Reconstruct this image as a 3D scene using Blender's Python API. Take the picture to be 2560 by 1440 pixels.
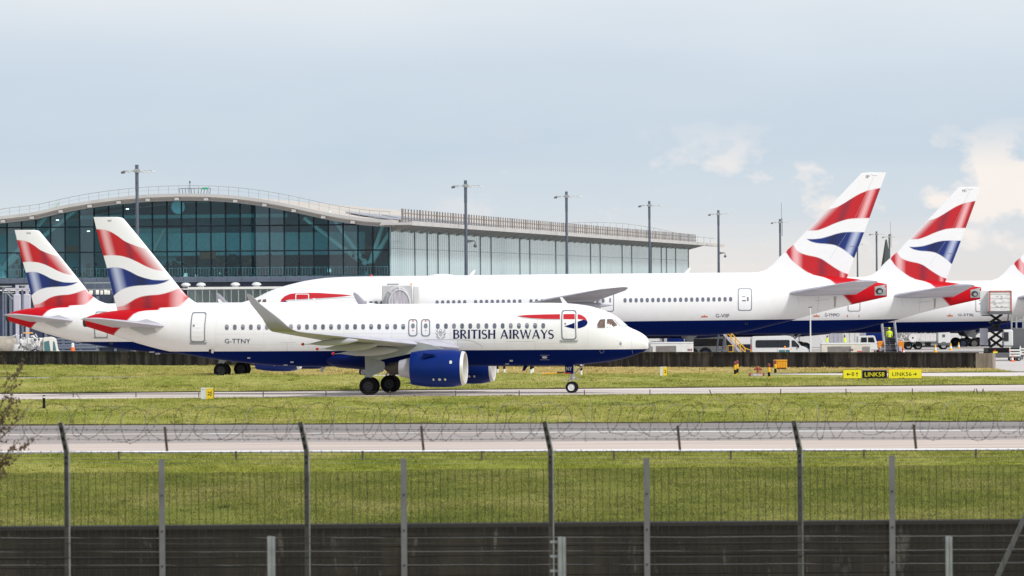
import bpy, bmesh, math, random
import numpy as np
from mathutils import Vector, Matrix
random.seed(7); RNG = np.random.default_rng(7)
S = bpy.context.scene; COL = S.collection
for o in list(bpy.data.objects): bpy.data.objects.remove(o)
rad = math.radians
# ------------------------------------------------------------ camera
F = 13300.0; CH = 6.9; ROLL = rad(0.4)          # focal length in px of a 2560 wide picture, eye height, roll
cam = bpy.data.cameras.new('camera'); camo = bpy.data.objects.new('camera', cam); COL.objects.link(camo)
cam.sensor_width = 36; cam.lens = 36*F/2560; cam.clip_start = 1; cam.clip_end = 9000
camo.matrix_world = Matrix.Translation((0, 0, CH)) @ Matrix.Rotation(rad(90), 4, 'X') @ Matrix.Rotation(-ROLL, 4, 'Z')
cam.dof.use_dof = True; cam.dof.focus_distance = 372; cam.dof.aperture_fstop = 8.5
S.camera = camo
# ------------------------------------------------------------ light
S.view_settings.view_transform = 'Standard'; S.view_settings.look = 'None'
S.view_settings.exposure = 0.0; S.view_settings.gamma = 1
SUN_DIR = Vector((0.52, -0.50, 0.70)).normalized()      # towards the sun
SUN_EL = math.asin(SUN_DIR.z); SUN_AZ = math.atan2(SUN_DIR.x, SUN_DIR.y)
sl = bpy.data.lights.new('sun', 'SUN'); sl.energy = 3.05; sl.angle = rad(9); sl.color = (1, 0.975, 0.955)
so = bpy.data.objects.new('sun', sl); COL.objects.link(so)
so.rotation_euler = SUN_DIR.to_track_quat('Z', 'Y').to_euler(); so.location = (0, 0, 200)
W = bpy.data.worlds.new('World'); S.world = W; W.use_nodes = True
nt = W.node_tree; nt.nodes.clear(); N = nt.nodes.new; L = nt.links.new
out = N('ShaderNodeOutputWorld'); bg = N('ShaderNodeBackground'); L(bg.outputs[0], out.inputs[0])
sky = N('ShaderNodeTexSky'); sky.sky_type = 'NISHITA'; sky.sun_disc = False
sky.sun_elevation = SUN_EL; sky.sun_rotation = SUN_AZ; sky.dust_density = 2.0
bg.inputs[1].default_value = 0.1
tc = N('ShaderNodeTexCoord'); sep = N('ShaderNodeSeparateXYZ'); L(tc.outputs['Generated'], sep.inputs[0])
def ramp(nt, stops, interp='LINEAR'):
    r = nt.nodes.new('ShaderNodeValToRGB'); cr = r.color_ramp; cr.interpolation = interp
    while len(cr.elements) < len(stops): cr.elements.new(0.5)
    for e, (p, c) in zip(cr.elements, stops):
        e.position = p; e.color = tuple(c)+(1,) if len(c) == 3 else c
    return r
mapr = N('ShaderNodeMapRange'); L(sep.outputs['Z'], mapr.inputs[0]); mapr.inputs[2].default_value = 0.20
# thin cloud veil: its own brightness by elevation (0 .. 0.20)
veil = ramp(nt, [(0.0, (8.4, 8.0, 7.7)), (0.035, (7.9, 7.9, 7.9)), (0.07, (6.75, 7.45, 8.05)), (0.125, (5.95, 6.98, 7.95)),
                 (0.2, (6.2, 7.2, 8.25)), (0.27, (7.6, 8.2, 8.8)), (0.5, (9.2, 9.6, 10.2)), (1.0, (10.2, 10.6, 11.2))])
L(mapr.outputs[0], veil.inputs[0])
# low cumulus along the horizon, on the right
mp = N('ShaderNodeMapping'); L(tc.outputs['Generated'], mp.inputs[0]); mp.inputs['Scale'].default_value = (60, 60, 95)
mp.inputs['Location'].default_value = (3.1, 0.4, 0.7)
nz = N('ShaderNodeTexNoise'); nz.inputs['Scale'].default_value = 1.0; nz.inputs['Detail'].default_value = 7; nz.inputs['Roughness'].default_value = 0.56
L(mp.outputs[0], nz.inputs[0])
def blob(dx, dz, rx, rz, amt):
    sc = N('ShaderNodeMapping'); sc.inputs['Scale'].default_value = (1/rx, 0, 1/rz); sc.inputs['Location'].default_value = (-dx/rx, 0, -dz/rz); L(tc.outputs['Generated'], sc.inputs[0])
    ln = N('ShaderNodeVectorMath'); ln.operation = 'LENGTH'; L(sc.outputs[0], ln.inputs[0])
    r = N('ShaderNodeMapRange'); L(ln.outputs['Value'], r.inputs[0]); r.inputs[3].default_value = amt; r.inputs[4].default_value = 0; return r.outputs[0]
acc = nz.outputs[0]
for b_ in ((.097, .0145, .022, .013, .26), (.072, .0155, .018, .008, .10), (.031, .0235, .006, .004, .07), (.004, .0225, .022, .0035, .07)):
    ad = N('ShaderNodeMath'); L(acc, ad.inputs[0]); L(blob(*b_), ad.inputs[1]); acc = ad.outputs[0]
cl = ramp(nt, [(0.56, (0, 0, 0)), (0.66, (1, 1, 1))]); L(acc, cl.inputs[0])
lo = ramp(nt, [(0.0, (0.55, .55, .55)), (0.05, (1, 1, 1)), (0.11, (1, 1, 1)), (0.16, (0.0, 0, 0)), (1, (0, 0, 0))]); L(mapr.outputs[0], lo.inputs[0])
mrx = N('ShaderNodeMapRange'); L(sep.outputs['X'], mrx.inputs[0]); mrx.inputs[1].default_value = -0.03; mrx.inputs[2].default_value = 0.07
mm = N('ShaderNodeMath'); mm.operation = 'MULTIPLY'; L(cl.outputs[0], mm.inputs[0]); L(lo.outputs[0], mm.inputs[1])
mm2 = N('ShaderNodeMath'); mm2.operation = 'MULTIPLY'; L(mm.outputs[0], mm2.inputs[0]); L(mrx.outputs[0], mm2.inputs[1])
mixc = N('ShaderNodeMix'); mixc.data_type = 'RGBA'; L(mm2.outputs[0], mixc.inputs[0]); L(veil.outputs[0], mixc.inputs[6]); mixc.inputs[7].default_value = (9.6, 9.0, 8.6, 1)
# broad soft streaks in the veil
mp2 = N('ShaderNodeMapping'); L(tc.outputs['Generated'], mp2.inputs[0]); mp2.inputs['Scale'].default_value = (14, 14, 60)
nz2 = N('ShaderNodeTexNoise'); nz2.inputs['Scale'].default_value = 1.0; nz2.inputs['Detail'].default_value = 4; L(mp2.outputs[0], nz2.inputs[0])
st = ramp(nt, [(0.3, (0.955, 0.965, 0.98)), (0.7, (1.05, 1.035, 1.015))]); L(nz2.outputs[0], st.inputs[0])
mulc = N('ShaderNodeMix'); mulc.data_type = 'RGBA'; mulc.blend_type = 'MULTIPLY'; mulc.inputs[0].default_value = 1
L(mixc.outputs[2], mulc.inputs[6]); L(st.outputs[0], mulc.inputs[7])
fac = N('ShaderNodeMapRange'); L(sep.outputs['Z'], fac.inputs[0]); fac.inputs[1].default_value = 0.05; fac.inputs[2].default_value = 0.5
fac.inputs[3].default_value = 0.97; fac.inputs[4].default_value = 0.6
fin_ = N('ShaderNodeMix'); fin_.data_type = 'RGBA'; L(fac.outputs[0], fin_.inputs[0]); L(sky.outputs[0], fin_.inputs[6]); L(mulc.outputs[2], fin_.inputs[7])
L(fin_.outputs[2], bg.inputs[0])
S.cycles.max_bounces = 7; S.cycles.transparent_max_bounces = 24; S.cycles.caustics_reflective = False; S.cycles.caustics_refractive = False
S.cycles.sample_clamp_indirect = 4
# ------------------------------------------------------------ pixel <-> world
def ray(px, py):
    dx = px-1280; dy = 720-py; c, n = math.cos(ROLL), math.sin(ROLL)
    return (dx*c+dy*n)/F, 1.0, (-dx*n+dy*c)/F
def at(px, py, Y):
    d = ray(px, py); return Vector((d[0]*Y, Y, CH+d[2]*Y))
def gz(Y):                                                  # the apron falls gently away beyond the blast wall
    return -0.70-0.0022*max(0.0, min(Y, 690)-512)
class Frame:                                                # a thing's own axes: x forward, y left, z up
    def __init__(s, O, deg): s.O = Vector(O); s.a = rad(deg)
    def loc(s, px, py, yl=0.0):
        d = ray(px, py); c, n = math.cos(s.a), math.sin(s.a)
        k = n*s.O[0]-c*s.O[1]; m = -n*d[0]+c*d[1]; t = (yl-k)/m
        X, Y, Z = d[0]*t, d[1]*t, CH+d[2]*t
        return c*(X-s.O[0])+n*(Y-s.O[1]), Z-s.O[2]
# ------------------------------------------------------------ materials
MATS = {}
def mat(name, col=(.5, .5, .5), rough=.5, metal=0.0, var=0.0, scale=3.0, stretch=(1, 1, 1), bump=0.0, spec=0.5, attr=None, col2=None, emit=0):
    if name in MATS: return MATS[name]
    m = bpy.data.materials.new(name); m.use_nodes = True; MATS[name] = m
    t = m.node_tree; b = t.nodes['Principled BSDF']
    b.inputs['Roughness'].default_value = rough; b.inputs['Metallic'].default_value = metal
    b.inputs['Specular IOR Level'].default_value = spec
    b.inputs['Base Color'].default_value = tuple(col)+(1,)
    if emit: b.inputs['Emission Color'].default_value = tuple(col)+(1,); b.inputs['Emission Strength'].default_value = emit
    if var or bump or col2:
        tc = t.nodes.new('ShaderNodeTexCoord'); mp = t.nodes.new('ShaderNodeMapping'); mp.inputs['Scale'].default_value = stretch
        nz = t.nodes.new('ShaderNodeTexNoise'); nz.inputs['Scale'].default_value = scale; nz.inputs['Detail'].default_value = 6
        t.links.new(tc.outputs['Object'], mp.inputs[0]); t.links.new(mp.outputs[0], nz.inputs[0])
        if var or col2:
            c1 = tuple(max(0, c*(1-var)) for c in col); c2 = tuple(min(1, c*(1+var)) for c in (col2 or col))
            r = ramp(t, [(0.32, c1), (0.68, c2)]); t.links.new(nz.outputs[0], r.inputs[0]); t.links.new(r.outputs[0], b.inputs['Base Color'])
        if bump:
            bp = t.nodes.new('ShaderNodeBump'); bp.inputs['Strength'].default_value = bump; bp.inputs['Distance'].default_value = 0.03
            t.links.new(nz.outputs[0], bp.inputs['Height']); t.links.new(bp.outputs[0], b.inputs['Normal'])
    if attr:
        a = t.nodes.new('ShaderNodeAttribute'); a.attribute_name = attr; t.links.new(a.outputs['Color'], b.inputs['Base Color'])
    return m
WHITE = (.77, .77, .77); BLUE = (.0022, .0100, .085); RED = (.47, .006, .013)
M_white = mat('white_paint', WHITE, .33, var=.03, scale=.7, stretch=(.4, 1, 1.5))
M_blue = mat('navy_paint', BLUE, .42, spec=.06); M_nac = mat('nacelle_blue', (.003, .020, .155), .28, spec=.13); M_red = mat('red_paint', RED, .35)
M_ink = mat('navy_ink', (.004, .010, .07), .45, spec=.2); M_grey = mat('grey_paint', (.30, .32, .32), .45, var=.12, scale=1.2)
M_lgrey = mat('light_grey_paint', (.43, .425, .485), .45, var=.1, scale=.8, stretch=(.3, 1, 1)); M_dgrey = mat('dark_grey_paint', (.10, .105, .11), .5)
M_line = mat('door_outline_grey', (.17, .19, .22), .5); M_tyre = mat('tyre_rubber', (.007, .007, .008), .85, var=.2, scale=8, spec=.2)
M_metal = mat('bare_metal', (.55, .53, .50), .35, .9, var=.1); M_hot = mat('heat_stained_metal', (.05, .042, .038), .45, .6)
M_lip = mat('inlet_lip_metal', (.66, .64, .61), .38, .25, var=.05); M_dark = mat('dark_cavity', (.012, .012, .014), .7)
M_glass = mat('dark_glass', (.012, .016, .022), .12, spec=.6); M_pane = mat('cabin_window', (.13, .14, .18), .3)
M_cock = mat('cockpit_glass', (.13, .085, .07), .12, var=.5, scale=5); M_cockp = mat('pale_cockpit_glass', (.62, .66, .64), .15)  # pale pane: reflection painted into its base colour
M_chrome = mat('strut_metal', (.6, .6, .6), .25, .85); M_cabinw = mat('rim_white', (.62, .63, .62), .4)
M_conc = mat('pale_concrete', (.38, .35, .325), .85, var=.12, scale=.25, stretch=(1, .3, 1)); M_yellow = mat('yellow_paint', (.75, .42, .015), .45, var=.06)
M_orange = mat('orange_plastic', (.85, .16, .02), .5); M_sign = mat('sign_yellow', (.74, .66, .01), .45); M_black = mat('black_paint', (.005, .005, .0055), .55, spec=.2)
M_ow = mat('offwhite_paint', (.66, .66, .63), .45, var=.07, scale=1.5); M_steel = mat('galvanised_steel', (.24, .25, .27), .5, .4, var=.2, scale=6)
M_hivis = mat('hi_vis_yellow', (.62, .80, .02), .6); M_navy = mat('navy_cloth', (.015, .018, .03), .8); M_skin = mat('skin', (.45, .26, .18), .6)
M_rust = mat('rusty_brown', (.055, .034, .024), .85, var=.35, scale=9); M_teal = mat('teal_cab', (.06, .16, .17), .35)
M_bluegrey = mat('blue_grey_metal', (.135, .16, .21), .5, .2, var=.1); M_navyp = mat('navy_panel', (.02, .032, .075), .5, var=.2, scale=.6)
M_amber = mat('amber_lens', (.9, .3, .03), .3); M_rlens = mat('red_lens', (.55, .02, .02), .3)
# ------------------------------------------------------------ objects
def tag(o, label=None, cat=None, group=None, kind=None):
    if label: o['label'] = label
    if cat: o['category'] = cat
    if group: o['group'] = group
    if kind: o['kind'] = kind
    return o
def empty(name, loc=(0, 0, 0), rz=0.0, label=None, cat=None, group=None):
    o = bpy.data.objects.new(name, None); COL.objects.link(o); o.location = loc; o.rotation_euler = (0, 0, rz); o.empty_display_size = .3
    return tag(o, label, cat, group)
def mesh_obj(name, v, f, m, parent=None, smooth=None):
    me = bpy.data.meshes.new(name); me.from_pydata([tuple(p) for p in v], [], f)
    if m is not None:
        for mm in (m if isinstance(m, (list, tuple)) else [m]): me.materials.append(mm)
    o = bpy.data.objects.new(name, me); COL.objects.link(o)
    if parent: o.parent = parent
    if smooth is not None: shade(me, smooth)
    return o
def shade(me, ang=35):
    me.polygons.foreach_set('use_smooth', [True]*len(me.polygons))
    if ang < 180:
        bm = bmesh.new(); bm.from_mesh(me); a = rad(ang)
        for e in bm.edges:
            e.smooth = (len(e.link_faces) != 2) or e.calc_face_angle(0) < a
        bm.to_mesh(me); bm.free()
def np_mesh(name, V, Q, m, parent=None, smooth=True):
    """fast mesh from numpy arrays; Q = (n,3) or (n,4)"""
    me = bpy.data.meshes.new(name); k = Q.shape[1]
    me.vertices.add(len(V)); me.vertices.foreach_set('co', np.asarray(V, np.float32).ravel())
    me.loops.add(Q.size); me.loops.foreach_set('vertex_index', Q.astype(np.int32).ravel())
    me.polygons.add(len(Q)); me.polygons.foreach_set('loop_start', np.arange(0, Q.size, k, dtype=np.int32))
    if smooth: me.polygons.foreach_set('use_smooth', np.ones(len(Q), bool))
    me.update(calc_edges=True); me.validate()
    if m is not None: me.materials.append(m)
    o = bpy.data.objects.new(name, me); COL.objects.link(o)
    if parent: o.parent = parent
    return o
def children(o): return [c for c in bpy.data.objects if c.parent == o]
def copy_tree(o, parent=None, kids=None):
    if kids is None:
        kids = {}
        for c in bpy.data.objects:
            if c.parent: kids.setdefault(c.parent.name, []).append(c)
    c = o.copy(); COL.objects.link(c)
    if parent: c.parent = parent
    for ch in kids.get(o.name, []): copy_tree(ch, c, kids)
    return c
class MB:
    """collects simple shapes into one mesh"""
    def __init__(s): s.v = []; s.f = []
    def add(s, v, f):
        n = len(s.v); s.v += [tuple(p) for p in v]; s.f += [tuple(i+n for i in q) for q in f]; return s
    def box(s, c, d, rz=0.0, M=None, ch=0.0):
        x, y, z = d[0]/2, d[1]/2, d[2]/2
        if ch > 0:                                             # box with chamfered vertical edges and a small top chamfer
            ch = min(ch, x*.9, y*.9, z*.9)
            def ring(k, zz): return [(x-k, -y, zz), (x, -y+k, zz), (x, y-k, zz), (x-k, y, zz), (-x+k, y, zz), (-x, y-k, zz), (-x, -y+k, zz), (-x+k, -y, zz)]
            def ins(zz): return [(px*(1-ch/x), py*(1-ch/y), zz) for px, py, _ in ring(ch, 0)]
            v = ins(-z)+ring(ch, -z+ch)+ring(ch, z-ch)+ins(z); f = [tuple(range(7, -1, -1)), tuple(range(24, 32))]
            for r in range(3):
                for i in range(8): j = (i+1) % 8; f.append((r*8+i, r*8+j, r*8+8+j, r*8+8+i))
        else:
            v = [(-x, -y, -z), (x, -y, -z), (x, y, -z), (-x, y, -z), (-x, -y, z), (x, -y, z), (x, y, z), (-x, y, z)]
            f = [(3, 2, 1, 0), (4, 5, 6, 7), (0, 1, 5, 4), (1, 2, 6, 5), (2, 3, 7, 6), (3, 0, 4, 7)]
        R = M if M is not None else Matrix.Rotation(rz, 3, 'Z')
        return s.add([R @ Vector(p)+Vector(c) for p in v], f)
    def beam(s, a, b, w, h=None, up=(0, 0, 1)):
        a = Vector(a); b = Vector(b); d = b-a; ln = d.length; d.normalize(); h = h or w
        u = Vector(up); sx = d.cross(u)
        if sx.length < 1e-4: sx = d.cross(Vector((1, 0, 0)))
        sx.normalize(); uu = sx.cross(d)
        R = Matrix((d, sx, uu)).transposed()
        return s.box((a+b)/2, (ln, w, h), M=R)
    def tube(s, pts, r, n=8, cap=True):
        pts = [Vector(p) for p in pts]; k = len(pts); rs = r if isinstance(r, (list, tuple)) else [r]*k
        v = []; f = []; prev = None
        for i, p in enumerate(pts):
            t = (pts[min(i+1, k-1)]-pts[max(i-1, 0)]); t.normalize()
            if prev is None:
                a = t.orthogonal(); a.normalize()
            else:
                a = prev-t*prev.dot(t)
                if a.length < 1e-5: a = t.orthogonal()
                a.normalize()
            prev = a; b = t.cross(a)
            for j in range(n):
                q = 2*math.pi*j/n; v.append(p+(a*math.cos(q)+b*math.sin(q))*rs[i])
        for i in range(k-1):
            for j in range(n):
                j2 = (j+1) % n; f.append((i*n+j, i*n+j2, i*n+n+j2, i*n+n+j))
        if cap: f.append(tuple(range(n-1, -1, -1))); f.append(tuple((k-1)*n+j for j in range(n)))
        return s.add(v, f)
    def lathe(s, prof, o=(0, 0, 0), axis='Z', n=24, closed=False, sc=(1, 1)):
        """prof = [(radius, along)]"""
        v = []; f = []; k = len(prof); o = Vector(o)
        for r, h in prof:
            for j in range(n):
                q = 2*math.pi*j/n; a, b = r*math.cos(q)*sc[0], r*math.sin(q)*sc[1]
                v.append(o+Vector({'Z': (a, b, h), 'X': (h, a, b), 'Y': (b, h, a)}[axis]))
        for i in range(k-1 if not closed else k):
            i2 = (i+1) % k
            for j in range(n):
                j2 = (j+1) % n; f.append((i*n+j, i*n+j2, i2*n+j2, i2*n+j))
        if not closed:
            if prof[0][0] > 1e-4: f.append(tuple(range(n-1, -1, -1)))
            if prof[-1][0] > 1e-4: f.append(tuple((k-1)*n+j for j in range(n)))
        return s.add(v, f)
    def prism(s, poly, a, b, plane='XZ'):
        """poly in a plane, extruded from a to b along the third axis"""
        n = len(poly)
        def P(p, t): return {'XZ': (p[0], t, p[1]), 'XY': (p[0], p[1], t), 'YZ': (t, p[0], p[1])}[plane]
        v = [P(p, a) for p in poly]+[P(p, b) for p in poly]
        f = [tuple(range(n-1, -1, -1)), tuple(range(n, 2*n))]+[(i, (i+1) % n, n+(i+1) % n, n+i) for i in range(n)]
        return s.add(v, f)
    def build(s, name, m, parent=None, smooth=35, fix=True, loc=None):
        o = mesh_obj(name, s.v, s.f, m, parent)
        if fix:
            bm = bmesh.new(); bm.from_mesh(o.data); bmesh.ops.recalc_face_normals(bm, faces=bm.faces); bm.to_mesh(o.data); bm.free()
        if smooth: shade(o.data, smooth)
        if loc is not None: o.location = loc
        return o
def interp(xs, ys, x): return np.interp(x, xs, ys)
def pchip(xs, ys, x):
    xs = np.asarray(xs, float); ys = np.asarray(ys, float); h = np.diff(xs); d = np.diff(ys)/h
    m = np.zeros_like(xs); m[0] = d[0]; m[-1] = d[-1]
    for i in range(1, len(xs)-1):
        if d[i-1]*d[i] > 0:
            w1 = 2*h[i]+h[i-1]; w2 = h[i]+2*h[i-1]; m[i] = (w1+w2)/(w1/d[i-1]+w2/d[i])
    x = np.clip(np.asarray(x, float), xs[0], xs[-1]); i = np.clip(np.searchsorted(xs, x)-1, 0, len(xs)-2)
    t = (x-xs[i])/h[i]
    return (2*t**3-3*t**2+1)*ys[i]+(t**3-2*t**2+t)*h[i]*m[i]+(-2*t**3+3*t**2)*ys[i+1]+(t**3-t**2)*h[i]*m[i+1]
def text_geo(body, narrow=1.0):
    """text as flat geometry scaled to a cap height of 1, starting at x = 0"""
    cu = bpy.data.curves.new('t', 'FONT'); cu.body = body; cu.size = 1; cu.resolution_u = 3
    ob = bpy.data.objects.new('t', cu); COL.objects.link(ob)
    dg = bpy.context.evaluated_depsgraph_get(); dg.update()
    me = bpy.data.meshes.new_from_object(ob.evaluated_get(dg))
    v = np.array([q.co[:2] for q in me.vertices]); f = [tuple(p.vertices) for p in me.polygons]
    bpy.data.objects.remove(ob); bpy.data.curves.remove(cu); bpy.data.meshes.remove(me)
    v -= v.min(0); v /= v[:, 1].max(); v[:, 0] *= narrow
    return v, f
def sign_text(name, body, width, height, M, m, parent, d=.004):
    v, f = text_geo(body); v[:, 0] *= width/v[:, 0].max(); v[:, 1] *= height
    v -= np.array([width/2, height/2]); o = mesh_obj(name, [M @ Vector((a, b, d)) for a, b in v], f, m, parent); return o
# ============================================================ SETTING
def sheet(name, pts, z, m, rows=None):
    v = [(x, y, z if not callable(z) else z(x, y)) for x, y in pts]
    return tag(mesh_obj(name, v, [tuple(range(len(v)))], m), kind='structure')
def strip(name, ylo, yhi, x0, x1, z, m, n=40):
    """a band across the field; ylo / yhi are functions of x"""
    v = []; f = []
    for i in range(n+1):
        x = x0+(x1-x0)*i/n; v += [(x, ylo(x), z), (x, yhi(x), z)]
    for i in range(n): f.append((2*i, 2*i+2, 2*i+3, 2*i+1))
    return tag(mesh_obj(name, v, f, m), kind='structure')
def gy(px, py):                                              # depth of a ground pixel
    return CH/-ray(px, py)[2]
def line(p, q):                                              # depth as a function of X through two ground pixels
    a = at(*p, gy(*p)); b = at(*q, gy(*q)); k = (b.y-a.y)/(b.x-a.x)
    return lambda x: a.y+k*(x-a.x)
# ---- ground material: turf seen almost edge on, greens, straw and tan
def turf_mat(name, blade=False):
    m = bpy.data.materials.new(name); m.use_nodes = True; t = m.node_tree; b = t.nodes['Principled BSDF']; nn = t.nodes.new; ll = t.links.new
    b.inputs['Roughness'].default_value = .95; b.inputs['Specular IOR Level'].default_value = .0
    geo = nn('ShaderNodeNewGeometry')
    def noise(scale, det, st=(1, 1, 1)):
        mp = nn('ShaderNodeMapping'); mp.inputs['Scale'].default_value = st; ll(geo.outputs['Position'], mp.inputs[0])
        z = nn('ShaderNodeTexNoise'); z.inputs['Scale'].default_value = scale; z.inputs['Detail'].default_value = det; z.inputs['Roughness'].default_value = .62; ll(mp.outputs[0], z.inputs[0]); return z
    n1 = noise(.5, 6, (.3, .11, 0)); n2 = noise(1.5, 5, (1, .22, 0))
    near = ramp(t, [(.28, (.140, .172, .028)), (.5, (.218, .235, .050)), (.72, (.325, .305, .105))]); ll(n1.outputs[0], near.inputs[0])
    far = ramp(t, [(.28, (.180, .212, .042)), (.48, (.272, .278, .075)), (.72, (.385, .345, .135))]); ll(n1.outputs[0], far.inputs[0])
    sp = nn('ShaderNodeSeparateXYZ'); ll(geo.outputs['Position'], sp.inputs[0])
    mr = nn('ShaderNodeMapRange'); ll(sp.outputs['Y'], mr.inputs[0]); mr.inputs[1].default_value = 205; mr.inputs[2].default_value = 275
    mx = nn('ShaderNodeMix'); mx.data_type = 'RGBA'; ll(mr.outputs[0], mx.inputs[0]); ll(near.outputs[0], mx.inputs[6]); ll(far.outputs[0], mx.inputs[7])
    # straw band below the blast wall
    wv = nn('ShaderNodeMath'); wv.operation = 'MULTIPLY_ADD'; ll(n1.outputs[0], wv.inputs[0]); wv.inputs[1].default_value = 60; ll(sp.outputs['Y'], wv.inputs[2])
    dr = nn('ShaderNodeMapRange'); ll(wv.outputs[0], dr.inputs[0]); dr.inputs[1].default_value = 448; dr.inputs[2].default_value = 464
    xr = nn('ShaderNodeMapRange'); ll(sp.outputs['X'], xr.inputs[0]); xr.inputs[1].default_value = -34; xr.inputs[2].default_value = -12
    dm = nn('ShaderNodeMath'); dm.operation = 'MULTIPLY'; ll(dr.outputs[0], dm.inputs[0]); ll(xr.outputs[0], dm.inputs[1])
    dm2 = nn('ShaderNodeMath'); dm2.operation = 'MULTIPLY'; ll(dm.outputs[0], dm2.inputs[0]); dm2.inputs[1].default_value = .8
    mx2 = nn('ShaderNodeMix'); mx2.data_type = 'RGBA'; ll(dm2.outputs[0], mx2.inputs[0]); ll(mx.outputs[2], mx2.inputs[6]); mx2.inputs[7].default_value = (.47, .36, .165, 1)
    r2 = ramp(t, [(.3, (.80, .83, .78)), (.7, (1.2, 1.16, 1.15))]); ll(n2.outputs[0], r2.inputs[0])
    m3 = nn('ShaderNodeMix'); m3.data_type = 'RGBA'; m3.blend_type = 'MULTIPLY'; m3.inputs[0].default_value = 1; ll(mx2.outputs[2], m3.inputs[6]); ll(r2.outputs[0], m3.inputs[7])
    last = m3.outputs[2]
    if blade:
        a = nn('ShaderNodeAttribute'); a.attribute_name = 'tone'
        r3 = ramp(t, [(0, (.66, .72, .6)), (.4, (1, 1.02, 1)), (1, (1.38, 1.32, 1.35))]); ll(a.outputs['Fac'], r3.inputs[0])
        m4 = nn('ShaderNodeMix'); m4.data_type = 'RGBA'; m4.blend_type = 'MULTIPLY'; m4.inputs[0].default_value = 1; ll(last, m4.inputs[6]); ll(r3.outputs[0], m4.inputs[7]); last = m4.outputs[2]
    ll(last, b.inputs['Base Color'])
    return m
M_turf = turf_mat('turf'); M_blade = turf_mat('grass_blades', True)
# field ground: one sheet to the horizon (it dips gently behind the wall under the apron)
yw = lambda x: 439+(39.6-x)*.70
gcol = [-2600, -900, -400, -121]+list(np.linspace(-120, 39.5, 24))+[39.7, 60, 140, 400, 900, 2600]
gv = []; gf = []; nr = 21
for x in gcol:
    fx = yw(max(x, -120.0))+.2 if x < 39.6 else 421.0; y2 = fx+.02 if x < 39.6 else 495.0
    for k in range(12): gv.append((x, 85.6+(fx-85.6)*k/11, 0.0))
    for k, y in enumerate((y2, 560, 622, 690, 900, 1400, 2500, 4500, 7500)): yy = max(y, y2+k*2); gv.append((x, yy, gz(yy)-.06))
for i in range(len(gcol)-1):
    for k in range(nr-1): a = i*nr+k; gf.append((a, a+nr, a+nr+1, a+1))
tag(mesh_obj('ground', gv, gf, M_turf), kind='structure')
# near verge in front of the retaining wall, where the fences stand
VZ = 2.0
tag(mesh_obj('near_verge', [(-60, -60, VZ), (60, -60, VZ), (60, 84.99, VZ), (-60, 84.99, VZ)], [(0, 1, 2, 3)], M_turf), kind='structure')
# ---- runway
def asphalt(name, a, b, sc=(.05, .6, 1)):
    return mat(name, a, .88, var=.13, scale=1.4, stretch=sc, col2=b)
M_rwy = asphalt('runway_concrete', (.46, .385, .335), (.52, .435, .38)); M_shld = asphalt('shoulder_asphalt', (.175, .156, .147), (.24, .216, .204))
M_wear = asphalt('worn_asphalt', (.23, .205, .195), (.36, .315, .29), (.02, 1.2, 1))
M_mark = mat('marking_paint', (.74, .74, .72), .7, var=.08, scale=2)
rt = line((0, 1065), (2560, 1055)); rb = line((0, 1136), (2560, 1128)); re = line((0, 1131), (2560, 1123.5)); fe = line((0, 1087), (2560, 1076))
XR = 60
strip('runway', lambda x: rb(x), lambda x: rt(x), -XR, XR, .010, M_rwy)
strip('runway_shoulder', lambda x: fe(x)+.9, lambda x: rt(x)-.05, -XR, XR, .016, M_shld)
strip('runway_worn_band', lambda x: fe(x)-15, lambda x: fe(x)-1.2, -XR, XR, .016, M_wear)
strip('runway_edge_band', lambda x: rb(x)+.02, lambda x: re(x)-1.3, -XR, XR, .016, M_shld)
strip('runway_near_line', lambda x: re(x)-.95, lambda x: re(x)+.95, -XR, XR, .022, M_mark)
strip('runway_far_line', lambda x: fe(x)-.9, lambda x: fe(x)+.5, 0.0, XR, .022, M_mark)
for i, (a, b) in enumerate(((-9.6, -8.6), (-14.6, -13.2), (-5.5, -4.6))): strip('runway_dash', lambda x: fe(x)-.7, lambda x: fe(x)+.2, a, b, .022, M_mark, 2)
M_taxi = asphalt('taxiway_concrete', (.52, .455, .41), (.60, .525, .475)); M_taxi2 = asphalt('service_road_concrete', (.58, .525, .49), (.64, .58, .55))
tn = line((0, 999), (2560, 978)); tf = line((0, 985.5), (2560, 962.5))
strip('taxiway', tn, tf, -XR-10, XR+10, .010, M_taxi)
sn = line((1700, 952), (2560, 946)); sf = line((1700, 936), (2560, 931))
strip('service_road', lambda x: sf(x)-min(17, max(0, (x-18)*1.1)), sf, 18.2, 90, .010, M_taxi2)
ln = line((0, 950.5), (300, 950)); strip('side_path', lambda x: ln(x)-min(4, (-34-x)*.5), ln, -80, -34.2, .012, M_taxi2)
# ---- apron behind the wall, pale concrete, falling gently away
M_apron = asphalt('apron_concrete', (.44, .41, .385), (.52, .485, .455), (.1, .5, 1))
yw = lambda x: 439+(39.6-x)*.70
av = []; af = []
xs_ = sorted(list(np.linspace(-120, 140, 27))+[39.4, 39.8])
def apz(x, y): return (gz(y) if x < 39.6 else gz(y)*min(max((y-421)/74, 0), 1))+.012
for x in xs_:
    y0 = yw(x)+.4 if x < 39.6 else 421-(x-39.6)*.05
    for k, y in enumerate((y0, 470, 495, 560, 622, 690, 1500)): yy = max(y, y0+k*1.5); av.append((x*(1 if y < 800 else 2.5), yy, apz(x, yy)))
for i in range(len(xs_)-1):
    for j in range(6): a = i*7+j; af.append((a, a+7, a+8, a+1))
tag(mesh_obj('apron', av, af, M_apron), kind='structure')
for i, (y, w) in enumerate(((560, .7), (596, .7), (640, .8))):
    tag(mesh_obj('apron_line', [(30, y, gz(y)+.026), (75, y, gz(y)+.026), (75, y+w, gz(y+w)+.026), (30, y+w, gz(y+w)+.026)], [(0, 1, 2, 3)], M_mark), kind='structure')
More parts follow.
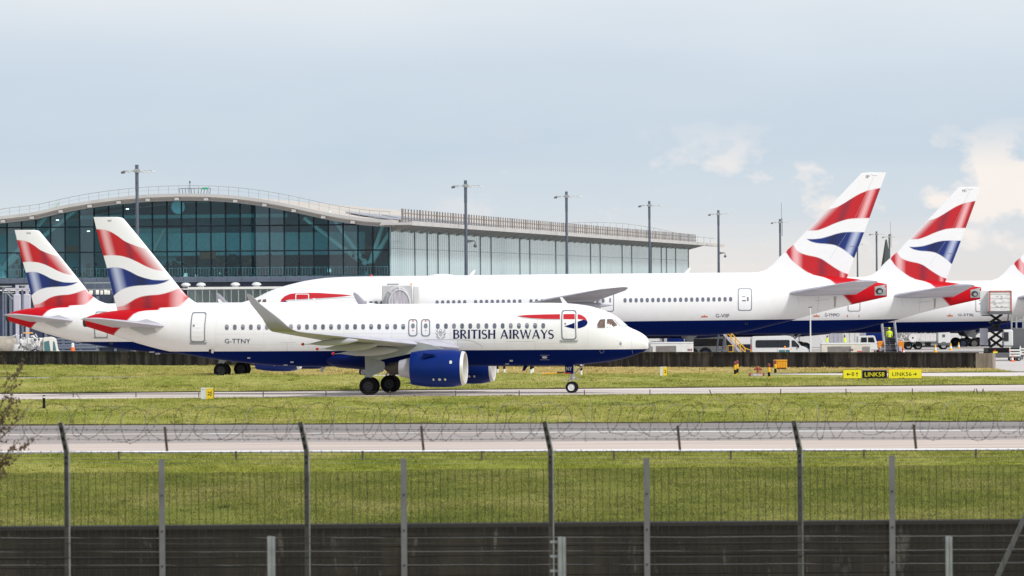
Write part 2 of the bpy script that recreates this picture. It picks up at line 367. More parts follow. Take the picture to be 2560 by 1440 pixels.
for i, (y, w) in enumerate(((580, 10), (610, 14), (652, 12))):
    tag(mesh_obj('apron_stain', [(30, y, gz(y)+.018), (75, y, gz(y)+.018), (75, y+w, gz(y+w)+.018), (30, y+w, gz(y+w)+.018)], [(0, 1, 2, 3)], M_wear), kind='structure')
# ---- low turf bank that hides the wheels of the jet on the rear taxiway, and that taxiway's paving
strip('rear_taxiway', lambda x: 409.5, lambda x: 427, -110, -7, .010, M_taxi)
def bank_h(x, y): return .42*np.clip((12-np.asarray(x, float))/16, 0, 1)*np.clip(1-np.abs(np.asarray(y, float)-402)/np.where(np.asarray(y) < 402, 14, 7), 0, 1)**.8*(1+.18*np.sin(np.asarray(x)*.23)+.1*np.sin(np.asarray(x)*.9))*np.clip((np.asarray(x, float)+46)/8, 0, 1)
by = np.linspace(387.5, 409.2, 14); bx = np.linspace(-46, 12, 80); Vb = np.array([(x, y, float(bank_h(x, y))+.004) for x in bx for y in by]); ib = np.arange(79)[:, None]*14+np.arange(13)[None]
tag(np_mesh('grass_bank', Vb, np.stack([ib, ib+14, ib+15, ib+1], 2).reshape(-1, 4), M_turf), kind='structure')
yw = lambda x: 439+(39.6-x)*.70
# ---- grass: tufts as real blades, one uncountable mass per field
def tufts(name, n, pts_fn, h0, h1, w=.05, blades=4, spread=.16, clump=.0):
    P = pts_fn(n); n = len(P); k = n*blades; P[:, 2] = bank_h(P[:, 0], P[:, 1])
    base = np.repeat(P, blades, 0)+np.c_[RNG.normal(0, spread, (k, 2)), np.zeros(k)]
    h = np.repeat(h0+(h1-h0)*RNG.random(n)**2.2, blades)*(.6+.6*RNG.random(k))
    ang = RNG.normal(0, .8, k); ww = w*(.6+.9*RNG.random(k)); lean = RNG.normal(0, .45, (k, 2))*h[:, None]
    d = np.c_[np.cos(ang), np.sin(ang), np.zeros(k)]*ww[:, None]
    V = np.empty((k, 3, 3)); V[:, 0] = base-d; V[:, 1] = base+d; V[:, 2] = base+np.c_[lean, h]
    T = np.arange(k*3).reshape(k, 3); o = np_mesh(name, V.reshape(-1, 3), T, M_blade, smooth=False)
    tone = np.repeat(np.clip(np.repeat(RNG.normal(.45, .2, n), blades)+RNG.normal(0, .1, k), 0, 1), 3)
    at_ = o.data.attributes.new('tone', 'FLOAT', 'POINT'); at_.data.foreach_set('value', tone.astype(np.float32))
    return tag(o, kind='stuff')
def clumps(name, n, fn, h0, h1, w):
    o = tufts(name, n, fn, h0, h1, w, 26, .20); a = o.data.attributes['tone']; t = np.empty(len(a.data), np.float32); a.data.foreach_get('value', t); a.data.foreach_set('value', np.clip(t-.5, 0, 1)); return o
def patchy(x, y): return np.sin(x*.31+1.7*np.sin(y*.05))*np.sin(y*.13+x*.05)+.6*np.sin(x*1.1+y*.21)
def field(y0, y1, keep=None, half=.107):
    def fn(n):
        y = y0+(y1-y0)*RNG.random(n); x = (RNG.random(n)*2-1)*(y*half+2); P = np.c_[x, y, np.zeros(n)]
        if keep is not None: P = P[keep(x, y)]
        return P[patchy(P[:, 0], P[:, 1])+RNG.normal(0, .8, len(P)) > -.6]
    return fn
rbx = np.vectorize(rb); rtx = np.vectorize(rt); tnx = np.vectorize(tn); tfx = np.vectorize(tf); sfx = np.vectorize(sf)
tufts('grass', 80000, field(150, 226, lambda x, y: y < rbx(x)-.3), .03, .11, .014, 6, .15)
tufts('grass', 6000, field(205, 226, lambda x, y: (y < rbx(x)-.1) & (y > rbx(x)-4)), .06, .17, .018, 6, .2)
tufts('grass', 66000, field(262, 352, lambda x, y: (y > rtx(x)+.2) & (y < tnx(x)-.2)), .03, .12, .018, 6, .2)
tufts('grass', 5000, field(262, 285, lambda x, y: (y > rtx(x)+.1) & (y < rtx(x)+3)), .06, .20, .022, 6, .2)
def road_free(x, y): return ~((x > 17) & (y > sfx(x)-18) & (y < sfx(x)+.3))
tufts('grass', 66000, field(355, 505, lambda x, y: (y > tfx(x)+.2) & (y < np.where(x < 39.6, 439+(39.6-x)*.7-.3, 421)) & road_free(x, y) & ~((x < -7) & (y > 409) & (y < 427.5))), .04, .15, .022, 6, .22)
tufts('grass', 5000, field(355, 372, lambda x, y: (y > tfx(x)+.1) & (y < tfx(x)+3)), .08, .22, .024, 6, .2)
clumps('grass', 420, field(266, 350, lambda x, y: (y > rtx(x)+1) & (y < tnx(x)-1)), .06, .22, .03)
clumps('grass', 420, field(362, 500, lambda x, y: (y > tfx(x)+1) & (y < np.where(x < 39.6, 439+(39.6-x)*.7-1, 420)) & road_free(x, y) & ~((x < -7) & (y > 409) & (y < 427.5))), .07, .26, .035)
clumps('grass', 260, field(155, 220, lambda x, y: y < rbx(x)-1), .05, .16, .02)
# cut turf banks: soil faces along the paving, darkened to paint the grass's shadow edge
M_soilshade = mat('soil_shade_edge', (.045, .036, .018), .95, var=.5, scale=1.2)
for nm, fn, h in (('taxiway', tf, .11), ('runway', rt, .10), ('road', lambda x: sf(x)+.25, .08)):
    v = []; f = []; n = 90; x0 = -XR-10 if nm != 'road' else 19
    for i in range(n+1):
        x = x0+(XR+10-x0)*i/n; hh = h*(.55+.45*abs(math.sin(i*1.7)+.6*math.sin(i*.63))/1.6); v += [(x, fn(x)+.03, 0), (x, fn(x)+.10, hh), (x, fn(x)+.7, 0)]
    for i in range(n): a = 3*i; f += [(a, a+3, a+4, a+1), (a+1, a+4, a+5, a+2)]
    tag(mesh_obj(nm+'_verge_edge', v, f, M_soilshade), kind='structure')
# ---- blast wall: dark stained concrete on the field side, one long wall
def stained(name, a, b, c):
    m = bpy.data.materials.new(name); m.use_nodes = True; t = m.node_tree; bs = t.nodes['Principled BSDF']; bs.inputs['Roughness'].default_value = .92; bs.inputs['Specular IOR Level'].default_value = .2
    geo = t.nodes.new('ShaderNodeNewGeometry')
    def nz(sc, st):
        mp = t.nodes.new('ShaderNodeMapping'); mp.inputs['Scale'].default_value = st; t.links.new(geo.outputs['Position'], mp.inputs[0])
        q = t.nodes.new('ShaderNodeTexNoise'); q.inputs['Scale'].default_value = sc; q.inputs['Detail'].default_value = 7; q.inputs['Roughness'].default_value = .65; t.links.new(mp.outputs[0], q.inputs[0]); return q
    n1 = nz(1.6, (1, 1, .10)); n2 = nz(.5, (1, 1, .6)); n3 = nz(4.5, (1, 1, .22))
    r = ramp(t, [(.36, a), (.5, b), (.66, c)]); t.links.new(n1.outputs[0], r.inputs[0])
    r2 = ramp(t, [(.3, (.7, .7, .72)), (.7, (1.25, 1.22, 1.2))]); t.links.new(n2.outputs[0], r2.inputs[0])
    mx = t.nodes.new('ShaderNodeMix'); mx.data_type = 'RGBA'; mx.blend_type = 'MULTIPLY'; mx.inputs[0].default_value = 1; t.links.new(r.outputs[0], mx.inputs[6]); t.links.new(r2.outputs[0], mx.inputs[7])
    r3 = ramp(t, [(.61, (0, 0, 0)), (.70, (1, 1, 1))]); t.links.new(n3.outputs[0], r3.inputs[0])
    sm = t.nodes.new('ShaderNodeMath'); sm.operation = 'MULTIPLY'; sm.inputs[1].default_value = .5; t.links.new(r3.outputs[0], sm.inputs[0])
    m2 = t.nodes.new('ShaderNodeMix'); m2.data_type = 'RGBA'; t.links.new(sm.outputs[0], m2.inputs[0]); t.links.new(mx.outputs[2], m2.inputs[6]); m2.inputs[7].default_value = (.20, .19, .17, 1)
    t.links.new(m2.outputs[2], bs.inputs['Base Color']); return m
M_wall = stained('stained_concrete', (.013, .012, .013), (.033, .029, .028), (.085, .075, .064)); M_wallcap = stained('mossy_concrete', (.020, .019, .015), (.034, .032, .025), (.08, .075, .05))
M_wallend = mat('sunlit_concrete', (.27, .23, .19), .9, var=.25, scale=2.2, stretch=(1, 1, .2))  # end piece: sunlight on the wall's end put into a paler colour
M_plank = stained('blackened_boards', (.006, .0046, .0034), (.0135, .0105, .0078), (.034, .027, .020))
bw = empty('blast_wall', (0, 480, 0), 0, 'long dark streaked concrete wall between the grass and the apron', 'wall')
def wall_run(name, x0, x1, z0, z1, t, m, par, off=0):
    b = MB(); n = 1
    a = Vector((x0, yw(x0)+off, 0)); c = Vector((x1, yw(x1)+off, 0)); d = (c-a).normalized(); nn = Vector((d.y, -d.x, 0))
    if nn.y > 0: nn = -nn
    q = [a, c, c-nn*t, a-nn*t]; v = [(p.x, p.y-480, z0) for p in q]+[(p.x, p.y-480, z1) for p in q]
    b.add(v, [(3, 2, 1, 0), (4, 5, 6, 7), (0, 1, 5, 4), (1, 2, 6, 5), (2, 3, 7, 6), (3, 0, 4, 7)])
    return b.build(name, m, par, None)
xe = [-110, -60, -45, -30, -15, 0, 12, 24, 38.3]
for i in range(len(xe)-1): wall_run('wall_panel', xe[i]+.015, xe[i+1]-.015, -.3, 1.17, .45, M_wall, bw)
wall_run('coping', -110, 38.3, 1.17, 1.31, .55, M_wallcap, bw, -.06)
tag(wall_run('wall_end', 38.3, 39.6, -.3, 1.24, .5, M_wallend, bw, -.02), 'pale brown end of the wall, coloured as sunlit')
# ---- dark boarded retaining wall beyond the two fences
rw = empty('retaining_wall', (0, 85, 0), 0, 'dark horizontally boarded low wall behind the mesh fence', 'wall')
for i in range(14):
    z1 = 3.085-i*.155
    MB().box((0, .2, z1-.072), (60, .38+.05*((i*7) % 3)/2, .138)).build('board', M_plank, rw, None)
MB().box((0, .2, 3.11), (60, .5, .055)).build('coping', mat('wall_coping', (.014, .013, .012), .9, var=.3, scale=2), rw, None)
# ============================================================ AIRLINERS
def solid_wing(name, secs, m, par, n=18):
    """secs: (pos LE (x,y,z), chord, thickness, roll angle of the section plane normal) -> lofted airfoil"""
    b = MB(); k = len(secs); us = [(1-math.cos(math.pi*i/(n)))/2 for i in range(n+1)]
    def yt(u, t): return 5*t*(.2969*math.sqrt(u)-.126*u-.3516*u*u+.2843*u**3-.1036*u**4)
    ring = []
    for (le, c, t, phi, sg) in secs:
        pts = []
        for u in us: pts.append((u, yt(u, t)+.012*c*0+.02*math.sin(math.pi*u)))
        for u in us[-2:0:-1]: pts.append((u, -yt(u, t)*.85+.02*math.sin(math.pi*u)))
        ring.append([Vector(le)+Vector((-u*c, -math.sin(phi)*sg*q*c, math.cos(phi)*q*c)) for u, q in pts])
    r = len(ring[0]); v = [p for R in ring for p in R]; f = []
    for i in range(k-1):
        for j in range(r): j2 = (j+1) % r; f.append((i*r+j, i*r+j2, i*r+r+j2, i*r+r+j))
    f.append(tuple(range(r))); f.append(tuple((k-1)*r+j for j in range(r-1, -1, -1)))
    b.add(v, f); return b.build(name, m, par, 40)
class Hull:
    """fuselage profile: xs runs aft (negative), zt / zb silhouettes, hw half width"""
    def __init__(s, top, bot, hw_fn, rm=lambda x: x):
        t = sorted(top); b = sorted(bot); s.tx, s.tz = zip(*t); s.bx, s.bz = zip(*b); s.hw = hw_fn; s.rm = rm
        s.x0 = max(s.tx[0], s.bx[0]); s.x1 = 0.0
        s.inv = None
        q = np.linspace(s.x0, 0, 3000); s._r = np.array([rm(x) for x in q]); s._q = q
    def un(s, x): return np.interp(x, s._r, s._q)                     # from shown x back to profile x
    def prof(s, x):
        u = s.un(x); zt = pchip(s.tx, s.tz, u); zb = pchip(s.bx, s.bz, u); return (zt+zb)/2, np.maximum((zt-zb)/2, .01)
    def width(s, x):
        zc, h = s.prof(x); return np.minimum(s.hw(s.un(x), h), 99)
    def side(s, x, z, sg):
        zc, h = s.prof(x); w = s.width(x); return sg*w*np.sqrt(np.maximum(1-((z-zc)/h)**2, .0))
    def mesh(s, xs, n, paint):
        xs = np.array(xs); zc, h = s.prof(xs); w = s.width(xs); q = np.arange(n)*2*np.pi/n
        V = np.stack([np.repeat(xs[:, None], n, 1), w[:, None]*np.cos(q)[None], zc[:, None]+h[:, None]*np.sin(q)[None]], 2)
        k = len(xs); i = np.arange(k-1)[:, None]*n; j = np.arange(n)[None]; j2 = (j+1) % n
        Q = np.stack([i+j, i+j2, i+n+j2, i+n+j], 2).reshape(-1, 4)
        return V.reshape(-1, 3), Q
def attr_color(o, c):
    a = o.data.attributes.new('paint', 'FLOAT_COLOR', 'POINT'); a.data.foreach_set('color', np.c_[c, np.ones(len(c))].astype(np.float32).ravel())
def hull_mat(name, z0, k, belly=None):
    """white paint from the 'paint' attribute above the cheat line, navy below it, a little streaked dirt"""
    m = bpy.data.materials.new(name); m.use_nodes = True; t = m.node_tree; b = t.nodes['Principled BSDF']; b.inputs['Roughness'].default_value = .34; b.inputs['Specular IOR Level'].default_value = .10
    tc = t.nodes.new('ShaderNodeTexCoord'); sp = t.nodes.new('ShaderNodeSeparateXYZ'); t.links.new(tc.outputs['Object'], sp.inputs[0])
    ma = t.nodes.new('ShaderNodeMath'); ma.operation = 'MULTIPLY_ADD'; t.links.new(sp.outputs['X'], ma.inputs[0]); ma.inputs[1].default_value = -k; t.links.new(sp.outputs['Z'], ma.inputs[2])
    lt = t.nodes.new('ShaderNodeMath'); lt.operation = 'LESS_THAN'; t.links.new(ma.outputs[0], lt.inputs[0]); lt.inputs[1].default_value = z0
    a = t.nodes.new('ShaderNodeAttribute'); a.attribute_name = 'paint'
    mp = t.nodes.new('ShaderNodeMapping'); mp.inputs['Scale'].default_value = (.5, 1, .16); t.links.new(tc.outputs['Object'], mp.inputs[0])
    nz = t.nodes.new('ShaderNodeTexNoise'); nz.inputs['Scale'].default_value = 2.2; nz.inputs['Detail'].default_value = 8; nz.inputs['Roughness'].default_value = .7; t.links.new(mp.outputs[0], nz.inputs[0])
    r = ramp(t, [(.30, (.955, .95, .94)), (.62, (1, 1, 1))]); t.links.new(nz.outputs[0], r.inputs[0])
    m1 = t.nodes.new('ShaderNodeMix'); m1.data_type = 'RGBA'; m1.blend_type = 'MULTIPLY'; m1.inputs[0].default_value = 1; t.links.new(a.outputs['Color'], m1.inputs[6]); t.links.new(r.outputs[0], m1.inputs[7])
    mx = t.nodes.new('ShaderNodeMix'); mx.data_type = 'RGBA'; t.links.new(lt.outputs[0], mx.inputs[0]); t.links.new(m1.outputs[2], mx.inputs[6]); mx.inputs[7].default_value = BLUE+(1,)
    sq = t.nodes.new('ShaderNodeMath'); sq.operation = 'MULTIPLY_ADD'; t.links.new(lt.outputs[0], sq.inputs[0]); sq.inputs[1].default_value = -.09; sq.inputs[2].default_value = .10; t.links.new(sq.outputs[0], b.inputs['Specular IOR Level'])
    t.links.new(mx.outputs[2], b.inputs['Base Color']); return m
M_finpaint = mat('fin_paint', WHITE, .33, attr='paint')
class Jet:
    """decals and patches laid on the hull, given in photo pixels or in local metres"""
    def __init__(s, root, fr, hull, sg): s.root = root; s.fr = fr; s.h = hull; s.sg = sg; s.k = 0
    def on(s, px, py):
        y = s.sg*1.5
        for _ in range(7):
            x, z = s.fr.loc(px, py, y); x = s.h.rm(x) if s.remap else x; y = float(s.h.side(x, z, s.sg))
        return x, z
    remap = False
    def patch(s, name, polys, m, off=.012, parent=None, local=False, cell=.14, both=False):
        bm = bmesh.new()
        for pi, poly in enumerate(polys):
            pts = poly if local else [s.on(*p) for p in poly]
            try: bm.faces.new([bm.verts.new((x, 0, z)) for x, z in pts])
            except ValueError: pass
        for ax in (0, 2):
            c = [v.co[ax] for v in bm.verts]; lo, hi = min(c), max(c); st = cell if ax == 2 else cell*3
            for i in range(int(lo/st)-1, int(hi/st)+2):
                p = i*st
                if lo+1e-4 < p < hi-1e-4:
                    co = [0, 0, 0]; co[ax] = p; no = [0, 0, 0]; no[ax] = 1
                    bmesh.ops.bisect_plane(bm, geom=bm.verts[:]+bm.edges[:]+bm.faces[:], plane_co=co, plane_no=no)
        bmesh.ops.triangulate(bm, faces=bm.faces)
        bm.verts.ensure_lookup_table()
        X = np.array([v.co.x for v in bm.verts]); Z = np.array([v.co.z for v in bm.verts])
        zc, h = s.h.prof(X); w = s.h.width(X); q = np.clip((Z-zc)/h, -.995, .995); Y = w*np.sqrt(1-q*q)
        ny = Y/np.maximum(w, .05)**2; nz = (Z-zc)/h**2; ln = np.sqrt(ny**2+nz**2)+1e-6
        for v, y, a, b_ in zip(bm.verts, Y, ny/ln, nz/ln): v.co.y = s.sg*(y+off*a); v.co.z += off*b_
        for f in bm.faces:
            f.normal_update()
            if f.normal.y*s.sg < 0: f.normal_flip()
        me = bpy.data.meshes.new(name); bm.to_mesh(me); bm.free(); me.materials.append(m)
        o = bpy.data.objects.new(name, me); COL.objects.link(o); o.parent = parent or s.root
        return o
    def text(s, name, body, px0, px1, ytop, ybot, m, off=.014, flip=False):
        v, f = text_geo(body); v = v.copy(); v[:, 0] = px0+(px1-px0)*v[:, 0]/v[:, 0].max(); v[:, 1] = ybot+(ytop-ybot)*v[:, 1]
        return s.patch(name, [[tuple(v[i]) for i in q] for q in f], m, off)
def rrect(x0, y0, x1, y1, r, n=4, skew=0):
    p = []
    for cx, cy, a0 in ((x1-r, y0+r, -90), (x1-r, y1-r, 0), (x0+r, y1-r, 90), (x0+r, y0+r, 180)):
        for i in range(n+1):
            a = rad(a0+90*i/n); x, y = cx+r*math.cos(a), cy+r*math.sin(a); p.append((x+skew*(y1-y)/(y1-y0), y))
    return p
def ring_quads(a, b): n = len(a); return [[a[i], a[(i+1) % n], b[(i+1) % n], b[i]] for i in range(n)]
def oval(cx, cy, a, b, n=14, e=2.6):
    return [(cx+a*math.copysign(abs(math.cos(q))**(2/e), math.cos(q)), cy+b*math.copysign(abs(math.sin(q))**(2/e), math.sin(q))) for q in [2*math.pi*(i+.5)/n for i in range(n)]]
def wheel(name, c, r, w, par, rim=M_dgrey, n=28):
    t = MB(); h = w/2
    t.lathe([(r*.58, -h*.8), (r*.80, -h), (r*.95, -h*.8), (r, -h*.35), (r, h*.35), (r*.95, h*.8), (r*.80, h), (r*.58, h*.8)], c, 'Y', n, closed=True)
    o = t.build(name, M_tyre, par, 40)
    b = MB().lathe([(.001, -h*.5), (r*.22, -h*.72), (r*.3, -h*.5), (r*.48, -h*.5), (r*.585, -h*.78), (r*.585, h*.78), (r*.48, h*.5), (r*.3, h*.5), (r*.22, h*.72), (.001, h*.5)], c, 'Y', 20)
    b.build('rim', rim, o, 30); return o
def fin_obj(name, par, to_loc, rows, cols, y0, y1, le, te, thick, paint):
    """vertical fin: photo outline (LE / TE as x over y) turned into a solid of real thickness, painted per vertex"""
    Y = np.linspace(y0, y1, rows); V = []; C = []; k = cols
    u = (1-np.cos(np.linspace(0, np.pi, k)))/2*.5+np.linspace(0, 1, k)*.5
    le_x = np.array([le(y) for y in Y]); te_x = np.array([te(y) for y in Y])
    XX = te_x[:, None]+(le_x-te_x)[:, None]*u[None]; YY = np.repeat(Y[:, None], k, 1)
    col = paint(XX, YY, te_x[:, None], le_x[:, None])
    lx = np.empty_like(XX); lz = np.empty_like(XX)
    for i in range(rows):
        for j in range(k): lx[i, j], lz[i, j] = to_loc(XX[i, j], YY[i, j])
    ch = np.abs(lx[:, -1]-lx[:, 0])[:, None]; s = 1-u[None]                       # s = 0 at LE
    th = np.minimum(ch*thick, .30)*(2.2*np.sqrt(np.maximum(s, 0))*(1-s)**.9+.02)
    A = np.stack([lx, -th, lz], 2).reshape(-1, 3); B = np.stack([lx, th, lz], 2).reshape(-1, 3)
    i = np.arange(rows-1)[:, None]*k; j = np.arange(k-1)[None]; q = np.stack([i+j, i+j+1, i+k+j+1, i+k+j], 2).reshape(-1, 4); n = rows*k
    Q = [q, q[:, ::-1]+n]
    e = np.arange(k-1); Q.append(np.stack([e, e+n, e+1+n, e+1], 1))
    r = np.arange(rows-1)*k; Q.append(np.stack([r, r+k, r+k+n, r+n], 1)); r2 = r+k-1; Q.append(np.stack([r2, r2+n, r2+k+n, r2+k], 1))
    o = np_mesh(name, np.vstack([A, B]), np.vstack(Q), M_finpaint, par)
    shade(o.data, 50); attr_color(o, np.vstack([col.reshape(-1, 3)]*2)); return o
def fin_half(to_loc, le, te, X, Y, thick):
    a = to_loc(te(Y), Y)[0]; b = to_loc(le(Y), Y)[0]; s = min(max((b-to_loc(X, Y)[0])/(b-a), 0), 1)
    return min(abs(b-a)*thick, .30)*(2.2*math.sqrt(s)*(1-s)**.9+.02)
def lerp(d, stops): return np.stack([np.interp(d, [q[0] for q in stops], [q[1][i] for q in stops]) for i in range(3)], -1)
RD = np.array(RED); DR = np.array((.24, .012, .03)); WH = np.array(WHITE); PK = np.array((.70, .36, .37)); BL = np.array((.003, .021, .165)); LB = np.array((.40, .45, .60)); DB = np.array((.004, .010, .065))
def between(X, Y, top, bot, soft):
    t = pchip([p[0] for p in top], [p[1] for p in top], X); b = pchip([p[0] for p in bot], [p[1] for p in bot], X)
    return np.clip((Y-t)/soft+.5, 0, 1)*np.clip((b-Y)/soft+.5, 0, 1)
def mixm(c, m, c2): return c*(1-m[..., None])+c2*m[..., None]
def engine(par, x0, y, z, R, Ln, m_cowl=M_nac, n=40, plate=True, core=True, sg=-1):
    """nacelle with its axis along x, lip at x0, running aft"""
    e = MB().lathe([(R*.895, x0-.16*R), (R*.955, x0-.42*R), (R*.99, x0-.7*R), (R, x0-1.1*R), (R*.985, x0-1.9*R), (R*.93, x0-Ln*.86), (R*.86, x0-Ln), (R*.83, x0-Ln), (R*.86, x0-Ln*.8), (R*.80, x0-.45*R), (R*.80, x0-.35*R)], (0, y, z), 'X', n, closed=True).build('engine_nacelle', m_cowl, par, 40)
    MB().lathe([(R*.895, x0-.159*R), (R*.875, x0-.08*R), (R*.85, x0-.02*R), (R*.82, x0), (R*.785, x0-.03*R), (R*.77, x0-.15*R), (R*.775, x0-.4*R), (R*.80, x0-.9*R), (R*.83, x0-.9*R), (R*.80, x0-.34*R)], (0, y, z), 'X', n, closed=True).build('inlet_lip', M_lip, e, 40)
    f = MB()
    for i in range(18):
        a = 2*math.pi*i/18; c, s_ = math.cos(a), math.sin(a); c2, s2 = math.cos(a+.30), math.sin(a+.30)
        f.add([(x0-.95*R, y+R*.2*c, z+R*.2*s_), (x0-.88*R, y+R*.78*c, z+R*.78*s_), (x0-1.1*R, y+R*.78*c2, z+R*.78*s2), (x0-1.15*R, y+R*.2*c2, z+R*.2*s2)], [(0, 1, 2, 3)])
    f.build('fan_blades', M_hot, e, None)
    MB().lathe([(R*.79, x0-1.2*R), (.001, x0-1.2*R)], (0, y, z), 'X', n).build('fan_duct', M_dark, e, None)
    MB().lathe([(.001, x0-.62*R), (R*.1, x0-.72*R), (R*.2, x0-.95*R), (R*.2, x0-1.15*R)], (0, y, z), 'X', 16).build('spinner', M_dgrey, e, 60)
    if core:
        MB().lathe([(R*.60, x0-Ln+.25), (R*.575, x0-Ln-.05*R), (R*.43, x0-Ln-.58*R), (R*.415, x0-Ln-.66*R), (R*.33, x0-Ln-.66*R)], (0, y, z), 'X', n).build('reverser_sleeve', M_lgrey, e, 40)
        MB().lathe([(R*.845, x0-Ln+.3), (R*.58, x0-Ln+.3)], (0, y, z), 'X', n).build('fan_nozzle', M_dark, e, None)
        MB().lathe([(R*.35, x0-Ln-.6*R), (R*.33, x0-Ln-.9*R), (R*.28, x0-Ln-1.22*R), (R*.22, x0-Ln-1.22*R), (R*.12, x0-Ln-1.4*R), (.001, x0-Ln-1.5*R)], (0, y, z), 'X', n).build('exhaust_nozzle', M_hot, e, 40)
    return e
# ------------------------------------------------------------ narrow-body jets
d0 = ray(1622, 862); FN = Frame((d0[0]*347, 347, 0), -9)
A_top = [(1622.9, 862.5), (1621.5, 852), (1619, 846), (1612, 838.5), (1596.6, 828.6), (1581, 821.5), (1570, 816), (1561.6, 809), (1553, 800), (1537.5, 789), (1515.7, 778), (1493.8, 770.6), (1472, 764.7), (1439, 760.0), (1406, 757.6), (1362, 756.9), (1275, 757.2), (986, 759.8), (775, 760.8), (634, 762), (533, 763.3), (470, 765), (400, 768.5), (300, 775.5), (262, 780.5), (225, 789.6), (212, 796)]
A_bot = [(1622.9, 862.6), (1621.5, 868), (1619.6, 872), (1609.7, 878.5), (1592, 886), (1559.4, 896.4), (1515.7, 905), (1450, 911.7), (1406, 914.4), (1172, 915.4), (1000, 916), (786, 916.8), (704.7, 915), (601.5, 906), (517, 895), (416.7, 877), (333, 854.7), (278, 836.6), (217, 817), (212, 815.5)]
def prof_pts(fr, L): return [fr.loc(x, y, 0) for x, y in L]
HWA = lambda u, h: np.where(u > -5, np.minimum(h*(.90+.05*np.clip(-u/3, 0, 1)), 1.975), np.minimum(h*.957, 1.975))
def Z2(cx, cy): return cx/3.6, 520+cy/3.6                 # enlarged view of the tail -> photo pixels
NY_LE = lambda y: np.interp(y, [80, 82, 85, 92, 110, 150, 255, 445, 620, 745, 800, 845, 870, 886, 900, 960], [1050, 1075, 1092, 1108, 1125, 1158, 1245, 1400, 1540, 1640, 1692, 1752, 1815, 1905, 2000, 2040])
NY_TE = lambda y: np.interp(y, [80, 85, 190, 340, 530, 790, 920, 960], [842, 843, 868, 906, 960, 1022, 1056, 1066])
def paint_ny(X, Y, te, le):
    dT = X-te; dL = le-X; c = np.ones(X.shape+(3,))*WH
    g = lerp(dT, [(0, RD), (18, RD), (55, PK), (75, PK*1.05), (125, RD), (200, RD), (255, DR), (300, RD), (900, RD)]); f = np.clip(1-dL/150, 0, 1)[..., None]**1.3; g = g*(1-f)+WH*f
    c = mixm(c, between(X, Y, [(868, 190), (940, 195), (1000, 215), (1060, 250), (1130, 300), (1200, 330), (1270, 355), (1345, 375)], [(930, 430), (1000, 425), (1080, 430), (1160, 450), (1240, 485), (1320, 525), (1400, 555), (1505, 574)], 5), g)
    g = lerp(dT, [(0, BL), (20, BL), (70, LB), (85, LB), (150, BL), (300, DB), (380, BL), (900, BL)])
    c = mixm(c, between(X, Y, [(965, 542), (1030, 533), (1090, 540), (1160, 565), (1250, 610), (1330, 635), (1400, 648), (1470, 650), (1545, 641)], [(1022, 792), (1060, 760), (1110, 730), (1170, 710), (1240, 700), (1320, 695), (1400, 690), (1480, 672), (1545, 636)], 5), g)
    g = lerp(X, [(1055, PK), (1110, PK*.95), (1180, RD), (1280, RD), (1330, DR), (1390, RD), (1520, RD), (1600, PK), (1640, PK*1.1), (1690, RD), (1720, RD)])
    c = mixm(c, between(X, Y, [(1040, 892), (1110, 880), (1170, 850), (1230, 815), (1290, 795), (1360, 785), (1430, 780), (1500, 765), (1560, 745), (1600, 728), (1640, 705), (1700, 802)], [(1058, 960), (1400, 960), (1420, 924), (1500, 921), (1580, 903), (1650, 858), (1700, 806)], 5), g)
    return c
A_redline = [(5.9, 1330), (0, 0)]
def red_edge_narrow(fr):
    P = [(1420, 918), (1300, 924), (1240, 934), (1200, 955), (1150, 1010), (1080, 1080), (1010, 1140), (960, 1190)]
    q = sorted([(fr.loc(*Z2(*p), -.9)[1], fr.loc(*Z2(*p), -.9)[0]) for p in P]); return [a for a, _ in q], [b for _, b in q]
